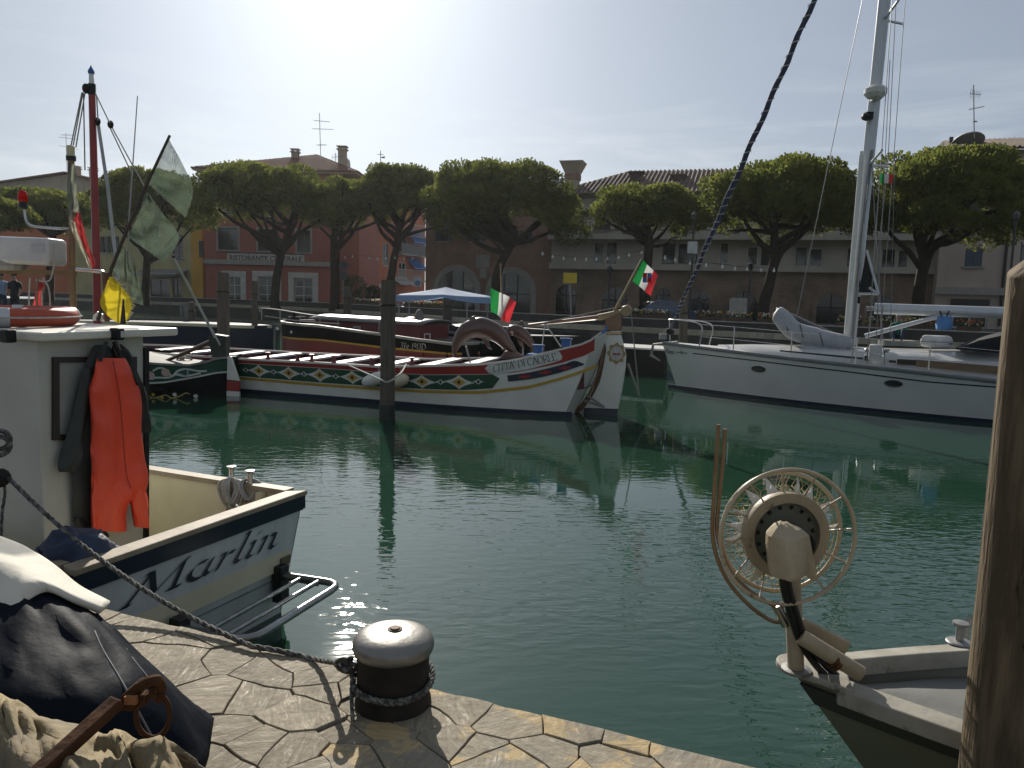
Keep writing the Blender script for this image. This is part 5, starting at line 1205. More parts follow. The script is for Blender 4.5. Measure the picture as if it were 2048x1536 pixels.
def deck(h, u0, u1, drop, n=40, inset=.02, camber=.05):
    mb = MB(); rows = []
    for i in range(n + 1):
        u = u0 + (u1 - u0) * i / n; z = h.sheer(u) - drop; b = max(.01, h.b(u, z) - inset); rows.append([h.at(u, b * x, z + camber * (1 - x * x)) for x in (-1, -.5, 0, .5, 1)])
    mb.grid(rows); return mb
two_sides(hr, .02, hr.L).obj('hull', tar_black, t_r, smooth=True)
deck(hr, .05, hr.L, .12).obj('deck', M('deck_brown', (0.10, 0.07, 0.05), .7, scale=4), t_r, smooth=True)
yl = hr.line([(515, 662), (560, 668), (640, 678), (758, 692), (862, 702), (905, 706)])
hr.strip(.1, hr.L, lambda u: yl(u), lambda u: yl(u) - .05, .006, 'yellow_stripe', yellow_paint, t_r)
hr.strip(.1, hr.L, lambda u: yl(u) - .052, lambda u: -.1, .005, 'red_topsides', dark_red_paint, t_r)
rows = []
for side, nm in ((1, 'rubbing_rail'), (-1, 'rubbing_rail')):
    mb = MB(); rows = []
    for i in range(51):
        u = .05 + (hr.L - .05) * i / 50; z = hr.sheer(u); rows.append([hr.pt(u, z - .04, .03, side), hr.pt(u, z + .03, .03, side), hr.pt(u, z + .03, -.05, side), hr.pt(u, z - .04, -.02, side)])
    mb.grid(rows, True); mb.obj(nm, M('grey_rail', (0.28, 0.27, 0.25), .3, scale=5), t_r)
# cabin
u0, u1 = hr.on_plane(632, 650, .7)[0], hr.on_plane(842, 660, .7)[0]; mb = MB(); zc0 = lambda u: hr.sheer(u) - .1; rows = []
def cz(u): return interp([u0, (u0 + u1) / 2, u1], [hr.on_plane(640, 639, .7)[1], hr.on_plane(735, 645, .7)[1], hr.on_plane(840, 650, .7)[1]], u)
for i in range(13):
    u = u0 + (u1 - u0) * i / 12; rows.append([hr.at(u, .75, zc0(u)), hr.at(u, .72, cz(u)), hr.at(u, -.72, cz(u)), hr.at(u, -.75, zc0(u))])
mb.grid(rows); mb.f += [[0, 1, 2, 3], [48, 49, 50, 51]]; mb.m += [0, 0]; cb = mb.obj('cabin', dark_red_paint, t_r)
mb = MB(); rows = []
for i in range(13):
    u = u0 - .15 + (u1 - u0 + .3) * i / 12; rows.append([hr.at(u, x * .88, cz(u) + .02 + .10 * (1 - x * x)) for x in (-1, -.6, -.2, .2, .6, 1)] )
mb.grid(rows); mb.obj('cabin_roof', M('cabin_roof_grey', (0.16, 0.155, 0.15), .35, scale=3), cb, smooth=True, thick=.05)
for px, w in ((661, 14), (714, 14)):
    a, b = hr.on_plane(px - w / 2, 655, .75), hr.on_plane(px + w / 2, 655, .75); zt, zb = hr.on_plane(px, 652.5, .75)[1], hr.on_plane(px, 666, .75)[1]
    mb = MB(); mb.prism([hr.at(a[0], .755, zb), hr.at(b[0], .755, zb), hr.at(b[0], .735, zt), hr.at(a[0], .735, zt)], hr.n * .02); wv = mb.obj('cabin_window', frame_white, cb)
    i_ = .03; mb = MB(); mb.prism([hr.at(a[0] + i_, .776, zb + i_), hr.at(b[0] - i_, .776, zb + i_), hr.at(b[0] - i_, .758, zt - i_), hr.at(a[0] + i_, .758, zt - i_)], hr.n * .01); mb.obj('pane', dark_glass, wv)
# hand rails
def rail_run(h, pxs, n_, r, name, mat, parent, posts=()):
    pts = [h.at(*(lambda q: (q[0], n_, q[1]))(h.on_plane(x, y, n_))) for x, y in pxs]; mb = MB(); mb.tube(catmull(pts, 5), r, 6)
    for (x, y0, y1) in posts:
        a = h.on_plane(x, y0, n_); b = h.on_plane(x, y1, n_); mb.tube([h.at(a[0], n_, a[1]), h.at(a[0], n_, b[1])], r * .9, 6)
    return mb.obj(name, mat, parent)
rail_run(hr, [(520, 624), (522, 617), (560, 620), (640, 632), (762, 639)], 1.0, .018, 'hand_rail', galv, t_r, [(523, 618, 640), (560, 620, 642), (600, 626, 650), (640, 632, 655), (676, 634, 660), (758, 640, 672)])
rail_run(hr, [(530, 632), (600, 642), (680, 648)], 1.05, .015, 'hand_rail', galv, t_r)
mb = MB(); mb.tube([hr.at(.35, .2, hr.sheer(.3) - .1), hr.at(.25, .2, hr.sheer(.3) + .28)], .05, 8); mb.tube([hr.at(.35, -.2, hr.sheer(.3) + .12), hr.at(.35, .55, hr.sheer(.3) + .12)], .03, 6); mb.obj('bow_bitt', dark_iron, t_r)
for px, py in ((555, 657), (578, 662), (583, 664)):
    u, z = hr.uz(px, py); mb = MB(); mb.add([hr.pt(u + .07 * math.cos(k * .6283), z + .045 * math.sin(k * .6283), .008) for k in range(10)], [tuple(range(10))]); mb.obj('bow_ornament', M('painted_white', (.6, .6, .6), .4), t_r, recalc=False)
# stern block: dark deckhouse, red tarp and grey outboard-like cover
mb = MB(); a, b = hr.on_plane(806, 660, .2)[0], hr.on_plane(838, 660, .2)[0]; zz = hr.on_plane(820, 646, .2)[1]
mb.ball(hr.at((a + b) / 2, .1, zz - .12), (.42, .55, .3), 14, 8, Matrix.Rotation(hr.d.y, 3, 'Z')); mb.obj('red_cover', dark_red_paint, t_r, smooth=True, sharp=0)
mb = MB(); c = hr.on_plane(838, 650, .0); mb.ball(hr.at(c[0], 0, c[1]), (.16, .3, .45), 12, 8); mb.obj('grey_cover', M('grey_tarp', (.16, .155, .14), .8, bump=.01), t_r, smooth=True, sharp=0)
q, w = lettering('3Ve 1913D', SCR, (.035, .03)); map_text(q, w, [(801, 696.5), (853, 699.5), (801, 684.5), (853, 687.5)], .01, 'registration_lettering', M('painted_white', (.6, .6, .6), .4), t_r, hr)['kind'] = 'stuff'
mb = MB()
for x0, x1, y0, y1 in ((849, 850.5, 668, 681), (860, 861.5, 668, 681)): mb.tube([hr.at(hr.on_plane(x0, y0, 1)[0], 1, hr.on_plane(x0, y0, 1)[1]), hr.at(hr.on_plane(x0, y1, 1)[0], 1, hr.on_plane(x0, y1, 1)[1])], .015, 5)
mb.tube([hr.at(hr.on_plane(849, 668, 1)[0], 1, hr.on_plane(849, 668, 1)[1]), hr.at(hr.on_plane(861, 668, 1)[0], 1, hr.on_plane(861, 668, 1)[1])], .015, 5); mb.obj('stern_rail', frame_white, t_r)

# ------------------------------------------------------------------ black barge with blue awning
A, B = g(aty(840, 680, 25.5)), g(aty(1120, 690, 22.0))
hb_ = hull_from(A, B, 1.6, [(840, 664), (960, 668), (1120, 672)], taper=(1, 1.5))
t_b = thing('barge', 'plain black barge lying between the red cabin boat and the quay', 'boat', tuple(hb_.o))
two_sides(hb_, 0.02, hb_.L).obj('hull', black_paint, t_b, smooth=True); deck(hb_, .03, hb_.L, .1).obj('deck', M('black_deck', (.03, .03, .03), .7), t_b)
mb = MB(); a = hb_.on_plane(858, 655, .6); b = hb_.on_plane(940, 655, .6); zt = hb_.on_plane(900, 650, .6)[1]; zd = .55
mb.prism([hb_.at(a[0], .7, zd), hb_.at(b[0], .7, zd), hb_.at(b[0], .7, zt), hb_.at(a[0], .7, zt)], hb_.n * -1.4); mb.obj('deckhouse', black_paint, t_b, bevel=.04)
rail_run(hb_, [(895, 646), (960, 650), (1030, 655), (1100, 660)], 1.4, .015, 'hand_rail', galv, t_b, [(897, 646, 668), (960, 650, 670), (1035, 656, 674)])
Yc = 24.5; cA = aty(893, 574, Yc); bl = aty(800, 588, Yc); brr = aty(983, 588, Yc)
t_a = thing('awning', 'pale blue pyramid awning on thin poles above the black barge', 'awning', (cA.x, cA.y, .6))
k = cA.z - bl.z; rx = (brr.x - bl.x) / 2; cxx = (brr.x + bl.x) / 2; ry = 1.25
mb = MB(); rows = []
N_ = 40
def sq(a): c, s_ = math.cos(a), math.sin(a); m_ = max(abs(c), abs(s_)); return c / m_, s_ / m_
for j in range(9):
    v = j / 8; rows.append([Vector((cxx + rx * v * sq(2 * math.pi * i / N_)[0], Yc + ry * v * sq(2 * math.pi * i / N_)[1], cA.z - k * (v ** .8) - .05 * v * abs(math.sin(4 * math.pi * i / N_)))) for i in range(N_)])
rows.append([Vector((p.x, p.y, bl.z - .06 - .16 * abs(math.sin(4 * math.pi * i / N_)))) for i, p in enumerate(rows[-1])])
mb.grid(rows, True); mb.obj('canopy', M('pale_blue_canvas', (0.30, 0.42, 0.62), .8, trans=.35, col2=(.26, .37, .56), scale=2), t_a, smooth=True, sharp=0)
for x, y in ((cxx + rx * .52, Yc - ry * .9), (cxx + rx * .9, Yc + ry * .9), (cxx - rx * .9, Yc + ry * .9), (cxx - rx * .9, Yc - ry * .9)):
    mb = MB(); mb.tube([(x, y, .5), (x, y, bl.z - .02)], .022, 6); mb.obj('pole', galv, t_a)
fl = thing('flag', 'limp Italian flag on an upright pole by the carved dolphins', 'flag', tuple(aty(1003, 700, 20.5)))
mb = MB(); mb.tube([aty(1005, 700, 20.5), aty(1001, 530, 20.5)], .022, 6); mb.ball(aty(1001, 529, 20.5), .035, 8, 6); mb.obj('pole', pale_wood, fl)
flag_mesh('cloth', (aty(981, 575, 20.4), aty(982, 622, 20.4), aty(1016, 646, 20.2), aty(1036, 604, 20.2)), (flag_g, flag_w, flag_r), fl, wave=.13, freq=2.6)
# ------------------------------------------------------------------ navy launch with a cream deck edge at the left
A, B = g(aty(-120, 650, 28.5)), g(aty(505, 660, 25.7)); hn = hull_from(A, B, 1.3, [(-120, 634), (230, 643), (400, 647), (505, 651)], taper=(1, 2))
t_n = thing('launch', 'navy launch with a cream deck edge lying left of the red cabin boat', 'boat', tuple(hn.o)); two_sides(hn, .02, hn.L).obj('hull', navy_paint, t_n, smooth=True); deck(hn, .03, hn.L, .06).obj('deck', M('launch_deck', (.10, .10, .095), .7), t_n)
hn.strip(.05, hn.L, lambda u: hn.sheer(u), lambda u: hn.sheer(u) - .10, .02, 'cream_rail', cream_paint, t_n)
A, B = g(aty(1210, 704, 24)), g(aty(1330, 708, 23)); mb = MB()
# low floating pontoon behind the yacht bow
pz = thing('pontoon', 'low floating pontoon with a white edge between the tall rudder and the yacht bow', 'pontoon', (A.x, A.y, 0)); zt = aty(1260, 698, 23.5).z
mb.prism([A + Vector((0, 0, -.1)), B + Vector((0, 0, -.1)), B + Vector((.4, 1.6, -.1)), A + Vector((.4, 1.6, -.1))], (0, 0, zt + .1)); mb.obj('float', black_paint, pz)
mb = MB(); mb.prism([A + Vector((0, -.03, zt + .003)), B + Vector((0, -.03, zt + .003)), B + Vector((.4, 1.6, zt + .003)), A + Vector((.4, 1.6, zt + .003))], (0, 0, .05)); mb.obj('edge_board', white_paint, pz)

# ------------------------------------------------------------------ wooden mooring posts
def mooring_post(label, x, ytop, ywl, w, Y=None, lean=0.0, seed=0):
    b = atz(x, ywl, 0) if Y is None else g(aty(x, ywl, Y)); Y = b.y; t = aty(x + lean, ytop, Y); r = w / F * Y / 2
    th = thing('mooring_post', label, 'mooring post', (b.x, b.y, 0), 0, 'wooden mooring posts'); mb = MB()
    pts = [Vector((b.x, b.y, -.6)).lerp(t, k / 14) for k in range(15)]; rs_ = [r * (1 + .05 * mnoise.noise(Vector((seed * 3.1, k * .7, 0)))) for k in range(15)]; rs_[-1] = r * .93
    mb.tube(pts, rs_, 16); o = mb.obj('shaft', pile_wood, th, smooth=True)
    mb = MB(); mb.lathe([(r * 1.08, 0), (r * 1.08, .28), (r * .99, .30)], (b.x, b.y, -.02), 16); mb.obj('waterline_growth', M('weed_band', (.012, .016, .01), .6, bump=.01, scale=8), th, smooth=True)
    mb = MB(); q = pts[-3]; mb.torus((q.x, q.y, q.z), r * 1.02, .018, n=20, m=6); mb.obj('iron_band', dark_iron, th)
mooring_post('tallest wooden mooring post standing before the white rowing boat', 774, 560, 838, 30, lean=3, seed=1)
mooring_post('wooden mooring post behind the white rudder with the shield emblem', 446, 545, 700, 24, Y=19, seed=2)
mooring_post('thin dark mooring post at the bow of the red cabin boat', 509, 562, 655, 12, Y=27, seed=3)
mooring_post('mooring post left of the tallest one, among the flower boxes', 695, 572, 640, 16, Y=29, seed=4)
mooring_post('dark post standing under the blue awning', 895, 588, 680, 19, Y=26.5, seed=5)
mooring_post('mooring post behind the yacht bow, below the furled sail', 1368, 597, 700, 17, Y=22.5, seed=6)
mooring_post('slim dark post at the left by the launch', 383, 604, 700, 13, Y=29, seed=7)

# ------------------------------------------------------------------ black decorated stern with the small rudder (left)
A, B = g(atz(120, 792, 0)), g(atz(432, 802, 0)); hk = hull_from(A, B, 1.15, [(120, 705), (300, 726), (380, 730), (420, 722), (432, 716)], taper=(.01, 1.5), left_pointed=False)
t_k = thing('bragozzo', 'black hulled boat with green scrollwork, red mast and small shield on its rudder', 'boat', tuple(hk.o))
two_sides(hk, 0, hk.L).obj('hull', tar_black, t_k, smooth=True); deck(hk, 0, hk.L - .02, .06).obj('deck', M('black_deck', (.03, .03, .03), .7), t_k)
top = lambda u: hk.sheer(u) - .05
bot = hk.line([(250, 768), (330, 764), (400, 752), (432, 745)])
hk.strip(.3, hk.L - .05, top, bot, .006, 'green_band', green_paint, t_k)
hk.strip(.3, hk.L - .03, lambda u: hk.sheer(u) + .02, lambda u: hk.sheer(u) - .03, .02, 'grey_rail', M('grey_rail', (0.28, 0.27, 0.25), .3, scale=5), t_k)
hk.strip(.3, hk.L - .05, lambda u: bot(u) + .012, lambda u: bot(u) - .022, .010, 'white_line', M('painted_white', (.6, .6, .6), .4), t_k)
pw = M('painted_white', (.6, .6, .6), .4)
def ribbon(pxs, w, name, mat, off=.012):
    q = catmull([(*hk.uz(*p), 0) for p in pxs], 6); mb = MB(); rows = []
    for i, p in enumerate(q):
        t = (q[min(i + 1, len(q) - 1)] - q[max(i - 1, 0)]).normalized(); n = Vector((-t.y, t.x, 0)) * w; rows.append([hk.pt(p.x - n.x, p.y - n.y, off), hk.pt(p.x + n.x, p.y + n.y, off)])
    mb.grid(rows); mb.obj(name, mat, t_k, recalc=False)
ribbon([(306, 742), (318, 736), (330, 738), (340, 748), (346, 752), (356, 742), (372, 738), (398, 742), (414, 742)], .018, 'scroll', pw); ribbon([(300, 756), (318, 755), (338, 755), (352, 749), (372, 752), (402, 746)], .018, 'scroll', pw)
ribbon([(356, 742), (374, 739), (374, 752), (356, 746)], .012, 'scroll', M('pale_blue_paint', (.3, .42, .45), .4))
ribbon([(296, 790), (306, 796), (318, 794), (332, 790), (344, 796), (360, 792), (372, 786), (380, 788)], .012, 'gold_scroll', M('gold_cream_paint', (.45, .38, .12), .4))
for x, y, r, m in ((332, 745, .085, M('rose_paint', (.45, .24, .17), .5, col2=(.6, .55, .5), scale=20)), (302, 751, .09, M('pink_paint', (.5, .3, .28), .5, col2=(.6, .55, .5), scale=20)), (307, 789, .035, yellow_paint), (325, 796, .035, yellow_paint), (350, 789, .04, pw), (392, 792, .04, pw)):
    u, z = hk.uz(x, y); mb = MB(); mb.add([hk.pt(u + r * math.cos(k * .524), z + r * math.sin(k * .524), .014) for k in range(12)], [tuple(range(12))]); mb.obj('painted_rosette', m, t_k, recalc=False)
rk = [(427, 714), (463, 713), (480, 762), (432, 757)]
rd = slab(rk, 0.35, .07, 'rudder', hull_white, t_k, hull=hk)
slab([(432, 757), (452, 760), (466, 763), (480, 762.5), (480, 783), (432, 779)], .35, .074, 'rudder_red_band', red_paint, rd, hull=hk); slab([(432, 779.5), (480, 783.5), (480, 800), (430, 799)], .35, .074, 'rudder_foot', hull_white, rd, hull=hk)
emblem(hk, 444, 735, .40, .085, rd)
slab([(420, 674), (432, 668), (456, 672), (455, 713), (428, 714)], .35, .22, 'rudder_head', M('dark_green_timber', (.02, .035, .024), .6, bump=.006), rd, hull=hk)
mb = MB(); qa = hk.at(hk.on_plane(318, 728, .3)[0], .3, hk.on_plane(318, 728, .3)[1]); qb = hk.at(hk.on_plane(420, 684, .35)[0], .35, hk.on_plane(420, 684, .35)[1]); mb.tube([qa, qb], [.03, .055], 8); mb.obj('tiller', varnish, rd, smooth=True)
# tangle of grey rope and gear on deck
mb = MB(); rr = random.Random(8)
for k in range(5):
    c = hk.at(hk.on_plane(305 + k * 14, 724, .2)[0], .2 + rr.uniform(-.2, .3), hk.on_plane(305, 726, .2)[1] + .02 * k); mb.torus(c, rr.uniform(.12, .22), .02, axis=(rr.uniform(-.4, .4), rr.uniform(-.4, .4), 1), n=18, m=5)
mb.obj('rope_heap', rope_grey, t_k, smooth=True)
# red mast with truck, blocks and stays
Ym = 15.0
mast = [aty(196, 700, Ym), aty(190, 420, Ym), aty(184, 190, Ym)]
mb = MB(); mb.tube(catmull(mast, 6), [.075 - .0012 * i for i in range(13)], 12); ms = mb.obj('mast', red_paint, t_k, smooth=True)
mb = MB(); mb.tube([aty(184, 190, Ym), aty(183.5, 168, Ym)], .07, 10); mb.obj('mast_band', black_paint, ms); mb = MB(); mb.tube([aty(183.5, 168, Ym), aty(182.5, 148, Ym)], [.05, .04], 10); mb.obj('mast_pole', white_paint, ms)
mb = MB(); c = aty(182.5, 148, Ym); mb.lathe([(.05, 0), (.06, .03), (.055, .06), (.02, .12), (0, .17)], c, 10); mb.obj('mast_truck', blue_paint, ms, smooth=True)
for x, y, s_ in ((172, 177, .075), (195, 243, .06), (221, 249, .06)): mb = MB(); mb.ball(aty(x, y, Ym - .05), (s_, s_ * .7, s_ * 1.25), 10, 8); mb.obj('pulley_block', dark_iron, ms, smooth=True)
mb = MB()
for a, b in (((164, 185), (142, 292)), ((166, 185), (146, 294)), ((170, 187), (152, 294)), ((167, 187), (170, 340)), ((190, 185), (219, 245)), ((219, 253), (265, 350)), ((223, 253), (288, 372)), ((193, 190), (196, 240))): mb.tube([aty(*a, Ym), aty(*b, Ym - .6)], .012, 5)
stuff(mb.obj('rigging', rope_grey, ms))
mb = MB(); mb.tube([aty(196, 246, Ym), aty(216, 380, Ym - .2), aty(236, 560, Ym - .4)], .032, 8); mb.obj('boom_pole', M('pale_grey_pole', (.42, .42, .40), .5), ms, smooth=True)
for nm, a, b in (('leaning spar from the green rudder head, upper of the pair', (347, 513), (440, 690)), ('leaning spar from the green rudder head, lower of the pair', (341, 505), (430, 676))):
    p, q = aty(*b, 15.2), aty(*a, 14.6); th = thing('spar', nm, 'spar', tuple(p), 0, 'pale spars propped on the rudder head'); mb = MB(); mb.tube([p, q], [.017, .011], 7); mb.obj('pole', M('pale_grey_pole', (.42, .42, .40), .5), th, smooth=True); mb = MB(); mb.ball(q, .03, 8, 6); mb.obj('tip', black_paint, th)

# ------------------------------------------------------------------ white sailing yacht
bow = g(aty(1323, 730, 20.2)); ya = math.atan2(-.48, .877)
def half_y(u):
    if u < 0: return .02
    t = min(1, u / 7.5); return .03 + 1.92 * (1 - (1 - t) ** 1.9)
hy = Hull(bow, ya, half_y, lambda u: 1.1, .10)
sh = [(1323, 686), (1450, 702), (1620, 722), (1800, 741), (1920, 755), (2005, 765), (2040, 769)]
for _ in range(4): hy.sheer = hy.line(sh)
t_y = thing('sailing_yacht', 'white sailing yacht with two oval portholes, tall mast and a furled dark sail', 'boat', tuple(bow))
gel = M('white_gelcoat', (0.52, 0.525, 0.51), .25, col2=(.46, .465, .45), scale=1.0, coat=.25)
LY = 10.2
mb = MB(); ra, rb = [], []
for i in range(61):
    u = LY * i / 60; zt = hy.sheer(u); A_ = []; B_ = []
    for j in range(9):
        z = -.3 + (zt + .3) * j / 8; rake = max(0, 1 - u / 1.2) * .45 * (1 - max(0, z) / zt); A_.append(hy.pt(u, z, 0, 1) + hy.d * rake); B_.append(hy.pt(u, z, 0, -1) + hy.d * rake)
    ra.append(A_); rb.append(B_)
mb.grid(ra); mb.grid(rb); mb.grid([ra[0], rb[0]]); mb.grid([ra[-1], rb[-1]]); mb.obj('hull', gel, t_y, smooth=True)
deck(hy, .05, LY, .03, camber=.08).obj('deck', M('yacht_deck', (.50, .51, .52), .6), t_y, smooth=True)
hy.strip(.25, LY, lambda u: .085, lambda u: -.05, .006, 'black_boot_top', navy_paint, t_y); hy.strip(.25, LY, lambda u: .11, lambda u: .096, .007, 'thin_waterline_stripe', pw, t_y)
bl_ = hy.line([(1390, 707), (1500, 720), (1700, 744), (1860, 764), (2005, 775)])
hy.strip(hy.uz(1386, 706)[0], LY, lambda u: bl_(u) + .014, lambda u: bl_(u) - .014, .007, 'blue_pinstripe', navy_paint, t_y)
hy.strip(.02, LY, lambda u: hy.sheer(u) + .045, lambda u: hy.sheer(u) - .03, .012, 'toe_rail', M('toe_rail_grey', (.20, .21, .22), .4), t_y, thick=.03)
for px, py, w in ((1517, 738, 14), (1787, 767, 18)):
    u, z = hy.uz(px, py); mb = MB(); a = .155; b = .055
    mb.add([hy.pt(u + a * math.copysign(abs(math.cos(k * .2618)) ** .7, math.cos(k * .2618)), z + b * math.copysign(abs(math.sin(k * .2618)) ** .8, math.sin(k * .2618)), .012) for k in range(24)], [tuple(range(24))]); ph = mb.obj('porthole', dark_glass, t_y, recalc=False)
    mb = MB(); mb.tube([hy.pt(u + (a + .01) * math.cos(k * .2618), z + (b + .01) * math.sin(k * .2618), .012) for k in range(24)], .012, 5, closed=True); mb.obj('rim', frame_dark, ph)
q, w = lettering('Hanni', SCR, (.085, .05)); map_text(q, w, [(1332, 706), (1348, 707.5), (1332, 697), (1348, 699)], .01, 'name_lettering', navy_paint, t_y, hy)
mb = MB()
for x0, x1, y in ((1352, 1361, 704), (1366, 1375, 705.5)): a, b = hy.uz(x0, y), hy.uz(x1, y + .8); hy.patch(mb, [(a[0], a[1] - .008), (b[0], b[1] - .008), (b[0], b[1] + .008), (a[0], a[1] + .008)], .01)
u, z = hy.uz(1363, 705); hy.patch(mb, [(u - .03, z + .05), (u + .03, z + .02), (u + .015, z - .06)], .01); mb.obj('bow_motif', navy_paint, t_y, recalc=False)
def yp(x, y, n=0.0): q = hy.on_plane(x, y, n); return hy.at(q[0], n, q[1])
# coach roof
mb = MB(); rows = []; n_ = 1.05
cr_px = [(1432, 690, 0.0), (1500, 689, .5), (1600, 692, .9), (1700, 696, 1.1), (1800, 700, 1.15), (1920, 702, 1.15), (2040, 704, 1.15)]
for x, y, hw in cr_px:
    u, z = hy.on_plane(x, y, .2); zt = z; zd = hy.sheer(u) + .02; hw = min(hw, hy.b(u, 1) - .35) if hw else .02
    rows.append([hy.at(u, hw + .12, zd - .05), hy.at(u, hw + .06, max(zd, zt - .16)), hy.at(u, hw * .8, max(zd + .01, zt - .02)), hy.at(u, 0, max(zd + .02, zt)), hy.at(u, -hw * .8, max(zd + .01, zt - .02)), hy.at(u, -hw - .06, max(zd, zt - .16)), hy.at(u, -hw - .12, zd - .05)])
R2 = []
for i in range(len(rows) - 1):
    for k in range(4): R2.append([rows[i][j].lerp(rows[i + 1][j], k / 4) for j in range(7)])
R2.append(rows[-1]); mb.grid(R2); mb.obj('coach_roof', gel, t_y, smooth=True, sharp=.9)
def side_win(x0, x1, y0, y1, y0b, y1b, n_w, name, mat):
    mb = MB(); mb.add([yp(x0, y1, n_w), yp(x1, y1b, n_w), yp(x1, y0b, n_w), yp(x0, y0, n_w)], [(0, 1, 2, 3)]); mb.obj(name, mat, t_y, thick=.02)
side_win(1560, 1726, 700, 703, 715, 719, 1.30, 'blue_side_stripe', navy_paint); side_win(1729, 1744, 711, 721, 712, 722, 1.32, 'cabin_window', dark_glass); side_win(1778, 1792, 720, 725, 721, 726, 1.32, 'cabin_window', dark_glass); side_win(1794, 1834, 718, 729, 720, 731, 1.32, 'cabin_window', dark_glass)
side_win(1832, 2010, 719, 733, 734, 750, 1.36, 'teak_coaming', M('teak_board', (.17, .115, .06), .6, col2=(.12, .08, .045), scale=3, stretch=(1, 1, 6)))
# mast, spinnaker pole, sail furled on the forestay, spreaders, radar
mtop = yp(1772, -30); mfoot = yp(1699, 690); ext = mtop + (mtop - mfoot) * .6
mb = MB(); mb.tube([mfoot, mtop, ext], .135, 14, sq=.75); mt = mb.obj('mast', alu, t_y, smooth=True)
mb = MB(); mb.tube([mfoot + Vector((0, -.16, 0)) , yp(1722, 480, .16), yp(1745, 300, .12)], .03, 6); mb.obj('mast_track', M('mast_slot', (.2, .21, .22), .4), mt)
mb = MB(); a, b = yp(1692, 668, .25), yp(1723, 310, .25); mb.tube([a, b], .05, 10); mb.tube([b, b.lerp(a, -.02)], .035, 8); mb.obj('spinnaker_pole', white_paint, mt, smooth=True)
mb = MB(); mb.lathe([(0, -.13), (.17, -.12), (.24, -.04), (.24, .06), (.17, .12), (0, .13)], yp(1751, 184, .34), 18); mb.box(yp(1752, 196, .2), (.14, .3, .1)); mb.obj('radar_dome', M('radar_white', (.62, .62, .6), .4), mt, smooth=True)
mb = MB(); mb.box(yp(1737, 232, .22), (.16, .14, .16)); mb.lathe([(.09, 0), (.07, .1), (0, .12)], yp(1734, 234, .3), 10, axis=(-1, -.3, 0)); mb.obj('deck_light', black_paint, mt)
for (x0, y0), (x1, y1), n1 in (((1738, 330), (1789, 303), 1.1), ((1768, 40), (1800, 24), .8)):
    for sgn in (1, -1):
        a = yp(x0, y0, 0); b = yp(x1, y1, 0); mb = MB(); mb.tube([a, a + hy.n * sgn * n1 + hy.d * .32 + Vector((0, 0, .12))], .03, 6); mb.obj('spreader', alu, mt)
mb = MB()
for yy in (568, 600): mb.box(yp(1716, yy, .135), (.08, .04, .16))
mb.obj('mast_fittings', black_paint, mt)
mb = MB()
sp1 = yp(1738, 330, 0) + hy.n * 1.1 + hy.d * .32; hi = mtop.lerp(ext, .9)
for sgn in (1, -1):
    s1 = yp(1738, 330, 0) + hy.n * sgn * 1.1 + hy.d * .32 + Vector((0, 0, .12)); u0 = hy.on_plane(1735, 700, 1.6 * sgn)[0]; ch = hy.at(u0, 1.55 * sgn, hy.sheer(u0) + .05)
    mb.tube([ch, s1, hi], .009, 5); mb.tube([ch + hy.d * -.3, yp(1742, 300, 0)], .009, 5); mb.tube([ch + hy.d * .35, yp(1742, 300, 0)], .009, 5)
mb.tube([yp(1580, 700, .3), yp(1728, -15, 0)], .009, 5); mb.tube([yp(1760, 690, .1), yp(1812, -20, .1)], .008, 5); mb.tube([yp(1752, 690, .1), yp(1780, 120, .1)], .008, 5)
mb.tube([hy.at(11.0, .4, 1.6), hi], .009, 5)
stuff(mb.obj('standing_rigging', wire, t_y))
f0 = yp(1340, 660); f1 = yp(1628, 0); f2 = f0.lerp(f1, 1.35)
rows = [f0.lerp(f2, k / 60) for k in range(61)]; mb = MB(); rr_ = [(.028 + .038 * min(1, k / 16)) * (1 + .07 * math.sin(k * 2.1)) for k in range(61)]; mb.tube([p + hy.d * .02 * math.sin(k * .9) for k, p in enumerate(rows)], rr_, 10, sq=.75); fs = mb.obj('furled_sail', M('navy_sailcloth', (.012, .018, .05), .7, col2=(.02, .03, .07), scale=6, bump=.01, bscale=9), t_y, smooth=True, sharp=0)
mb = MB(); ax = (f2 - f0).normalized(); e1 = ax.orthogonal().normalized(); e2 = ax.cross(e1); pts = []
n_h = 1400
for k in range(n_h + 1):
    t = k / n_h; pitch_ = 54 * (t ** .62); r_ = interp([i / 60 for i in range(61)], rr_, t) * 1.06; an = 2 * math.pi * pitch_; pts.append(f0.lerp(f2, t) + e1 * r_ * math.cos(an) + e2 * r_ * .9 * math.sin(an))
mb.tube(pts, .011, 4); mb.obj('white_lacing', rope_white, fs)
mb = MB(); mb.lathe([(.06, 0), (.11, .02), (.11, .12), (.06, .14)], yp(1338, 668), 14, axis=ax); mb.obj('furling_drum', dark_iron, fs)
# boom, kicker strut, backstay tripod
mb = MB(); mb.tube([yp(1749, 617), yp(2010, 626), yp(2100, 629)], .125, 14, sq=.8); bm_ = mb.obj('boom', alu, t_y, smooth=True); mb = MB(); mb.tube([yp(1747, 617), yp(1732, 617)], .05, 8); mb.obj('gooseneck', galv, bm_)
mb = MB(); mb.tube([yp(1730, 672, .05), yp(1880, 632, .05)], [.055, .045], 8); mb.obj('kicker_strut', alu, t_y, smooth=True)
mb = MB()
for a, b in (((1733, 500), (1757, 588)), ((1757, 588), (1716, 587)), ((1757, 588), (1738, 575))): mb.tube([yp(*a, .15), yp(*b, .15)], .03, 6)
mb.obj('mast_bracket', alu, mt)
mb = MB(); mb.add([yp(1733, 503, .12), yp(1755, 585, .12), yp(1717, 585, .12)], [(0, 1, 2)]); mb.obj('mesh_panel', M('dark_mesh', (.015, .017, .016), .8), mt, thick=.01)
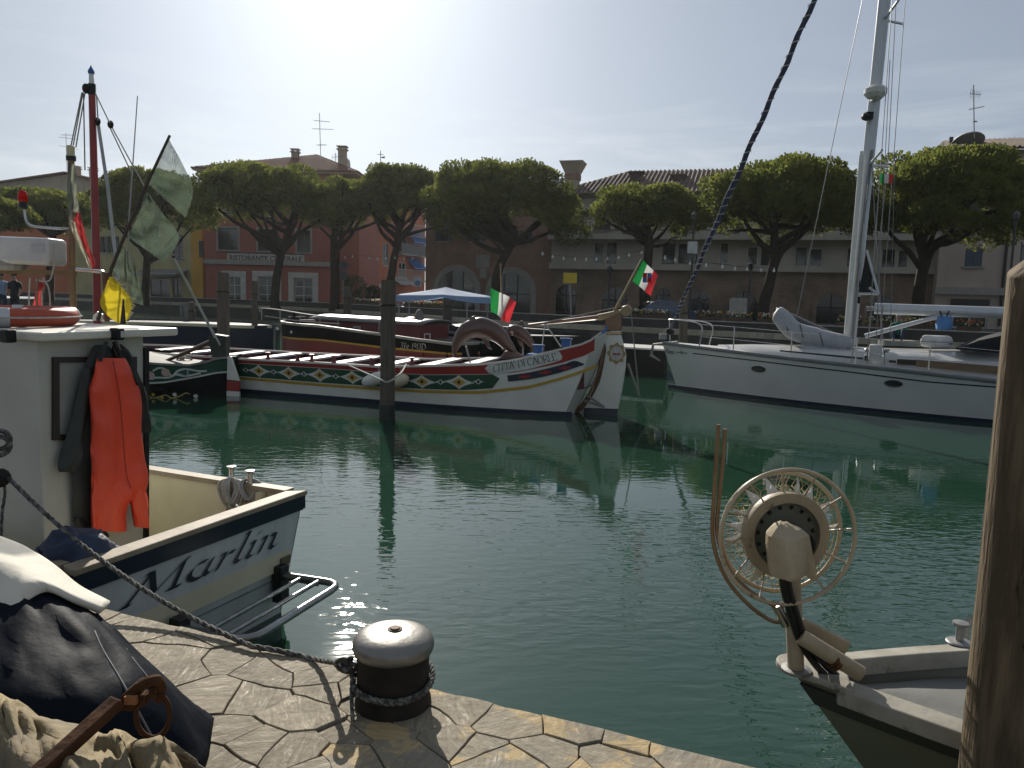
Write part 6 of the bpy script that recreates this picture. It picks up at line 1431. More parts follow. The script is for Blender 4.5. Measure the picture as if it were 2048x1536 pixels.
# folded inflatable dinghy on the foredeck
gd = M('dinghy_grey', (.36, .37, .39), .6, col2=(.28, .29, .31), scale=3, bump=.004); dk_ = M('dinghy_dark', (.05, .055, .06), .6)
th = thing('inflatable_dinghy', 'grey covered inflatable dinghy lashed tilted on the yacht foredeck', 'dinghy', tuple(yp(1640, 704, .4)))
for nn, off in (('tube', .55), ('tube', -.25)):
    mb = MB(); mb.tube(catmull([yp(1549, 626, off), yp(1562, 634, off), yp(1590, 662, off), (yp(1640, 676, off)), yp(1690, 688, off), yp(1703, 696, off)], 5), [.06, .15, .19, .2, .2, .21, .21, .22, .22, .22, .22, .22, .22, .22, .22, .2, .2, .2, .2, .2, .19, .18, .16, .14, .12, .06], 12); mb.obj(nn, gd, th, smooth=True, sharp=0)
mb = MB(); rows = []
for i in range(13):
    t = i / 12; x = 1552 + 140 * t; y = interp([0, .25, .5, 1], [622, 636, 652, 684], t); rows.append([yp(x, y + 3, .45 - .7 * v) + Vector((0, 0, .12 * math.sin(v * 3.14))) for v in (0, .2, .4, .6, .8, 1)])
mb.grid(rows); mb.obj('floor_cover', dk_, th, smooth=True, thick=.03)
mb = MB(); rows = []
for x, ya_, yb in ((1602, 680, 704), (1640, 684, 707), (1680, 690, 708), (1694, 694, 709)): rows.append([yp(x, ya_, .68), yp(x, yb, .7)])
mb.grid(rows); mb.obj('side_skirt', M('dinghy_skirt', (.26, .28, .32), .7), th, thick=.02)
mb = MB()
for x in (1570, 1600, 1640): mb.tube([yp(x, 632 + (x - 1560) * .42, .72), yp(x + 6, 660 + (x - 1560) * .4, .78)], .012, 5)
mb.obj('lashing', dk_, th)
# deck gear
th = thing('liferaft_canister', 'white rounded liferaft canister on the yacht cabin top', 'canister', tuple(yp(1872, 694, .2))); mb = MB(); c = yp(1873, 683, .2); mb.box(c, (.62, .5, .26), Matrix.Rotation(ya, 3, 'Z')); mb.obj('shell', M('radar_white', (.62, .62, .6), .4), th, bevel=.09, smooth=True); mb = MB(); mb.box(c, (.635, .515, .02), Matrix.Rotation(ya, 3, 'Z')); mb.obj('seam', galv, th)
mb = MB(); mb.lathe([(.11, 0), (.13, .04), (.13, .34), (.10, .36)], yp(1749, 722, 1.42), 12); mb.obj('white_fender', gel, t_y, smooth=True)
for x, y in ((1735, 711), (1772, 712)): mb = MB(); mb.lathe([(.07, 0), (.05, .04), (.05, .1), (.07, .14), (.06, .15)], yp(x, y, 1.3), 12); mb.obj('winch', steel, t_y, smooth=True)
mb = MB(); rows = []
for i in range(11):
    t = i / 10; x = 1912 + 150 * t; rows.append([yp(x, interp([0, .3, .6, 1], [694, 676, 665, 660], t), .9), yp(x, interp([0, .3, .6, 1], [698, 682, 672, 668], t) , 1.2), yp(x, interp([0, .3, .6, 1], [697, 703, 706, 708], t), 1.25)])
    rows[-1] = [yp(x, interp([0, .3, .6, 1], [694, 676, 665, 660], t), -.9)] + rows[-1]
mb.grid(rows); mb.obj('sprayhood', M('black_canvas', (.012, .014, .016), .8, bump=.008, scale=5), t_y, smooth=True, thick=.02)
# stanchions and guard wires
mb = None; tops = []
for x, y0, y1 in ((1465, 705, 666), (1580, 718, 680), (1710, 731, 690), (1856, 749, 700), (1996, 764, 716)):
    a = hy.uz(x, y0); P0 = hy.pt(a[0], hy.sheer(a[0]), -.06); P1 = P0 + Vector((0, 0, .6)); mb = MB(); mb.tube([P0, P1], .016, 6); mb.obj('stanchion', steel, t_y); tops.append(P1)
bp = hy.at(.15, 0, hy.sheer(0) + .62); mb = MB()
pr = catmull([hy.pt(1.1, hy.sheer(1.1), -.05), hy.pt(1.1, hy.sheer(1.1), -.05) + Vector((0, 0, .58)), bp, hy.pt(1.1, hy.sheer(1.1), -.05, -1) + Vector((0, 0, .58)), hy.pt(1.1, hy.sheer(1.1), -.05, -1)], 6); mb.tube(pr, .018, 6); mb.tube([bp, hy.at(.2, 0, hy.sheer(0))], .018, 6); mb.obj('pulpit', steel, t_y, smooth=True)
mb = MB(); seq = [hy.pt(1.1, hy.sheer(1.1), -.05) + Vector((0, 0, .58))] + tops
for dz in (0, -.3): mb.tube([p + Vector((0, 0, dz)) for p in seq], .006, 4)
mb.obj('guard_wire', steel, t_y)
mb = MB(); c = hy.at(-.1, 0, hy.sheer(0) - .05); mb.tube([c + hy.d * .5 + Vector((0, 0, .1)), c - hy.d * .15], .03, 6); mb.tube([c - hy.d * .15, c - hy.d * .18 + Vector((0, .1, -.3)), c + hy.d * .05 + Vector((0, 0, -.42))], [.03, .05, .02], 6); mb.box(c + hy.d * .1 + Vector((0, 0, .22)), (.18, .12, .14)); mb.obj('bow_anchor', galv, t_y)
# courtesy flag, blue bag
fl = thing('flag', 'small Italian courtesy flag flying under the yacht spreader', 'flag', tuple(yp(1788, 360, .6))); mb = MB(); mb.tube([yp(1790, 305, .6), yp(1780, 690, .9)], .006, 4); mb.obj('halyard', wire, fl)
flag_mesh('cloth', (yp(1759, 347, .6), yp(1760, 366, .6), yp(1785, 367, .6), yp(1787, 349, .6)), (flag_g, flag_w, flag_r), fl, wave=.02, nu=6, nv=4)
th = thing('bag', 'blue bag hanging under the yacht boom', 'bag', tuple(yp(1887, 660, .1))); mb = MB(); rows = []
for i in range(9):
    t = i / 8; w = .17 * (1 - .35 * abs(t - .6)); c = yp(1890 - 3 * t, 632 + 28 * t, .12); rows.append([c + hy.d * w * math.cos(a) + hy.n * .1 * math.sin(a) * (.4 + t) for a in [k * .785 for k in range(8)]])
mb.grid(rows, True); mb.f += [list(range(64, 72))]; mb.m += [0]; mb.obj('sack', M('sky_blue_cloth', (.10, .24, .50), .8, bump=.01), th, smooth=True, sharp=0); mb = MB(); mb.tube([yp(1880, 622, .12), yp(1884, 634, .15)], .015, 5); mb.tube([yp(1898, 622, .12), yp(1893, 634, .15)], .015, 5); mb.obj('strap', black_paint, th)
# ------------------------------------------------------------------ near fishing boat (stern towards the quay corner)
C0 = Vector((-1.45, 5.27, 0)); FV = Vector((-.918, .396, 0)); UV = Vector((-.396, -.918, 0)); W_ = 1.76; ZG = .87
def mp_(f, u, z): return C0 + FV * f + UV * u + Vector((0, 0, z))
def on_f(px, py, f0):            # point of the plane at forward distance f0
    r = ray(px, py); p0 = C0 + FV * f0; k = (p0.dot(FV)) / Vector((r.x, r.y, 0)).dot(FV); return EYE + r * k
def fuz(p): d = Vector((p.x, p.y, 0)) - C0; return d.dot(FV), d.dot(UV), p.z
t_m = thing('fishing_boat', 'cream cabin boat with navy rim and Marlin lettered on its white stern', 'boat', tuple(C0))
hullw = M('worn_white_hull', (0.62, 0.64, 0.65), .35, col2=(.50, .515, .52), scale=1.5, stretch=(5, 5, .8), bump=.0012, bscale=12, col3=(.36, .33, .26), scale3=1.8, ramp3=(.72, .98))
LM = 5.6
def outline(f, z):
    """starboard u (small) and port u (large) of the hull at forward distance f and height z"""
    t = max(0, (f - 2.6) / (LM - 2.6)); w = W_ / 2 * math.sqrt(max(0, 1 - t ** 2.2)) + .01; k = .06 * (1 - z / ZG)
    return W_ / 2 - w + k, W_ / 2 + w - k
def sheer_m(f): return ZG + .02 * max(0, f - 1) ** 2 * .6
mb = MB(); ra, rb = [], []
for i in range(37):
    f = LM * i / 36; zt = sheer_m(f); A_, B_ = [], []
    for j in range(7):
        z = -.3 + (zt + .3) * j / 6; a, b = outline(f, max(0, z)); rk_ = .16 * (1 - z / ZG) * max(0, 1 - f / .8); A_.append(mp_(f + rk_, a, z)); B_.append(mp_(f + rk_, b, z))
    ra.append(A_); rb.append(B_)
mb.grid(ra); mb.grid(rb)
tr = [[mp_(.16 * (1 - (-.3 + (ZG + .3) * j / 6) / ZG), u + .06 * (1 - max(0, -.3 + (ZG + .3) * j / 6) / ZG) * (1 if u < W_ / 2 else -1) * (1 if k in (0, 12) else 0), -.3 + (ZG + .3) * j / 6) for j in range(7)] for k, u in enumerate([W_ * q / 12 for q in range(13)])]
mb.grid(tr); mb.obj('hull', hullw, t_m, smooth=True, sharp=.5)
def tp(u, z, off=.006): return mp_(.16 * (1 - z / ZG) - off, u, z)           # a point on the transom
mb = MB(); mb.grid([[tp(-.012 + (W_ + .024) * k / 12, ZG - .105 + .11 * j / 2, .012) for j in range(3)] for k in range(13)]); mb.obj('navy_band', navy_paint, t_m, thick=.012)
for side in (0, 1):
    mb = MB(); rows = []
    for i in range(33):
        f = LM * i / 36; o_ = outline(f, ZG)[side] + (-.008 if side == 0 else .008); zt = sheer_m(f); rows.append([mp_(f - .01 * (i == 0), o_, zt - .10), mp_(f - .01 * (i == 0), o_, zt)])
    mb.grid(rows); mb.obj('navy_band', navy_paint, t_m)
capm = M('worn_gunwale', (.33, .275, .20), .65, col2=(.20, .155, .105), scale=6, bump=.002, bscale=25, col3=(.22, .17, .12), scale3=9, ramp3=(.60, .74))
mb = MB(); mb.prism([mp_(-.03, -.02, ZG), mp_(-.03, W_ + .01, ZG), mp_(.09, W_ - .02, ZG), mp_(.09, .07, ZG)], (0, 0, .035)); mb.obj('stern_gunwale', capm, t_m, bevel=.008)
for side in (0, 1):
    mb = MB(); rows = []; s_ = -1 if side == 0 else 1
    for i in range(34):
        f = .1 + (LM - .1) * i / 34; o_ = outline(f, ZG)[side]; zt = sheer_m(f); rows.append([mp_(f, o_ + s_ * .02, zt - .002), mp_(f, o_ + s_ * .02, zt + .035), mp_(f, o_ - s_ * .075, zt + .035), mp_(f, o_ - s_ * .075, zt - .002)])
    mb.grid(rows, True); mb.f.append([0, 1, 2, 3]); mb.m.append(0); mb.obj('side_gunwale', capm, t_m)
ZD = .36
mb = MB(); rows = []
for i in range(30):
    f = .07 + (LM - .5) * i / 30; a, b = outline(f, ZG); zt = sheer_m(f); rows.append([mp_(f, a + .055, zt), mp_(f, a + .06, ZD), mp_(f, b - .06, ZD), mp_(f, b - .055, zt)])
mb.grid(rows); mb.f.append([0, 1, 2, 3]); mb.m.append(0); mb.obj('cockpit_lining', cream_paint, t_m)
for f in (.30, .62): mb = MB(); mb.box(mp_(f, .085, (ZD + ZG) / 2), (.05, .05, ZG - ZD), Matrix.Rotation(math.atan2(FV.y, FV.x), 3, 'Z')); mb.obj('bulwark_rib', cream_paint, t_m)
# name in nib italics on the transom
q, w = lettering('Marlin', SCR, (.046, .052)); mb = MB()
def tpix(px, py):
    n = Vector((FV.x, FV.y, .16 / ZG)); r = ray(px, py); p0 = mp_(.16, 0, 0) - FV * .012; p = EYE + r * ((p0 - EYE).dot(n) / r.dot(n)); return p
bl, br, tl, tr_ = tpix(247, 1217), tpix(556, 1091), tpix(276, 1156), tpix(572, 1036)
for qq in q:
    vs = []
    for x, y in qq: a = x / w; vs.append(bl.lerp(br, a).lerp(tl.lerp(tr_, a), y))
    mb.add(vs, [(0, 1, 2, 3)])
stuff(mb.obj('name_lettering', M('name_paint', (.02, .028, .05), .4), t_m, recalc=False))
mb = MB(); a, b, c, d = tpix(560, 1117), tpix(579, 1108), tpix(578, 1125), tpix(559, 1134); mb.prism([a, b, c, d], FV * -.012); mb.obj('drain_plate', M('dull_brass', (.16, .12, .08), .5), t_m, bevel=.004)
mb = MB()
mb.grid([[tp(.02 + (W_ - .08) * k / 8, .30 - .012 * j, .004) for j in range(2)] for k in range(9)]); mb.obj('hull_seam', M('seam_grey', (.30, .31, .31), .6), t_m)
# stern platform of steel tube
zp = .34; p1, p2, p3 = atz(568, 1151, zp), atz(683, 1168, zp), atz(500, 1282, zp); p4 = p1 + (p3 - p2); dv_ = (p3 - p2)
pf = thing('boarding_platform', 'steel tube boarding platform hinged on the white stern above the water', 'platform', tuple((p1 + p4) / 2)); pf['label'] = 'steel tube boarding platform hinged below the lettered white stern'
mb = MB(); k = .12; e = (p2 - p1).normalized(); f_ = dv_.normalized()
mb.tube([p1, p2 - e * k] + [(p2 - e * k).lerp(p2, t).lerp(p2.lerp(p2 + f_ * k, t), t) for t in (.25, .5, .75)] + [p2 + f_ * k, p3 - f_ * k] + [(p3 - f_ * k).lerp(p3, t).lerp(p3.lerp(p3 - e * k, t), t) for t in (.25, .5, .75)] + [p3 - e * k, p4], .025, 12); mb.obj('frame', M('dull_steel', (.36, .36, .35), .3, metal=.9, col2=(.24, .24, .23), scale=12), pf, smooth=True)
for t in (.33, .66): mb = MB(); mb.tube([p1.lerp(p2, t * .95), p4.lerp(p3, t * .95)], .015, 10); mb.obj('bar', M('dull_steel', (.36, .36, .35), .3), pf, smooth=True)
for p in (p1, p4): mb = MB(); mb.box(p + FV * .03 - Vector((0, 0, .06)), (.08, .09, .26), Matrix.Rotation(math.atan2(FV.y, FV.x), 3, 'Z')); mb.obj('hinge_block', rubber, pf, bevel=.008)
mb = MB(); mb.tube([p4 + Vector((0, 0, -.02)), p4.lerp(p3, .6) + Vector((0, 0, -.16)), p4 + FV * .02 + Vector((0, 0, -.3))], .016, 8); mb.tube([p1 + Vector((0, 0, -.02)), p1.lerp(p2, .6) + Vector((0, 0, -.03))], .012, 8); mb.obj('brace', galv, pf)
# wheelhouse
FW = .86; wl_, wr_ = fuz(on_f(75, 800, FW))[1], fuz(on_f(291, 800, FW))[1]; ZR = 1.97; FD = 1.75
mb = MB(); mb.prism([mp_(FW, wr_, ZD - .02), mp_(FW, wl_, ZD - .02), mp_(FW + FD, wl_, ZD - .02), mp_(FW + FD, wr_, ZD - .02)], (0, 0, ZR - ZD + .025)); cab = mb.obj('cabin', cabin_paint, t_m, bevel=.012)
ro = [mp_(FW - .10, wr_ - .20, ZR), mp_(FW - .10, wl_ + .03, ZR), mp_(FW + FD + .15, wl_ + .03, ZR), mp_(FW + FD + .15, wr_ - .12, ZR)]
mb = MB(); mb.prism(ro, (0, 0, .052)); mb.obj('roof', M('roof_white', (.70, .68, .60), .5, col2=(.58, .56, .48), scale=2.5, bump=.001, bscale=30, col3=(.42, .38, .30), scale3=3, ramp3=(.6, .8)), cab, bevel=.012)
ZT = ZR + .053
def frame_rect(x0, y0, x1, y1, w_, name, mat, par, f0, pane=None, proud=.02):
    a, b, c, d = [on_f(*p, f0) for p in ((x0, y0), (x1, y0 - 1), (x1, y1 - 1), (x0, y1))]; ctr = (a + b + c + d) / 4
    inn = [p + ((ctr - p).normalized() * w_ * 1.4) for p in (a, b, c, d)]; out = [a, b, c, d]; m_ = MB(); n_ = FV * -proud
    for i in range(4): j = (i + 1) % 4; m_.prism([out[i], out[j], inn[j], inn[i]], n_)
    o = m_.obj(name, mat, par)
    if pane: m_ = MB(); m_.prism([p + FV * -.004 for p in inn], FV * -.004); m_.obj('pane', pane, o)
frame_rect(103, 714, 270, 880, .035, 'cabin_window', M('brown_window_frame', (.035, .024, .016), .45), cab, FW - .001, M('milky_pane', (.30, .31, .28), .25, col2=(.24, .25, .23), scale=2))
mb = MB(); a, b = on_f(286, 695, FW), on_f(286, 1085, FW); mb.prism([a, a + UV * -.035, b + UV * -.035, b], FV * -.018); mb.obj('door_edge', black_paint, cab)
mb = MB(); mb.box(on_f(296, 1082, FW) + FV * -.05, (.06, .09, .03)); mb.obj('door_catch', black_paint, cab)
for x, y in ((234, 668), (16, 672)):
    p = on_f(x, y, FW - .115) if x > 60 else aty(x, y, 4.35); mb = MB(); mb.box(p, (.07, .06, .075), Matrix.Rotation(math.atan2(FV.y, FV.x), 3, 'Z')); o = mb.obj('deck_lamp', black_paint, cab, bevel=.01)
    if x > 60: mb = MB(); mb.box(p + FV * -.034 + UV * -.012, (.008, .03, .04), Matrix.Rotation(math.atan2(FV.y, FV.x), 3, 'Z')); mb.obj('lens', frame_white, o)
# bits on the cabin roof
def rf(px, py, d): return aty(px, py, d)
bamboo = M('bamboo_pole', (.24, .16, .07), .5, col2=(.15, .10, .05), scale=5, stretch=(1, 1, 3)); dark_pole = M('dark_pole', (.06, .045, .035), .6)
def stick(parent, a, b, r, name, mat, n=8): m_ = MB(); m_.tube([a, b] if not isinstance(r, (list, tuple)) else [a, b], r, n); return m_.obj(name, mat, parent, smooth=True)
dR = 5.25
th = thing('lamp_pole', 'tall wooden pole with a cream lantern on top standing on the cabin roof', 'lamp pole', tuple(atz(147, 642, ZT))); base = atz(147, 642, ZT); dR = base.y
stick(th, base, rf(142, 316, dR), .024, 'pole', bamboo); mb = MB(); c = rf(142, 316, dR); mb.lathe([(.028, 0), (.032, .0), (.032, .02), (.026, .022), (.028, .085), (.02, .09), (0, .092)], c, 14); mb.obj('lantern', M('cream_lantern', (.68, .66, .48), .3, trans=.3), th, smooth=True)
mb = MB(); mb.lathe([(.033, -.02), (.034, .012)], c, 14); mb.obj('collar', rubber, th)
a, b = rf(-60, 541, dR), rf(150, 546, dR); mb = MB(); mb.beam(a, b, .05, .035); mb.obj('cross_beam', bamboo, th)
mb = MB(); mb.tube(catmull([rf(144, 539, dR), rf(195, 543, dR + .05), rf(207, 546, dR + .08), rf(212, 554, dR + .1)], 5), .016, 8); mb.obj('chrome_rail', steel, th, smooth=True); bp_ = atz(214, 643, ZT); stick(th, bp_, rf(210, 546, bp_.y), .02, 'short_post', M('brown_post', (.12, .055, .03), .5))
mb = MB(); mb.tube(catmull([rf(137, 458, dR), rf(90, 455, dR - .02), rf(62, 451, dR - .05), rf(52, 440, dR - .05), rf(49, 420, dR - .05)], 5), .009, 8); mb.obj('lamp_arm', steel, th, smooth=True)
mb = MB(); c = rf(46, 404, dR - .05); mb.lathe([(.02, -.05), (.03, -.04), (.028, 0), (.022, .0)], c, 12); mb.obj('lamp_socket', rubber, th); mb = MB(); mb.lathe([(.03, 0), (.032, .05), (.026, .075), (0, .085)], c, 14); mb.obj('red_lamp', M('red_lens', (.62, .02, .015), .15, trans=.5), th, smooth=True, sharp=0)
th = thing('flag', 'faded Italian flag wrapped down the wooden lamp pole on the cabin roof', 'flag', tuple(rf(150, 545, dR - .05)))
fad = [M('faded_green_cloth', (.22, .25, .19), .9, trans=.4, col2=(.30, .31, .26), scale=6), M('faded_white_cloth', (.58, .56, .44), .9, trans=.4), M('faded_red_cloth', (.48, .06, .06), .9, trans=.4, col2=(.36, .05, .05), scale=5)]
def cloth(parent, name, L_, R_, Y, mat, bulge=.03, n=10, m=5, seed=0, thick=None):
    Lp, Rp = catmull([(x, y, 0) for x, y in L_], n), catmull([(x, y, 0) for x, y in R_], n); k = min(len(Lp), len(Rp)); rows = []
    for i in range(k):
        row = []
        for j in range(m + 1):
            t = j / m; p = Lp[i * (len(Lp) - 1) // (k - 1)].lerp(Rp[i * (len(Rp) - 1) // (k - 1)], t); dy = bulge * math.sin(t * 6.5 + i * .25 + seed) + bulge * .7 * mnoise.noise(Vector((t * 3, i * .3, seed))); row.append(rf(p.x, p.y, Y + dy))
        rows.append(row)
    m_ = MB(); m_.grid(rows); return m_.obj(name, mat, parent, smooth=True, sharp=0, recalc=False, thick=thick)
cloth(th, 'green_panel', [(137, 325), (134, 380), (137, 420), (141, 440)], [(151, 330), (153, 380), (157, 410), (160, 428)], dR - .05, fad[0]); cloth(th, 'white_panel', [(137, 420), (140, 450), (152, 480), (176, 530), (180, 538)], [(146, 420), (152, 450), (163, 485), (180, 524), (183, 534)], dR - .06, fad[1]); cloth(th, 'red_panel', [(146, 422), (153, 455), (166, 490), (180, 522), (184, 540)], [(160, 426), (167, 455), (177, 490), (190, 522), (190, 530)], dR - .06, fad[2])
th = thing('radar_scanner', 'boxy white radar scanner at the left edge above the cabin roof', 'radar', tuple(rf(40, 545, dR))); mb = MB(); a, b = rf(-60, 498, dR), rf(118, 505, dR)
mb.beam(a, b, .24, .20); mb.obj('housing', M('radar_white', (.62, .62, .6), .4), th, bevel=.03); mb = MB(); c = rf(20, 533, dR); mb.lathe([(.10, -.03), (.12, .0), (.12, .05), (.1, .06)], c, 16); mb.obj('pedestal', M('radar_grey', (.3, .3, .28), .5), th)
mb = MB(); p = rf(96, 498, dR) + Vector((0, -.123, 0)); mb.box(p, (.10, .004, .06)); mb.obj('rating_plate', M('plate_grey', (.38, .39, .39), .5, col2=(.5, .5, .5), scale=60), th)
ringc = atz(24, 650, ZT); ringc.z = ZT + .062
th = thing('lifebuoy', 'orange red lifebuoy lying on the cabin roof', 'lifebuoy', (ringc.x, ringc.y, ZT)); mb = MB(); mb.torus(ringc, .335, .06, n=48, m=14); mb.obj('ring', M('lifebuoy_orange', (.48, .085, .03), .5, col2=(.36, .06, .03), scale=4), th, smooth=True, sharp=0)
for k in range(4): mb = MB(); mb.torus(ringc, .335, .0625, n=5, m=14, a0=R(20 + 90 * k), a1=R(32 + 90 * k)); mb.obj('reflective_band', M('silver_tape', (.6, .6, .6), .3, metal=.5), th, smooth=True, sharp=0)
mb = MB(); mb.torus(ringc + Vector((0, 0, .0)), .405, .006, n=40, m=5); mb.obj('grab_line', rope_white, th)
mb = MB()
for pts in ([(60, 556), (58, 600), (60, 642)], [(76, 556), (84, 590), (84, 620), (84, 645)], [(85, 556), (97, 575), (100, 610), (92, 635), (82, 648)], [(108, 520), (105, 545), (97, 562), (72, 560)]): mb.tube(catmull([rf(x, y, dR - .1) for x, y in pts], 5), .006, 5)
tag(mb.obj('rope', rope_white), 'loose white lines hanging from the cross beam to the cabin roof', 'rope', kind=None)
th = thing('pennant', 'small red pennant standing on the cabin roof beside the lifebuoy', 'pennant', tuple(atz(72, 645, ZT))); stick(th, atz(72, 645, ZT), rf(76, 556, dR - .2), .006, 'stick', bamboo); cloth(th, 'cloth', [(76, 562), (70, 590), (64, 618)], [(90, 568), (82, 585), (84, 620)], dR - .2, fad[2], bulge=.01)
# dark netting flags on a raked marker pole, yellow flag, whip aerial
pb = atz(196, 642, ZT); dN = pb.y + .05
th = thing('marker_pole', 'raked dark marker pole with three tattered netting flags', 'marker pole', tuple(pb)); mb = MB(); pl = [pb, rf(222, 540, dN), rf(247, 477, dN), rf(293, 370, dN), rf(340, 270, dN)]; mb.tube(pl, [.014, .014, .013, .012, .010], 8); mb.obj('pole', dark_pole, th, smooth=True)
def net_mat():
    m = bpy.data.materials.new('dark_netting'); m.use_nodes = True; t = m.node_tree; N = t.nodes; l = t.links.new; p = N['Principled BSDF']; p.inputs['Base Color'].default_value = (.05, .075, .052, 1); p.inputs['Roughness'].default_value = .8
    tcn = N.new('ShaderNodeTexCoord'); nz_ = N.new('ShaderNodeTexNoise'); nz_.inputs['Scale'].default_value = 14; nz_.inputs['Detail'].default_value = 5; l(tcn.outputs['Object'], nz_.inputs['Vector'])
    wv = N.new('ShaderNodeTexWave'); wv.inputs['Scale'].default_value = 34; wv.inputs['Distortion'].default_value = 1.5; l(tcn.outputs['Object'], wv.inputs['Vector'])
    mm = N.new('ShaderNodeMath'); mm.operation = 'MULTIPLY_ADD'; mm.inputs[1].default_value = .35; l(wv.outputs['Fac'], mm.inputs[0]); l(nz_.outputs[0], mm.inputs[2])
    rr_ = N.new('ShaderNodeMapRange'); rr_.inputs[1].default_value = .35; rr_.inputs[2].default_value = .85; rr_.inputs[3].default_value = .5; rr_.inputs[4].default_value = .82; l(mm.outputs[0], rr_.inputs[0])
    tl_ = N.new('ShaderNodeBsdfTranslucent'); tl_.inputs[0].default_value = (.10, .135, .10, 1); m0 = N.new('ShaderNodeMixShader'); m0.inputs[0].default_value = .5; l(p.outputs[0], m0.inputs[1]); l(tl_.outputs[0], m0.inputs[2])
    tr_ = N.new('ShaderNodeBsdfTransparent'); ms_ = N.new('ShaderNodeMixShader'); l(rr_.outputs[0], ms_.inputs[0]); l(tr_.outputs[0], ms_.inputs[1]); l(m0.outputs[0], ms_.inputs[2]); l(ms_.outputs[0], N['Material Output'].inputs['Surface']); return m
netm = net_mat()
cloth(th, 'netting_flag', [(338, 278), (322, 315), (306, 348), (297, 368)], [(341, 284), (366, 330), (386, 380), (372, 436)], dN, netm, bulge=.03, m=8)
cloth(th, 'netting_flag', [(293, 384), (283, 415), (268, 448), (255, 474)], [(298, 388), (328, 430), (358, 475), (330, 526)], dN, netm, bulge=.03, m=8, seed=2)
cloth(th, 'netting_flag', [(245, 490), (238, 510), (231, 528), (224, 540)], [(249, 494), (258, 530), (266, 560), (262, 572)], dN, netm, bulge=.02, m=6, seed=4)
cloth(th, 'netting_flag', [(252, 500), (258, 530), (262, 560), (262, 600)], [(262, 510), (275, 545), (285, 590), (287, 612)], dN, netm, bulge=.03, m=6, seed=5)
mb = MB()
for a_, b_ in (((297, 370), (371, 436)), ((255, 474), (329, 528)), ((225, 541), (262, 573))): mb.tube([rf(*a_, dN), rf(*b_, dN)], .005, 5)
pass
yb = atz(216, 643, ZT)
th = thing('marker_flag', 'bright yellow marker flag propped on the cabin roof', 'flag', tuple(yb)); ym = M('yellow_cloth', (.62, .50, .03), .8, trans=.45, col2=(.55, .43, .03), scale=3); dY = yb.y - .08
cloth(th, 'cloth', [(219, 553), (210, 575), (200, 606), (214, 630), (236, 646)], [(226, 555), (245, 575), (262, 600), (262, 620), (252, 645)], dY, ym, bulge=.025, m=8)
yb2 = atz(246, 648, ZT); stick(th, yb2, rf(247, 598, yb2.y), [.02, .006], 'black_staff', rubber); mb = MB(); fr = random.Random(2)
for k in range(26): t = k / 25; p = catmull([(226, 555, 0), (245, 575, 0), (262, 600, 0), (262, 620, 0), (252, 645, 0)], 7)[int(t * 28)]; q_ = rf(p.x, p.y, dY); mb.tube([q_, q_ + Vector((fr.uniform(.005, .03), fr.uniform(-.02, .02), fr.uniform(-.02, .02)))], .004, 4)
stuff(mb.obj('frayed_edge', M('pale_thread', (.7, .66, .4), .9), th))
th = thing('whip_aerial', 'thin whip aerial rising above the netting flags', 'aerial', tuple(atz(253, 642, ZT))); wb = atz(253, 642, ZT); mb = MB(); mb.tube([wb, rf(258, 440, wb.y), rf(275, 192, wb.y)], [.009, .006, .004], 6); mb.obj('whip', M('pale_grey_pole', (.42, .42, .40), .5), th); mb = MB(); mb.lathe([(.02, 0), (.02, .05), (.01, .09)], wb, 10); mb.obj('mount', rubber, th)
th = thing('number_plate', 'small white plate leaning on the cabin roof by the yellow flag', 'plate', tuple(atz(195, 642, ZT))); mb = MB(); pc = atz(195, 641, ZT); mb.prism([rf(184, 641, pc.y - .03), rf(206, 643, pc.y - .03), rf(205, 628, pc.y), rf(195, 623, pc.y), rf(187, 630, pc.y)], (0, .008, 0)); mb.obj('plate', white_paint, th)
vs_, fs_ = text_mesh('C0', 1.0, .02); mb = MB(); p0 = rf(192, 640, pc.y - .034); mb.add([p0 + Vector((v.x * .03, -.001, v.y * .04)) for v in vs_], fs_); stuff(mb.obj('lettering', black_paint, th, recalc=False))
# clothes hanging from the roof edge
def garment(th, name, rows_px, f0, depth, mat, seed=0, n=14):
    """rows of (y, xl, xr): closed pillow hanging in the plane f0"""
    ys = catmull([(y, xl, xr) for y, xl, xr in rows_px], 4); rows = []
    for i, (y, xl, xr) in enumerate(ys):
        row = []; dep = depth; depth_i = depth * (1 - (.55 if 'leg' not in name else .12) * max(0, (i - len(ys) + 6) / 5) ** 1) * (1 - .5 * max(0, 1 - i / 4)); depth = depth_i
        for k in range(n):
            a = 2 * math.pi * k / n; t = (1 - math.cos(a)) / 2; p = on_f(xl + (xr - xl) * t, y, f0); wob = mnoise.noise(Vector((t * 2.4, y * .016, seed + (1 if a > math.pi else 0)))) * depth * 1.25 + .35 * depth * math.sin(t * 9 + seed) * min(1, i / 10)
            row.append(p + FV * (-math.sin(a) * depth + (wob if math.sin(a) >= 0 else 0) * -1))
        rows.append(row); depth = dep
    mb = MB(); mb.grid(rows, True); nn = len(rows) - 1; mb.f += [list(range(n)), [nn * n + k for k in range(n)]]; mb.m += [0, 0]
    return mb.obj(name, mat, th, smooth=True, sharp=1.2)
FG = FW - .10
orange_oil = M('orange_oilskin', (.84, .085, .035), .45, col2=(.70, .06, .026), scale=3.5, bump=.016, bscale=6, stretch=(1.6, 1.6, .8), rvar=.12)
th = thing('overalls', 'orange red oilskin bib overalls hanging from the cabin roof edge', 'overalls', tuple(on_f(235, 690, FG)))
garment(th, 'bib_and_seat', [(716, 196, 247), (745, 189, 262), (775, 178, 280), (790, 177, 284), (830, 180, 286), (900, 181, 290), (960, 182, 292), (1000, 186, 288)], FG - .02, .045, orange_oil, 1)
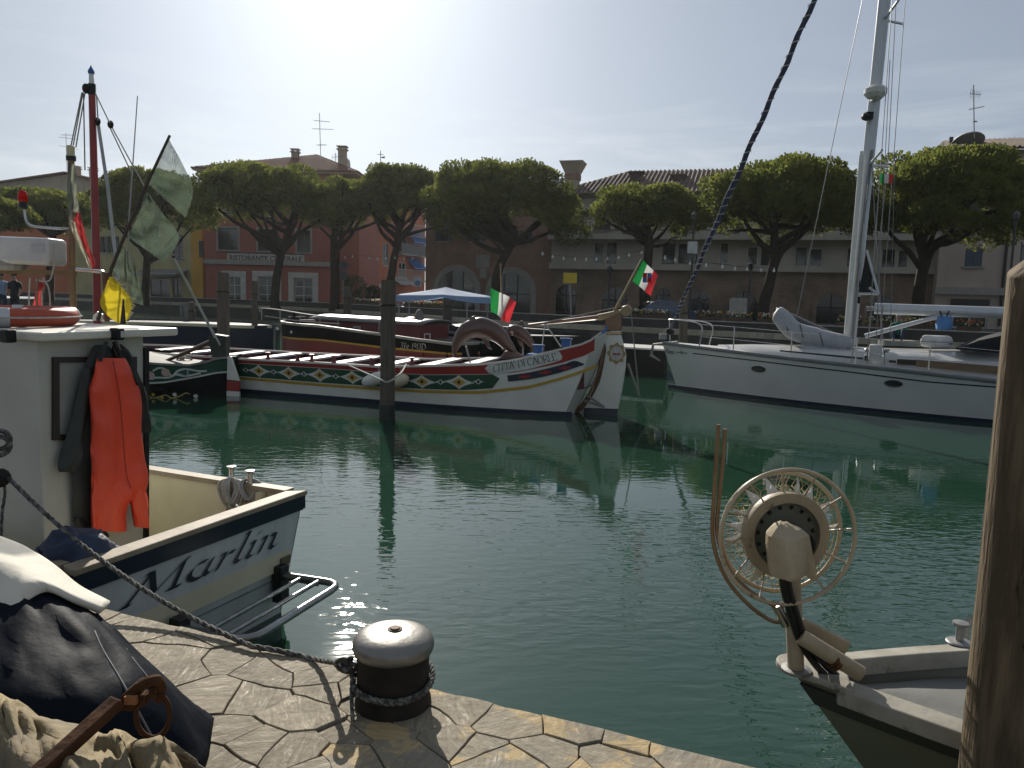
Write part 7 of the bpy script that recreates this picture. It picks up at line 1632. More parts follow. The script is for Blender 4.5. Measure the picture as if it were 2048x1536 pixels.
garment(th, 'trouser_leg', [(945, 186, 246), (985, 182, 262), (1010, 182, 258), (1050, 183, 255), (1062, 185, 254)], FG - .02, .045, orange_oil, 2); garment(th, 'trouser_leg', [(945, 248, 288), (985, 258, 293.5), (1010, 263, 294), (1040, 268, 295), (1054, 270, 295)], FG - .02, .042, orange_oil, 3)
for pts in ([(262, 976), (252, 940), (240, 800), (226, 722)],):
    q_ = [on_f(x, y, FG - .02 - .052) for x, y in pts]; mb = MB(); mb.tube(catmull(q_, 6), .0035, 5); mb.obj('seam', M('seam_red', (.42, .03, .012), .6), th, smooth=True)
mb = MB()
for pts in ([(200, 722), (206, 700), (213, 684)], [(244, 720), (236, 700), (228, 684)], [(246, 720), (262, 745), (276, 768)]): mb.tube(catmull([on_f(x, y, FG - .03) for x, y in pts], 4), .014, 6)
mb.obj('strap', rubber, th, smooth=True)
jm = M('dark_oilskin', (.035, .042, .038), .6, col2=(.02, .025, .022), scale=4, bump=.008, bscale=6)
th = thing('jacket', 'dark grey green oilskin jacket and trousers hanging left behind the orange overalls', 'jacket', tuple(on_f(190, 690, FG + .03)))
garment(th, 'jacket_body', [(690, 190, 214), (710, 180, 232), (740, 170, 245), (800, 158, 250), (880, 150, 250), (960, 146, 250), (1045, 150, 250)], FG + .055, .03, jm, 4)
garment(th, 'sleeve', [(735, 166, 186), (780, 155, 182), (840, 142, 172), (900, 128, 160), (935, 118, 150), (944, 119, 150)], FG + .04, .03, jm, 5)
garment(th, 'trouser_leg', [(1035, 150, 212), (1060, 148, 212), (1068, 160, 216), (1074, 190, 216)], FG + .06, .025, M('black_oilskin', (.014, .016, .015), .5, bump=.006, scale=5), 6)
th = thing('oilskin', 'black oilskin hanging right behind the orange overalls', 'oilskin', tuple(on_f(255, 690, FG + .06))); garment(th, 'body', [(688, 226, 244), (705, 225, 262), (745, 240, 276), (800, 262, 292), (850, 274, 299), (865, 280, 300)], FG + .03, .025, rubber, 7)
mb = MB(); mb.tube([on_f(236, 684, FG), on_f(240, 700, FG)], .006, 5); mb.obj('hanger', galv, th)
# blue bundle by the gunwale, bitts with coils
th = thing('bundle', 'crumpled blue tarpaulin bundle lying inside the boat by the stern gunwale', 'bundle', tuple(atz(150, 1140, ZD))); mb = MB(); ctr = aty(152, 1122, 3.95); ctr.z = max(ctr.z, .5); rows = []
for i in range(15):
    thh = math.pi * i / 14; row = []
    for k in range(28):
        a = 2 * math.pi * k / 28; d = Vector((math.sin(thh) * math.cos(a), math.sin(thh) * math.sin(a), -math.cos(thh))); r_ = 1 + .30 * mnoise.noise(d * 2.3 + Vector((3, 1, 0))) + .12 * mnoise.noise(d * 6); row.append(ctr + Vector((d.x * .20, d.y * .2, d.z * .17)) * r_)
    rows.append(row)
mb.grid(rows, True); mb.obj('cloth', M('blue_black_tarp', (.022, .04, .085), .6, col2=(.012, .02, .04), scale=7, bump=.012, bscale=16), th, smooth=True, sharp=0); mb = MB(); mb.torus(ctr + Vector((0, 0, .02)), .19, .008, axis=(.3, .2, 1), n=24, m=5); mb.obj('cord', rope_dark, th)
for x, y in ((463, 946), (500, 955)):
    p = atz(x, y + 12, ZG + .036); mb = MB(); mb.lathe([(.022, 0), (.02, .012), (.018, .075), (.03, .085), (.034, .097), (.0, .10)], p, 14); mb.obj('bitt', steel, t_m, smooth=True)
th = thing('rope_coil', 'grey rope coils hung over the two bitts on the far gunwale', 'rope', tuple(atz(480, 965, ZG))); mb = MB(); rc_ = random.Random(4)
for x, k_, wpx in ((463, 9, 17), (500, 6, 13)):
    for k in range(k_):
        dx_ = rc_.uniform(-wpx, wpx) * .5; hh = rc_.uniform(45, 72) if x < 480 else rc_.uniform(35, 60); w2 = rc_.uniform(8, 18); dd = rc_.uniform(-.05, .03); Y0 = atz(x, 960, ZG + .04).y
        mb.tube(catmull([aty(x - 3, 957, Y0 - .04), aty(x - w2 + dx_, 966, Y0 - .07 + dd), aty(x - w2 * .9 + dx_, 957 + hh * .6, Y0 - .09 + dd), aty(x + dx_, 957 + hh, Y0 - .09 + dd), aty(x + w2 * .9 + dx_, 957 + hh * .6, Y0 - .08 + dd), aty(x + w2 + dx_, 968, Y0 - .06), aty(x + 3, 957, Y0 - .02)], 4), .0105, 5)
mb.obj('coils', rope_white, th, smooth=True, sharp=0)
mb = MB(); p = atz(470, 1035, ZD + .3)
for k in range(4): mb.torus(aty(470 + 8 * k, 1030 - 3 * k, 5.15) , .05 + .01 * k, .008, axis=(.3 * k - .4, .3, 1), n=18, m=5)
mb.obj('loose_turns', rope_white, th)

# ------------------------------------------------------------------ mooring bollard and its line
bc = atz(786, 1402, .8); bx, by = bc.x, bc.y
t_l = thing('bollard', 'squat dark iron bollard with a pale domed steel cap on the quay edge', 'bollard', (bx, by, .80)); k = (by * cp + 1.3 * sp) / F
Rb, Rc = 72.5 * k, 81 * k; zc = aty(786, 1283, by).z; ztop = aty(786, 1236, by + .05).z
mb = MB(); mb.lathe([(Rb * 1.06, .79), (Rb * 1.05, .815), (Rb, .83), (Rb * .985, zc - .075), (Rb, zc - .045), (Rb * 1.01, zc - .03)], (bx, by, 0), 48); mb.obj('body', dark_iron, t_l, smooth=True, sharp=.6)
capm2 = M('worn_steel_cap', (.25, .24, .22), .46, metal=.6, col2=(.17, .165, .15), scale=5, bump=.0015, bscale=40, col3=(.17, .12, .09), scale3=4.5, ramp3=(.62, .72), rvar=.15)
mb = MB(); mb.lathe([(Rb * .9, zc - .035), (Rc * .96, zc - .032), (Rc * 1.0, zc - .016), (Rc * 1.0, zc), (Rc * .965, zc + .014), (Rc * .87, zc + .027), (Rc * .68, zc + .038), (Rc * .42, zc + .045), (Rc * .2, zc + .0475), (0, zc + .048)], (bx, by, 0), 56); mb.obj('cap', capm2, t_l, smooth=True, sharp=0)
mb = MB(); mb.lathe([(.027, 0), (.027, .004), (.018, .006), (.018, .009), (0, .010)], (bx + .005, by, zc + .0468), 20); mb.obj('bolt', M('rusty_bolt', (.13, .09, .06), .7, metal=.4, bump=.002, scale=20), t_l, smooth=True)
t_o = thing('mooring_rope', 'dark braided mooring rope led from the cabin boat to the iron bollard', 'rope', (bx, by, .8))
def braid(pts, r, name, par, turns=9.0):
    """two-strand laid rope following pts"""
    L_ = sum((b - a).length for a, b in zip(pts, pts[1:])); n = max(12, int(L_ / .012)); acc = [0]
    for a, b in zip(pts, pts[1:]): acc.append(acc[-1] + (b - a).length)
    def at(s):
        for i in range(len(acc) - 1):
            if s <= acc[i + 1]: return pts[i].lerp(pts[i + 1], (s - acc[i]) / max(1e-6, acc[i + 1] - acc[i]))
        return pts[-1]
    mb = MB()
    for ph in (0, 2.09, 4.19):
        st_ = []
        for i in range(n + 1):
            s = L_ * i / n; p = at(s); t = (at(min(L_, s + .01)) - at(max(0, s - .01))).normalized(); a = t.orthogonal().normalized(); a = (Vector((0, 0, 1)) - t * t.z); a = a.normalized() if a.length > .05 else t.orthogonal().normalized(); b = t.cross(a); an = ph + s * turns * 6.28; st_.append(p + (a * math.cos(an) + b * math.sin(an)) * r * .52)
        mb.tube(st_, r * .56, 6)
    o = mb.obj(name, rope_dark, par, smooth=True, sharp=0); stuff(o); return o
qe = atz(505, 1293, .815); q1 = atz(560, 1302, .815); q2 = atz(630, 1318, .815); kn = aty(694, 1328, by - .02)
r_start = aty(4, 942, 4.05)
braid([r_start.lerp(qe, i / 20) - Vector((0, 0, .10 * 4 * (i / 20) * (1 - i / 20))) for i in range(21)] + catmull([qe, q1, q2, kn], 6)[1:], .0115, 'long_lead', t_o, 7)
turn = [Vector((bx + (Rb + .012) * math.cos(a), by + (Rb + .012) * math.sin(a), z + .006 * math.sin(a * 2.0))) for i in range(81) for a, z in [(math.pi + i / 80 * 4 * math.pi, .885 + .012 * (i / 80) - .016 * math.sin(i / 80 * 12.56 + .3))]]
braid([kn] + [Vector((bx - Rb - .03, by + .01, .915))] + turn, .0105, 'turns_round_bollard', t_o, 14)
mb = MB(); 
for k2 in range(5): mb.torus(kn + Vector((rc_.uniform(-.02, .025), rc_.uniform(-.02, .01), rc_.uniform(-.02, .02))), .02, .009, axis=(rc_.uniform(-1, 1), rc_.uniform(-1, 1), rc_.uniform(-1, 1)), n=14, m=6)
stuff(mb.obj('knot', rope_dark, t_o, smooth=True, sharp=0))
braid(catmull([kn + Vector((.01, -.01, 0)), aty(704, 1352, by - .03), aty(703, 1390, by - .06), atz(706, 1442, .812)], 6), .008, 'hanging_end', t_o, 14)
mb = MB(); mb.lathe([(.03, 0), (.05, .02), (.05, .05), (.03, .07)], r_start - Vector((0, 0, .03)), 12, axis=(.3, -1, 0)); mb.obj('fairlead', dark_iron, t_o); braid(catmull([r_start, aty(10, 985, 4.05), aty(4, 1030, 4.03), aty(2, 1120, 4.0)], 6), .008, 'loose_tail', t_o, 9)
for k2 in range(2): mb = MB(); mb.torus(aty(-2, 880 + 12 * k2, 4.1), .05, .014, axis=(.6, -1, .2), n=20, m=7); mb.obj('coil_on_cabin', rope_dark, t_o, smooth=True, sharp=0)
# ------------------------------------------------------------------ heap of covers and the rusty anchor, bottom left
def drape(name, label, cat, rows, mat, sub=5, amp=.012, fr=6.0, thick=.012, seed=0, fold=0.0):
    R0 = [[Vector(p) for p in r] for r in rows]; cols = [catmull([r[k] for r in R0], sub) for k in range(len(R0[0]))]; n = len(cols[0]); G_ = [catmull([c[i] for c in cols], sub) for i in range(n)]
    G2 = []
    for i, r in enumerate(G_):
        row = []
        for j, p in enumerate(r): v = Vector((p.x * fr, p.y * fr, p.z * fr + seed * 7)); nn = mnoise.noise(v) * amp + mnoise.noise(v * 2.7) * amp * .45 + fold * (abs(mnoise.noise(Vector((j * .21 + i * .07, i * .06 - j * .03, seed)))) + .55 * abs(mnoise.noise(Vector((j * .43 - i * .16, i * .22, seed + 5))))) ; row.append(p + Vector((nn * .3, -nn * .6, nn)))
        G2.append(row)
    mb = MB(); mb.grid(G2); ctr_ = G2[n // 2][len(G2[0]) // 2]
    if label:
        th = thing(name, label, cat, (ctr_.x, ctr_.y, .8)); return mb.obj('sheet', mat, th, smooth=True, sharp=0, thick=thick), th
    return mb, G2
px3 = lambda x, y, Y: tuple(aty(x, y, Y))
gz = lambda x, y: tuple(atz(x, y, .812))
navy_tarp = M('navy_tarpaulin', (.007, .010, .016), .55, spec=.03, col2=(.007, .010, .016), scale=2.5, bump=.006, bscale=9, rvar=.06)
bk = lambda x, y, Y: (aty(x, y, Y).x - .05, Y + .32, .81)
rows = [[bk(-420, 1100, 2.6), bk(-150, 1120, 2.6), bk(0, 1150, 2.6), bk(90, 1175, 2.6), bk(150, 1200, 2.58), bk(215, 1245, 2.55)],
        [px3(-420, 1090, 2.6), px3(-150, 1120, 2.6), px3(0, 1150, 2.6), px3(92, 1176, 2.6), px3(160, 1212, 2.6), px3(222, 1246, 2.6)],
        [px3(-420, 1280, 2.25), px3(-150, 1290, 2.2), px3(20, 1290, 2.2), px3(150, 1282, 2.28), px3(240, 1292, 2.4), px3(292, 1318, 2.55)],
        [px3(-420, 1500, 1.95), px3(-150, 1480, 1.92), px3(40, 1440, 1.98), px3(190, 1410, 2.08), px3(320, 1385, 2.3), px3(372, 1394, 2.5)],
        [gz(-420, 1850), gz(-150, 1800), gz(60, 1720), gz(250, 1660), gz(398, 1545), gz(426, 1436)]]
to_, tt_ = drape('tarpaulin', 'heavy navy black tarpaulin draped over a heap at the bottom left', 'tarpaulin', rows, navy_tarp, amp=.006, fr=3.5, fold=-.030, sub=8)
from mathutils.bvhtree import BVHTree
bpy.context.view_layer.update()
bv = BVHTree.FromPolygons([tt_.location + v.co for v in to_.data.vertices], [tuple(p.vertices) for p in to_.data.polygons])
def on_tarp(px, py):
    h = bv.ray_cast(EYE, ray(px, py).normalized()); return (h[0] - ray(px, py).normalized() * .012) if h[0] is not None else None
for pts in ([(188, 1262), (205, 1300), (232, 1345), (258, 1390), (285, 1440), (312, 1490)], [(240, 1282), (268, 1322), (298, 1360), (322, 1396)]):
    q_ = [on_tarp(p.x, p.y) for p in catmull([(x, y, 0) for x, y in pts], 8)]; q_ = [p for p in q_ if p is not None]
    if len(q_) > 2: mb = MB(); mb.tube(q_, .004, 5); mb.obj('hem_cord', M('hem_grey', (.07, .075, .085), .6), tt_, smooth=True)
cm_ = M('cream_boat_cover', (.62, .59, .50), .75, col2=(.50, .48, .42), scale=3, bump=.004, bscale=18, col3=(.40, .24, .14), scale3=2.6, ramp3=(.64, .82))
rows = [[px3(-300, 960, 2.8), px3(0, 1078, 2.76), px3(62, 1107, 2.75), px3(108, 1137, 2.74), px3(155, 1176, 2.72), px3(212, 1205, 2.68)],
        [px3(-300, 985, 2.66), px3(0, 1104, 2.62), px3(58, 1130, 2.61), px3(106, 1156, 2.6), px3(158, 1189, 2.59), px3(217, 1210, 2.62)],
        [px3(-300, 1020, 2.52), px3(0, 1131, 2.5), px3(50, 1150, 2.5), px3(101, 1173, 2.49), px3(157, 1201, 2.5), px3(203, 1221, 2.55)],
        [px3(-300, 1120, 2.44), px3(0, 1180, 2.42), px3(48, 1172, 2.44), px3(99, 1176, 2.485), px3(156, 1202, 2.505), px3(201, 1221, 2.56)],
        [px3(-300, 1300, 2.36), px3(0, 1238, 2.36), px3(46, 1207, 2.41), px3(97, 1178, 2.49), px3(155, 1203, 2.51), px3(200, 1220, 2.565)]]
drape('boat_cover', 'thick cream canvas boat cover with a rolled edge lying on the navy tarpaulin', 'cover', rows, cm_, amp=.004, fr=5, thick=.022)
kh = M('khaki_canvas', (.30, .235, .12), .85, col2=(.14, .11, .07), scale=5, bump=.01, bscale=16, col3=(.09, .085, .08), scale3=2.2, ramp3=(.52, .68))
top_ = [(-260, 1360, 1.9), (-100, 1378, 1.88), (0, 1390, 1.86), (35, 1400, 1.86), (75, 1432, 1.84), (170, 1450, 1.86), (215, 1478, 1.80), (242, 1460, 1.84), (268, 1484, 1.82), (325, 1476, 1.8), (352, 1500, 1.84)]
fold_ = [(-260, 1440, 1.76), (-100, 1460, 1.72), (0, 1450, 1.74), (45, 1475, 1.68), (90, 1465, 1.74), (150, 1505, 1.66), (200, 1500, 1.72), (245, 1505, 1.70), (270, 1530, 1.68), (330, 1520, 1.70), (375, 1560, 1.74)]
low_ = [(-260, 1560, 1.6), (-100, 1580, 1.58), (0, 1540, 1.64), (50, 1580, 1.56), (100, 1550, 1.62), (160, 1600, 1.54), (210, 1580, 1.6), (255, 1620, 1.55), (300, 1600, 1.6), (350, 1640, 1.58), (420, 1660, 1.62)]
rows = [[(aty(x, y, Y).x, Y + .35, .815) for x, y, Y in top_], [px3(*p) for p in top_], [px3(*p) for p in fold_], [px3(*p) for p in low_], [gz(p[0] * 1.0, 1980) for p in low_]]
drape('canvas', 'crumpled stained khaki canvas at the bottom left corner in front of the navy tarpaulin', 'canvas', rows, kh, amp=.012, fr=6, sub=6, seed=3, fold=-.05)
th = thing('anchor', 'rusty iron anchor with a ring at its head lying across the canvas and tarpaulin', 'anchor', px3(60, 1560, 1.62)); 
A0_, A1_ = Vector(px3(40, 1580, 1.55)), Vector(px3(236, 1402, 1.76)); mb = MB(); mb.beam(A0_, A1_, .042, .026); mb.obj('shank', rust, th, bevel=.005)
hd = [(228, 1412), (246, 1388), (272, 1366), (300, 1360), (316, 1370), (312, 1390), (290, 1412), (262, 1424), (238, 1422)]; mb = MB(); hp = [Vector(px3(x, y, 1.78)) for x, y in hd]; hin = [Vector(px3(286 + 11 * math.cos(a), 1384 + 8 * math.sin(a), 1.78)) for a in [2.8 - 6.283 * i / 9 * -1 for i in range(9)]]
for i in range(9): j = (i + 1) % 9; mb.prism([hp[i], hp[j], hin[j], hin[i]], (0, .03, 0))
mb.obj('head_plate', rust, th, bevel=.004); mb = MB(); mb.tube(catmull([px3(280, 1372, 1.765), px3(300, 1362, 1.76), px3(318, 1362, 1.78), px3(322, 1380, 1.81), px3(318, 1398, 1.83)], 5), .013, 8); mb.obj('shackle', rust, th, smooth=True)
mb = MB(); mb.tube([px3(x, y, 1.80 - .0 * x) for x, y in [(306 + 34 * math.cos(a), 1430 + 45 * math.sin(a)) for a in [6.283 * i / 30 for i in range(30)]]], .0065, 8, closed=True); mb.obj('ring', rust, th, smooth=True, sharp=0)
mb = MB(); mb.box(px3(262, 1400, 1.77), (.03, .01, .02)); mb.obj('cotter', M('orange_rust', (.35, .14, .05), .9), th)
# ------------------------------------------------------------------ big timber pile at the right edge
Yp = 2.32; rp_ = .135; off_px = rp_ / Yp * F
pb_, pt_ = aty(1931 + off_px, 1500, Yp), aty(2035 + off_px, 512, Yp); ax = (pt_ - pb_).normalized()
th = thing('timber_pile', 'thick weathered timber pile standing at the right edge beside the net boat', 'timber pile', (pb_.x, pb_.y, 0)); rows = []; mb = MB(); Lp = (pt_ - pb_).length; s0 = -1.2
e1 = Vector((1, 0, 0)); e1 = (e1 - ax * e1.dot(ax)).normalized(); e2 = ax.cross(e1)
for i in range(41):
    s = s0 + (Lp - s0) * i / 40; p = pb_ + ax * s; row = []
    for k in range(40):
        a = 2 * math.pi * k / 40; r_ = rp_ * (1 + .035 * mnoise.noise(Vector((math.cos(a) * 2.2, math.sin(a) * 2.2, s * .5))) + .02 * mnoise.noise(Vector((math.cos(a) * 9, math.sin(a) * 9, s * .35))) - (.05 if k in (27, 28) else 0) * (1 if mnoise.noise(Vector((s * .8, 3, 0))) > -.2 else .3))
        zadd = (.065 * math.cos(a) if i == 40 else 0); row.append(p + e1 * r_ * math.cos(a) + e2 * r_ * math.sin(a) + ax * zadd)
    rows.append(row)
for f_, dr in ((.75, .06), (.0, .08)): rows.append([rows[40][k].lerp(sum((q for q in rows[40]), Vector()) / 40, 1 - f_) + ax * dr * .3 for k in range(40)])
mb.grid(rows, True); mb.obj('trunk', grey_wood, th, smooth=True, sharp=.9)

# ------------------------------------------------------------------ net boat at lower right with the hauling reel
bw = atz(1584, 1334, .78); nb_d = math.atan2(-.26, .966); bw.z = 0
def half_n(u): t = min(1, max(0, u) / 2.4); return .035 + .82 * (1 - (1 - t) ** 1.75)
hnB = Hull(bw, nb_d, half_n, lambda u: .78, .38)
t_nb = thing('net_boat', 'small grey green fishing boat bow with a pale worn gunwale at the lower right', 'boat', tuple(bw)); LN = 4.6
olive = M('olive_grey_hull', (.20, .195, .14), .5, col2=(.13, .125, .09), scale=1.6, bump=.003, bscale=9, col3=(.08, .075, .055), scale3=2.4, ramp3=(.6, .8)); wg = M('worn_white_rail', (.38, .36, .305), .7, spec=.2, col2=(.25, .235, .195), scale=5, bump=.003, bscale=20, col3=(.16, .13, .10), scale3=7, ramp3=(.58, .68))
mb = MB(); ra, rb = [], []
for i in range(41):
    u = LN * i / 40; A_, B_ = [], []
    for j in range(8):
        z = -.3 + 1.08 * j / 7; rk_ = .62 * max(0, 1 - u / 1.8) * (1 - z / .78); A_.append(hnB.pt(u, z, 0, 1) + hnB.d * rk_); B_.append(hnB.pt(u, z, 0, -1) + hnB.d * rk_)
    ra.append(A_); rb.append(B_)
mb.grid(ra); mb.grid(rb); mb.grid([ra[0], rb[0]]); mb.grid([ra[-1], rb[-1]]); mb.obj('hull', olive, t_nb, smooth=True)
for side in (1, -1):
    mb = MB(); rows = []
    for i in range(45):
        u = .16 + (LN - .16) * i / 44; b = hnB.b(u, .78); rows.append([hnB.at(u, side * (b + .025), .72), hnB.at(u, side * (b + .03), .79), hnB.at(u, side * (b - .07), .80), hnB.at(u, side * (b - .07), .72)])
    mb.grid(rows, True); mb.f += [[0, 1, 2, 3]]; mb.m += [0]; mb.obj('gunwale', wg, t_nb, bevel=.006)
    mb = MB(); mb.grid([[hnB.pt(LN * i / 44, z, .012, side) + hnB.d * (.62 * max(0, 1 - LN * i / 44 / 1.8) * (1 - z / .78)) for z in (.66, .74)] for i in range(45)]); mb.obj('rubbing_strake', M('dark_strake', (.045, .042, .034), .6), t_nb, thick=.015)
mb = MB(); tipw = .085; ol = [(.21, -(hnB.b(.21, .78) + .028)), (.10, -(hnB.b(.10, .78) + .03))] + [(.02 - tipw * math.cos(R(a)), tipw * math.sin(R(a))) for a in range(-80, 81, 16)] + [(.10, hnB.b(.10, .78) + .03), (.21, hnB.b(.21, .78) + .028)]
mb.prism([hnB.at(u, n_, .775) for u, n_ in ol], (0, 0, .03)); mb.obj('bow_plate', wg, t_nb, bevel=.008)
mb = MB(); rows = []
for i in range(25):
    u = .19 + 2.2 * i / 24; b = hnB.b(u, .7) - .07; rows.append([hnB.at(u, b * y, .665 + .05 * (1 - y * y) + .018 * mnoise.noise(Vector((u * 2.4, y * 2.2, 1))) + .02 * math.sin(u * 3)) for y in [-1 + 2 * k / 12 for k in range(13)]])
mb.grid(rows); mb.obj('deck_tarp', M('grey_deck_tarp', (.15, .15, .138), .7, col2=(.12, .12, .11), scale=2.5, bump=.005, bscale=10), t_nb, smooth=True, sharp=0)
mb = MB(); rows = []
for i in range(25): u = .9 + (LN - 1.2) * i / 24; b = hnB.b(u, .7) - .075; rows.append([hnB.at(u, b, .73), hnB.at(u, b - .12, .52), hnB.at(u, -b + .12, .52), hnB.at(u, -b, .73)])
mb.grid(rows); mb.obj('inner_lining', M('dark_inside', (.05, .05, .045), .7), t_nb)
cb_ = hnB.on_plane(1918, 1281, -.55); 
pcl = atz(1918, 1284, .80); mb = MB(); mb.lathe([(.055, 0), (.05, .006), (.018, .01), (.017, .075), (.034, .08), (.034, .092), (0, .095)], pcl, 16); mb.obj('mooring_bitt', galv, t_nb, smooth=True)
mb = MB(); mb.tube([aty(*p, 3.42) for p in ((1946, 1320), (1932, 1300), (1928, 1270), (1936, 1242), (1950, 1232), (1962, 1244))], [.012, .02, .022, .02, .016, .014], 8, sq=.4); mb.obj('rope_guide', galv, t_nb, smooth=True)
# the reel
t_w = thing('net_reel', 'pale net hauling reel with spoked rings and a canvas covered hub on the boat bow', 'net reel', tuple(atz(1592, 1342, .8)))
pbase = atz(1592, 1342, .80); Yr = pbase.y
beige = M('worn_beige_paint', (.40, .33, .22), .5, col2=(.28, .22, .14), scale=7, bump=.002, bscale=30, col3=(.16, .10, .06), scale3=9, ramp3=(.6, .7)); ringm = M('pale_ring_paint', (.50, .42, .29), .42, col2=(.36, .29, .19), scale=8, col3=(.2, .13, .08), scale3=12, ramp3=(.62, .7))
mb = MB(); mb.tube([pbase, aty(1588, 1240, Yr), aty(1582, 1100, Yr + .02)], .033, 14); mb.obj('post', beige, t_w, smooth=True); mb = MB(); mb.lathe([(.06, 0), (.06, .012), (.04, .016)], pbase, 16); mb.obj('post_foot', galv, t_w)
axr = Vector((.06, -1, .02)).normalized(); ca, cb2, cc = aty(1576, 1075, Yr - .10), aty(1562, 1064, Yr + .10), aty(1569, 1068, Yr)
Ra, Rb2 = 135 / F * (Yr - .10) * 1.05, 121 / F * (Yr + .10) * 1.03; ks = Yr / F * 1.04; Ri, Ro = 66 * ks, 85 * ks
qr = Vector((0, 0, 1)).rotation_difference(axr)
def circ(c, r, a): return c + qr @ Vector((r * math.cos(a), r * math.sin(a), 0))
for c, r, rr_ in ((ca, Ra, .0085), (cb2, Rb2, .0095)): mb = MB(); mb.torus(c, r, rr_, axis=axr, n=72, m=8); mb.obj('outer_ring', ringm, t_w, smooth=True, sharp=0)
mb = MB(); mb.lathe([(Ri, -.03), (Ro, -.03), (Ro * 1.02, -.02), (Ro * 1.02, .02), (Ro, .03), (Ri, .03), (Ri, -.03)], cc, 48, axis=axr); mb.obj('drum_rim', beige, t_w, smooth=True, sharp=.6)
mb = MB(); mb.lathe([(Ri * .78, -.008), (Ri * .78, .008), (0, .012)], cc, 40, axis=axr); mb.lathe([(Ri * .90, -.008), (Ri * 1.0, -.008), (Ri * 1.0, .008), (Ri * .90, .008), (Ri * .90, -.008)], cc, 40, axis=axr)
for k2 in range(15): a = 6.283 * k2 / 15; mb.beam(circ(cc, Ri * .76, a), circ(cc, Ri * .92, a), .03, .014, upv=axr)
mb.obj('perforated_disc', M('disc_grey_green', (.13, .135, .10), .6, col2=(.09, .095, .07), scale=6), t_w)
tri = M('pale_metal_fin', (.62, .58, .48), .4, col2=(.5, .45, .36), scale=10)
for k2, a in enumerate([.20, .62, 1.10, 1.38, 1.95, 2.35, 2.75, 3.05, 3.32, 4.0, 4.25, 5.9]):
    c_, r_ = (cb2, Rb2); inn = circ(cc, Ro * .98, a); t_ = (circ(cc, Ro, a + .15) - circ(cc, Ro, a - .15)) * .5; tip = circ(c_, r_ * .985, a + .02); mb = MB(); wfin = 1.0 if k2 % 3 else .35
    mb.add([inn - t_ * wfin, inn + t_ * wfin, tip, (inn + tip) / 2 + axr * .022], [(0, 1, 3), (1, 2, 3), (2, 0, 3), (0, 2, 1)]); mb.obj('fin', tri, t_w, recalc=True)
for k2 in range(12): a = 6.283 * k2 / 12 + .15; mb = MB(); mb.tube([circ(cc, Ro, a), circ(ca, Ra, a + .05)], .004, 5); mb.obj('spoke', ringm, t_w)
mb = MB(); nr = random.Random(6)
for k2 in range(90):
    a = 6.283 * k2 / 90; s_ = nr.choice((-1, 1)); mb.tube([circ(cc, Ro, a), circ(cb2, Rb2 * .8, a + s_ * .16) + axr * .01, circ(cb2, Rb2, a + s_ * .05)], .0016, 3)
for f_ in (.78, .9): mb.tube([circ(cb2, Rb2 * f_ + nr.uniform(-.003, .003), 6.283 * k2 / 60) for k2 in range(60)], .0018, 3, closed=True)
mb.tube([circ(cb2, Rb2 + .009 * math.sin(k2 * 2.6), 6.283 * k2 / 300) + axr * (.009 * math.cos(k2 * 2.6)) for k2 in range(300)], .0022, 3, closed=True)
stuff(mb.obj('mesh_lacing', M('straw_twine', (.42, .33, .16), .8), t_w))
# canvas over the hub
cv = M('stained_hub_canvas', (.42, .36, .25), .85, col2=(.32, .26, .17), scale=5, bump=.006, bscale=22, col3=(.30, .22, .12), scale3=3, ramp3=(.55, .75)); rows = []
for y, xl, xr, d in ((1046, 1560, 1576, .01), (1056, 1545, 1600, .05), (1068, 1533, 1616, .07), (1090, 1532, 1620, .08), (1115, 1535, 1624, .08), (1138, 1537, 1628, .08), (1147, 1539, 1626, .075)):
    row = []
    for k2 in range(28):
        a = 6.283 * k2 / 28; t = (1 - math.cos(a)) / 2; fr_ = 1 + .42 * math.sin(a * 5 + y * .012 + math.sin(a * 2)) * min(1, (y - 1046) / 60); p = aty(xl + (xr - xl) * t, y + (5 * math.sin(a * 3) if y > 1130 else 0), Yr - .17); row.append(p + Vector((0, -math.sin(a) * d * fr_, .012 * mnoise.noise(Vector((t * 5, y * .03, a))))))
    rows.append(row)
mb = MB(); mb.grid([[p for p in r] for r in rows], True); mb.f.append(list(range(28))); mb.m.append(0); mb.obj('canvas_cover', cv, t_w, smooth=True, sharp=.35)
mb = MB(); mb.tube([cc + axr * .02, cc + axr * .16], .055, 14); mb.obj('hub_motor', dark_iron, t_w)
for o_ in (0, 1): mb = MB(); mb.tube(catmull([aty(1568 + 9 * o_, 1120, Yr - .15), aty(1566 + 10 * o_, 1165, Yr - .13), aty(1580 + 12 * o_, 1225, Yr - .08), aty(1604 + 14 * o_, 1290, Yr - .03), aty(1650 + 22 * o_, 1350, Yr - .02), aty(1720 + 20 * o_, 1400, Yr - .1), aty(1790 + 20 * o_, 1432, Yr - .25)], 7), .0145, 9); mb.obj('hydraulic_hose', rubber, t_w, smooth=True)
for nm, pts in (('guide_rod', [(1437, 849), (1432, 930), (1427, 1010), (1425, 1065), (1434, 1115), (1458, 1165), (1498, 1210), (1540, 1240), (1568, 1246)]), ('guide_rod', [(1450, 858), (1445, 930), (1437, 1010), (1434, 1060), (1444, 1105), (1464, 1148), (1500, 1182), (1545, 1210), (1566, 1216)])):
    mb = MB(); mb.tube(catmull([aty(x, y, Yr - .02 * (nm == 'x')) for x, y in pts], 6), .0085, 8); mb.obj(nm, M('coppery_rod', (.30, .20, .11), .4, metal=.4, col2=(.20, .13, .07), scale=10), t_w, smooth=True)
mb = MB(); mb.tube([aty(1552, 1210, Yr), aty(1572, 1250, Yr)], .02, 10); mb.obj('rod_clamp', steel, t_w, smooth=True)
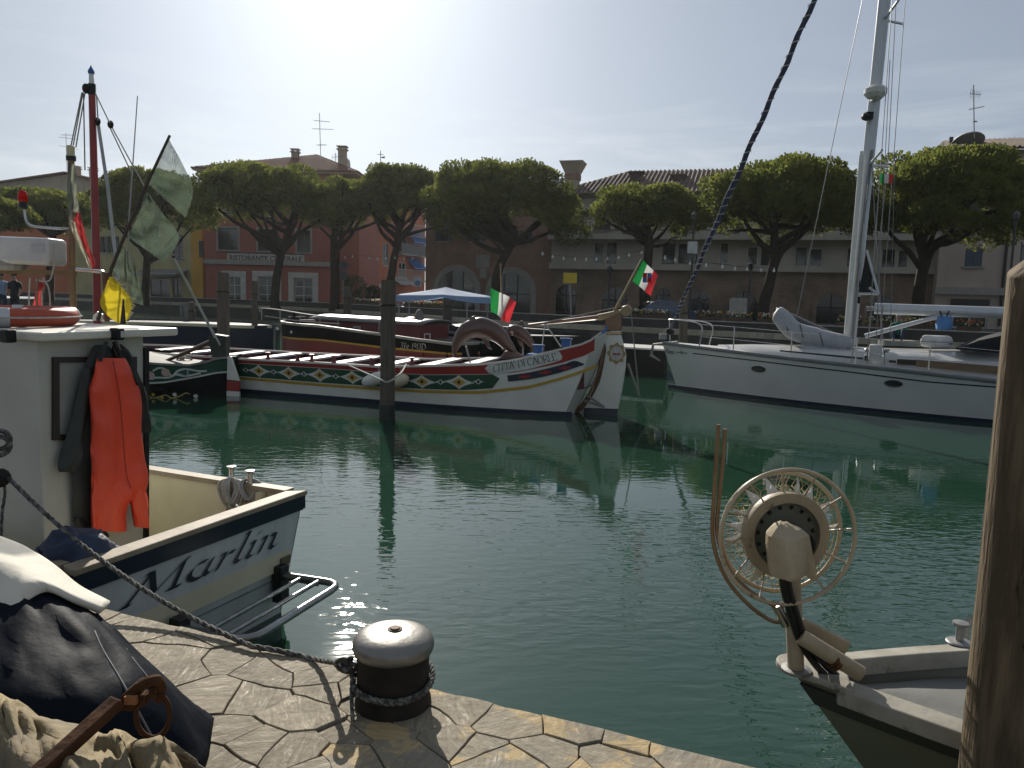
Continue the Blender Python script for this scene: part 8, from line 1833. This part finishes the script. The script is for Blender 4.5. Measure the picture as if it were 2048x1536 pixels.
mb = MB(); mb.beam(aty(1596, 1250, Yr + .03), aty(1694, 1300, Yr + .03), .02, .075); mb.obj('guide_board', beige, t_w, bevel=.012); mb = MB(); mb.tube([aty(1600, 1272, Yr - .05), aty(1722, 1348, Yr - .10)], .032, 14); mb.obj('roller', beige, t_w, smooth=True); mb = MB(); mb.tube([aty(1664, 1318, Yr - .08), aty(1676, 1326, Yr - .08)], .036, 14); mb.obj('roller_band', rust, t_w)
# ------------------------------------------------------------------ street furniture and people on the far bank
def P8(x, y, Y): return aty(x, y, Y)
def lamp_post(px, y0, Y, label, sign=False):
    b = P8(px, 640, Y); b.z = ST; t = P8(px, y0, Y); t.x = b.x; th = thing('lamp_post', label, 'lamp post', tuple(b), 0, 'dark lamp posts along the far bank'); mb = MB(); mb.tube([b, b.lerp(t, .15), t], [.09, .06, .05], 8); mb.obj('post', frame_dark, th, smooth=True)
    mb = MB(); mb.lathe([(.05, 0), (.12, .04), (.16, .28), (.10, .34), (.02, .45)], t, 8); mb.obj('lantern', dark_glass, th)
    if sign: mb = MB(); c = P8(px + 7, 495, Y - .1); mb.box(c, (.5, .03, .6)); mb.obj('white_panel', frame_white, th)
lamp_post(1378, 440, 40, 'tall dark lamp post with a white panel left of the furled sail', True); lamp_post(1495, 540, 38, 'short dark lamp post right of the furled sail'); lamp_post(1216, 546, 44, 'thin lamp post between the yellow board and the stern flag'); lamp_post(2012, 440, 36, 'dark lamp post beside the timber pile')
b = P8(1143, 640, 42); b.z = ST; th = thing('notice_board', 'yellow rectangular board on a grey pole before the brown brick arcade', 'sign', tuple(b)); mb = MB(); mb.tube([b, P8(1140, 566, 42)], .05, 8); mb.obj('pole', galv, th)
a, c = P8(1126, 566, 42), P8(1154, 546, 42); mb = MB(); mb.box(((a.x + c.x) / 2, 41.9, (a.z + c.z) / 2), (c.x - a.x, .08, c.z - a.z)); mb.obj('board', M('yellow_board', (.62, .43, .02), .5), th); mb = MB(); mb.box((c.x + .07, 41.95, (a.z + c.z) / 2), (.12, .16, c.z - a.z + .05)); mb.obj('side_frame', frame_dark, th)
b = P8(687, 620, 62); b.z = ST; th = thing('road_sign', 'two round traffic signs one above the other, seen from behind, on a pole', 'sign', tuple(b)); t = P8(686, 522, 62); mb = MB(); mb.tube([b, t], .05, 8); mb.obj('pole', galv, th)
for y in (531, 551): mb = MB(); mb.lathe([(.36, 0), (.36, .03), (0, .03)], P8(687, y, 61.9), 20, axis=(.2, -1, 0)); mb.obj('disc', M('sign_back', (.07, .07, .07), .5), th)
b = P8(835, 620, 60); b.z = ST; th = thing('info_sign', 'white square sign with a blue circle left of the stone arches', 'sign', tuple(b)); mb = MB(); mb.tube([b, P8(835, 553, 60)], .04, 6); mb.obj('pole', galv, th); a, c = P8(828, 573, 60), P8(843, 554, 60); mb = MB(); mb.box(((a.x + c.x) / 2, 59.93, (a.z + c.z) / 2), (c.x - a.x, .04, c.z - a.z)); mb.obj('panel', frame_white, th)
mb = MB(); mb.lathe([(.20, 0), (.20, .012), (0, .012)], ((a.x + c.x) / 2, 59.905, (a.z + c.z) / 2 - .1), 20, axis=(0, -1, 0)); mb.obj('blue_disc', blue_paint, th); mb = MB(); mb.box(((a.x + c.x) / 2, 59.885, (a.z + c.z) / 2 - .1), (.06, .012, .2)); mb.obj('white_mark', frame_white, th)
b = P8(1322, 640, 52); th = thing('poster_board', 'white poster board with a dark motif in the brick arcade behind the flower boxes', 'sign', (b.x, 52, ST)); a, c = P8(1312, 628, 52), P8(1338, 601, 52); mb = MB(); mb.box(((a.x + c.x) / 2, 52, (a.z + c.z) / 2), (c.x - a.x, .06, c.z - a.z)); mb.obj('board', frame_white, th); mb = MB()
mb.tube([((a.x + c.x) / 2 - .2, 51.95, a.z + .15), ((a.x + c.x) / 2 - .1, 51.95, a.z + .42), ((a.x + c.x) / 2, 51.95, a.z + .2), ((a.x + c.x) / 2 + .1, 51.95, a.z + .42), ((a.x + c.x) / 2 + .2, 51.95, a.z + .15)], .03, 5); mb.obj('motif', frame_dark, th)
for x in (a.x, c.x): mb = MB(); mb.tube([(x, 52.06, ST), (x, 52.06, c.z)], .03, 6); mb.obj('leg', galv, th)
th = thing('berth_plate', 'small pale berth number plate on the parapet above the navy launch', 'sign', tuple(P8(368, 630, 60))); e_, _t = edge_at_px(368); a, c = P8(360, 628, e_.y - .3), P8(376, 608, e_.y - .3); mb = MB(); mb.box(((a.x + c.x) / 2, e_.y - .3, (a.z + c.z) / 2), (c.x - a.x, .05, c.z - a.z)); mb.obj('plate', M('plate_grey2', (.3, .3, .29), .6), th)
vs_, fs_ = text_mesh('2', 1.0, .02); mb = MB(); mb.add([Vector((a.x + .12 + v.x * (c.x - a.x) * .8, e_.y - .34, a.z + .12 + v.y * (c.z - a.z) * .9)) for v in vs_], fs_); mb.obj('number', frame_dark, th, recalc=False)
mb = MB(); mb.tube([(a.x + .1, e_.y - .2, ST - .2), (a.x + .1, e_.y - .25, a.z)], .04, 6); mb.obj('bracket', galv, th)
# festoon of bulbs strung between the lamp posts
bul = M('festoon_glass', (.75, .75, .7), .15, spec=.8)
def festoon(pxs, Y, label):
    pts = [P8(x, y, Y) for x, y in pxs]; th = thing('festoon', label, 'string of bulbs', tuple(pts[0]), 0, 'bulb strings over the far quay'); mb = MB(); top = [p + Vector((0, 0, .14)) for p in pts]; mb.tube(catmull(top, 4), .012, 4); mb.obj('cable', rubber, th)
    for p in pts: mb = MB(); mb.lathe([(.02, .14), (.025, .07), (.06, .03), (.065, -.03), (.04, -.08), (0, -.09)], p, 8); mb.obj('bulb', bul, th, smooth=True)
festoon([(690, 515), (705, 513), (738, 517), (755, 518), (772, 517), (790, 516), (808, 518), (825, 517), (845, 514)], 58, 'string of bulbs before the orange house'); festoon([(1085, 508), (1105, 514), (1127, 517), (1150, 519), (1172, 519), (1193, 519), (1215, 518), (1237, 516), (1258, 511), (1283, 506)], 45, 'string of bulbs over the yellow board'); festoon([(1330, 516), (1350, 520), (1380, 527), (1412, 531), (1445, 534), (1470, 538), (1494, 539), (1522, 541), (1548, 541)], 40, 'string of bulbs behind the furled sail')
# a car behind the flower boxes
def car(label, px, Y, col, Lc=3.9):
    b = P8(px, 640, Y); th = thing('parked_car', label, 'car', (b.x, Y, ST), R(3)); bm_ = M('car_paint', col, .25, coat=.6); mb = MB(local=True)
    side = [(-1.95, .35), (-1.97, .62), (-1.85, .82), (-1.1, .92), (-.5, 1.36), (.55, 1.42), (1.35, 1.0), (1.9, .85), (1.97, .6), (1.95, .35)]
    rows = [[Vector((x, -.82 * (1 - .12 * max(0, z - .9)), z)) for x, z in side], [Vector((x, -.86 * (1 - .22 * max(0, z - .85)), z)) for x, z in side], [Vector((x, .86 * (1 - .22 * max(0, z - .85)), z)) for x, z in side], [Vector((x, .82 * (1 - .12 * max(0, z - .9)), z)) for x, z in side]]
    mb.grid(rows[1:3]); mb.f += [list(range(10)), list(range(10, 20))]; mb.m += [0, 0]; mb.obj('body', bm_, th, bevel=.05)
    for s in (-1, 1):
        mb = MB(local=True); y = s * .80; mb.prism([(-.95, y * 1.02, .93), (.15, y * 1.02, .93), (.1, y * .97, 1.32), (-.45, y * .97, 1.30)], (0, s * .012, 0)); mb.obj('side_window', dark_glass, th); mb = MB(local=True); mb.prism([(.22, y * 1.02, .93), (1.2, y * 1.02, .96), (.55, y * .97, 1.34), (.2, y * .97, 1.33)], (0, s * .012, 0)); mb.obj('side_window', dark_glass, th)
        for x in (-1.2, 1.25): mb = MB(local=True); mb.lathe([(.30, -.1), (.32, -.06), (.32, .06), (.30, .1)], (x, s * .78, .32), 20, axis=(0, 1, 0)); w_ = mb.obj('wheel', rubber, th); mb = MB(local=True); mb.lathe([(.19, -.11), (.19, .11)], (x, s * .78, .32), 16, axis=(0, 1, 0)); mb.obj('rim', alu, w_)
    for x, z0, z1 in ((-.83, .96, 1.30), (1.0, 1.05, 1.36)): mb = MB(local=True); mb.prism([(x + (-.25 if x < 0 else .25), -.68, z0), (x + (-.25 if x < 0 else .25), .68, z0), (x + (.2 if x < 0 else -.3), .6, z1), (x + (.2 if x < 0 else -.3), -.6, z1)], (0, 0, .01)); mb.obj('windscreen', dark_glass, th)
    for s in (-1, 1): mb = MB(local=True); mb.ball((-1.9, s * .62, .68), (.07, .14, .07), 10, 6); mb.obj('headlight', frame_white, th)
car('dark blue car parked behind the flower boxes under the stern flag', 1318, 41, (.015, .045, .11))
# people
skin = M('skin', (.40, .23, .16), .6); hair = M('dark_hair', (.02, .015, .012), .6); jean = M('blue_jeans', (.03, .045, .085), .8)
def person(label, x, Y, rotz, shirt, seated=False, z0=ST, trousers=None, hairm=None):
    b = P8(x, 640, Y); th = thing('person', label, 'person', (b.x, Y, z0), rotz)
    if seated: J = {'pel': (0, 0, .14), 'ch': (0, .05, .50), 'nk': (0, .03, .66), 'hd': (0, .0, .80), 'kn': (.16, -.42, .40), 'ft': (.13, -.62, .05), 'sh': (.19, .05, .60), 'el': (.27, -.10, .36), 'ha': (.16, -.36, .42)}
    else: J = {'pel': (0, 0, .93), 'ch': (0, .02, 1.28), 'nk': (0, .01, 1.47), 'hd': (0, -.01, 1.60), 'kn': (.11, -.03, .50), 'ft': (.12, .02, .06), 'sh': (.20, .01, 1.40), 'el': (.26, .03, 1.12), 'ha': (.24, -.12, .90)}
    def V(n, s=1): a = J[n]; return Vector((a[0] * s, a[1], a[2]))
    mb = MB(local=True); nS = []
    bm = bmesh.new(); sk = bm.verts.layers.skin.verify(); vv = {}
    def nv(key, p, r): v = bm.verts.new(p); v[sk].radius = (r, r * .8); vv[key] = v; return v
    nv('pel', V('pel'), .15); nv('ch', V('ch'), .155); nv('nk', V('nk'), .06); nv('hd', V('hd'), .085); nv('top', V('hd') + Vector((0, 0, .12)), .07)
    for a, c in (('pel', 'ch'), ('ch', 'nk'), ('nk', 'hd'), ('hd', 'top')): bm.edges.new((vv[a], vv[c]))
    for s in (-1, 1):
        nv('hip%d' % s, V('pel', s) + Vector((s * .09, 0, -.05)), .095); nv('kn%d' % s, V('kn', s), .065); nv('ft%d' % s, V('ft', s), .045); nv('to%d' % s, V('ft', s) + Vector((0, -.15, -.03)), .035); nv('sh%d' % s, V('sh', s), .065); nv('el%d' % s, V('el', s), .045); nv('ha%d' % s, V('ha', s), .034)
        for a, c in (('pel', 'hip%d' % s), ('hip%d' % s, 'kn%d' % s), ('kn%d' % s, 'ft%d' % s), ('ft%d' % s, 'to%d' % s), ('ch', 'sh%d' % s), ('sh%d' % s, 'el%d' % s), ('el%d' % s, 'ha%d' % s)): bm.edges.new((vv[a], vv[c]))
    vv['pel'][sk].use_root = True
    me = bpy.data.meshes.new('body'); bm.to_mesh(me); bm.free(); o = bpy.data.objects.new('body', me); COL.objects.link(o); md = o.modifiers.new('k', 'SKIN'); md.use_smooth_shade = True; o.modifiers.new('s', 'SUBSURF').render_levels = 1
    bpy.context.view_layer.update(); dg = bpy.context.evaluated_depsgraph_get(); m2 = bpy.data.meshes.new_from_object(o.evaluated_get(dg)); o.modifiers.clear(); o.data = m2; m2.name = 'body'; o.parent = th
    m2.materials.clear(); [m2.materials.append(m) for m in (skin, shirt, trousers or jean)]
    for p in m2.polygons:
        c = p.center; p.use_smooth = True
        if seated: p.material_index = 0 if c.z > .68 else (2 if (c.z < .20 or c.y < -.14 and c.z < .5 and abs(c.x) < .26) else 1)
        else: p.material_index = 0 if c.z > 1.47 else (2 if c.z < .96 and abs(c.x) < .22 else (0 if abs(c.x) > .22 and c.z < 1.16 else 1))
    h = V('hd'); mb = MB(local=True); mb.ball(h + Vector((0, .02, .065)), (.092, .10, .085), 12, 8); mb.obj('hair', hairm or hair, th, smooth=True, sharp=0); mb = MB(local=True); mb.ball(h + Vector((0, -.10, .02)), (.018, .022, .03), 6, 5); mb.obj('nose', skin, th, smooth=True)
    for s in (-1, 1): mb = MB(local=True); mb.ball(h + Vector((s * .035, -.088, .05)), .011, 6, 4); mb.obj('eye', frame_dark, th)
    return th
person('person in a green shirt sitting behind the flowers under the yacht boom', 1797, 28.0, R(-25), M('green_shirt', (.02, .14, .09), .8), seated=True, z0=1.02, hairm=M('grey_hair', (.3, .29, .27), .7))
b = P8(1797, 640, 28.2); mbb = MB(); mbb.box((b.x, 28.15, ST + .11), (1.2, .5, .2)); tag(mbb.obj('stone_step', stone_trim), 'low stone step under the sitting person in green', 'step')
person('person in a pale blue shirt at the far left edge behind the radar', 6, 27.2, R(20), M('pale_blue_shirt', (.25, .34, .48), .8), z0=hn.sheer(1.5) - .03); person('person in dark clothes standing beside the pale blue shirt', 32, 27.0, R(-10), M('dark_clothes', (.02, .02, .025), .8), trousers=M('dark_clothes', (.02, .02, .025), .8), z0=hn.sheer(2) - .03)
# shrubs under the awnings of the orange house
for px, Y, s, lab in ((706, 66, 1.5, 'dark potted shrub under the orange house balcony'), (745, 64, .9, 'small palm like shrub left of the flat topped pine')):
    b = P8(px, 600, Y); th = thing('shrub', lab, 'shrub', (b.x, Y, ST)); mb = MB(); mb.lathe([(.25, 0), (.32, .5), (.28, .5)], (b.x, Y, ST), 12); mb.obj('pot', box_mat, th); mb = MB(); shr = random.Random(px)
    for _ in range(700):
        d = Vector((shr.gauss(0, 1), shr.gauss(0, 1), shr.gauss(0, 1))).normalized(); c = Vector((b.x, Y, ST + .6 + s * .75)) + d * s * .75 * shr.random() ** .4; e = d.orthogonal().normalized() * .07; mb.add([c - d * .03, c + e, c + d * .16, c - e], [(0, 1, 2, 3)])
    mb.obj('foliage', leaf_small, th, recalc=False)
# ------------------------------------------------------------------ thin scattering volume added to imitate lens veiling glare, lifts the blacks
mb = MB(); mb.box((0, 885, 15.5), (1460, 1940, 37)); hz_o = mb.obj('glare_veil', bpy.data.materials.new('glare_veil_air'), None); hz_o['kind'] = 'stuff'
hm = hz_o.data.materials[0]; hm.use_nodes = True; hn_ = hm.node_tree; hn_.nodes.clear()
pv = hn_.nodes.new('ShaderNodeVolumePrincipled'); pv.inputs['Color'].default_value = (0.92, 0.96, 1.0, 1); pv.inputs['Density'].default_value = 0.00015; pv.inputs['Anisotropy'].default_value = 0.6
ho = hn_.nodes.new('ShaderNodeOutputMaterial'); hn_.links.new(pv.outputs[0], ho.inputs['Volume'])
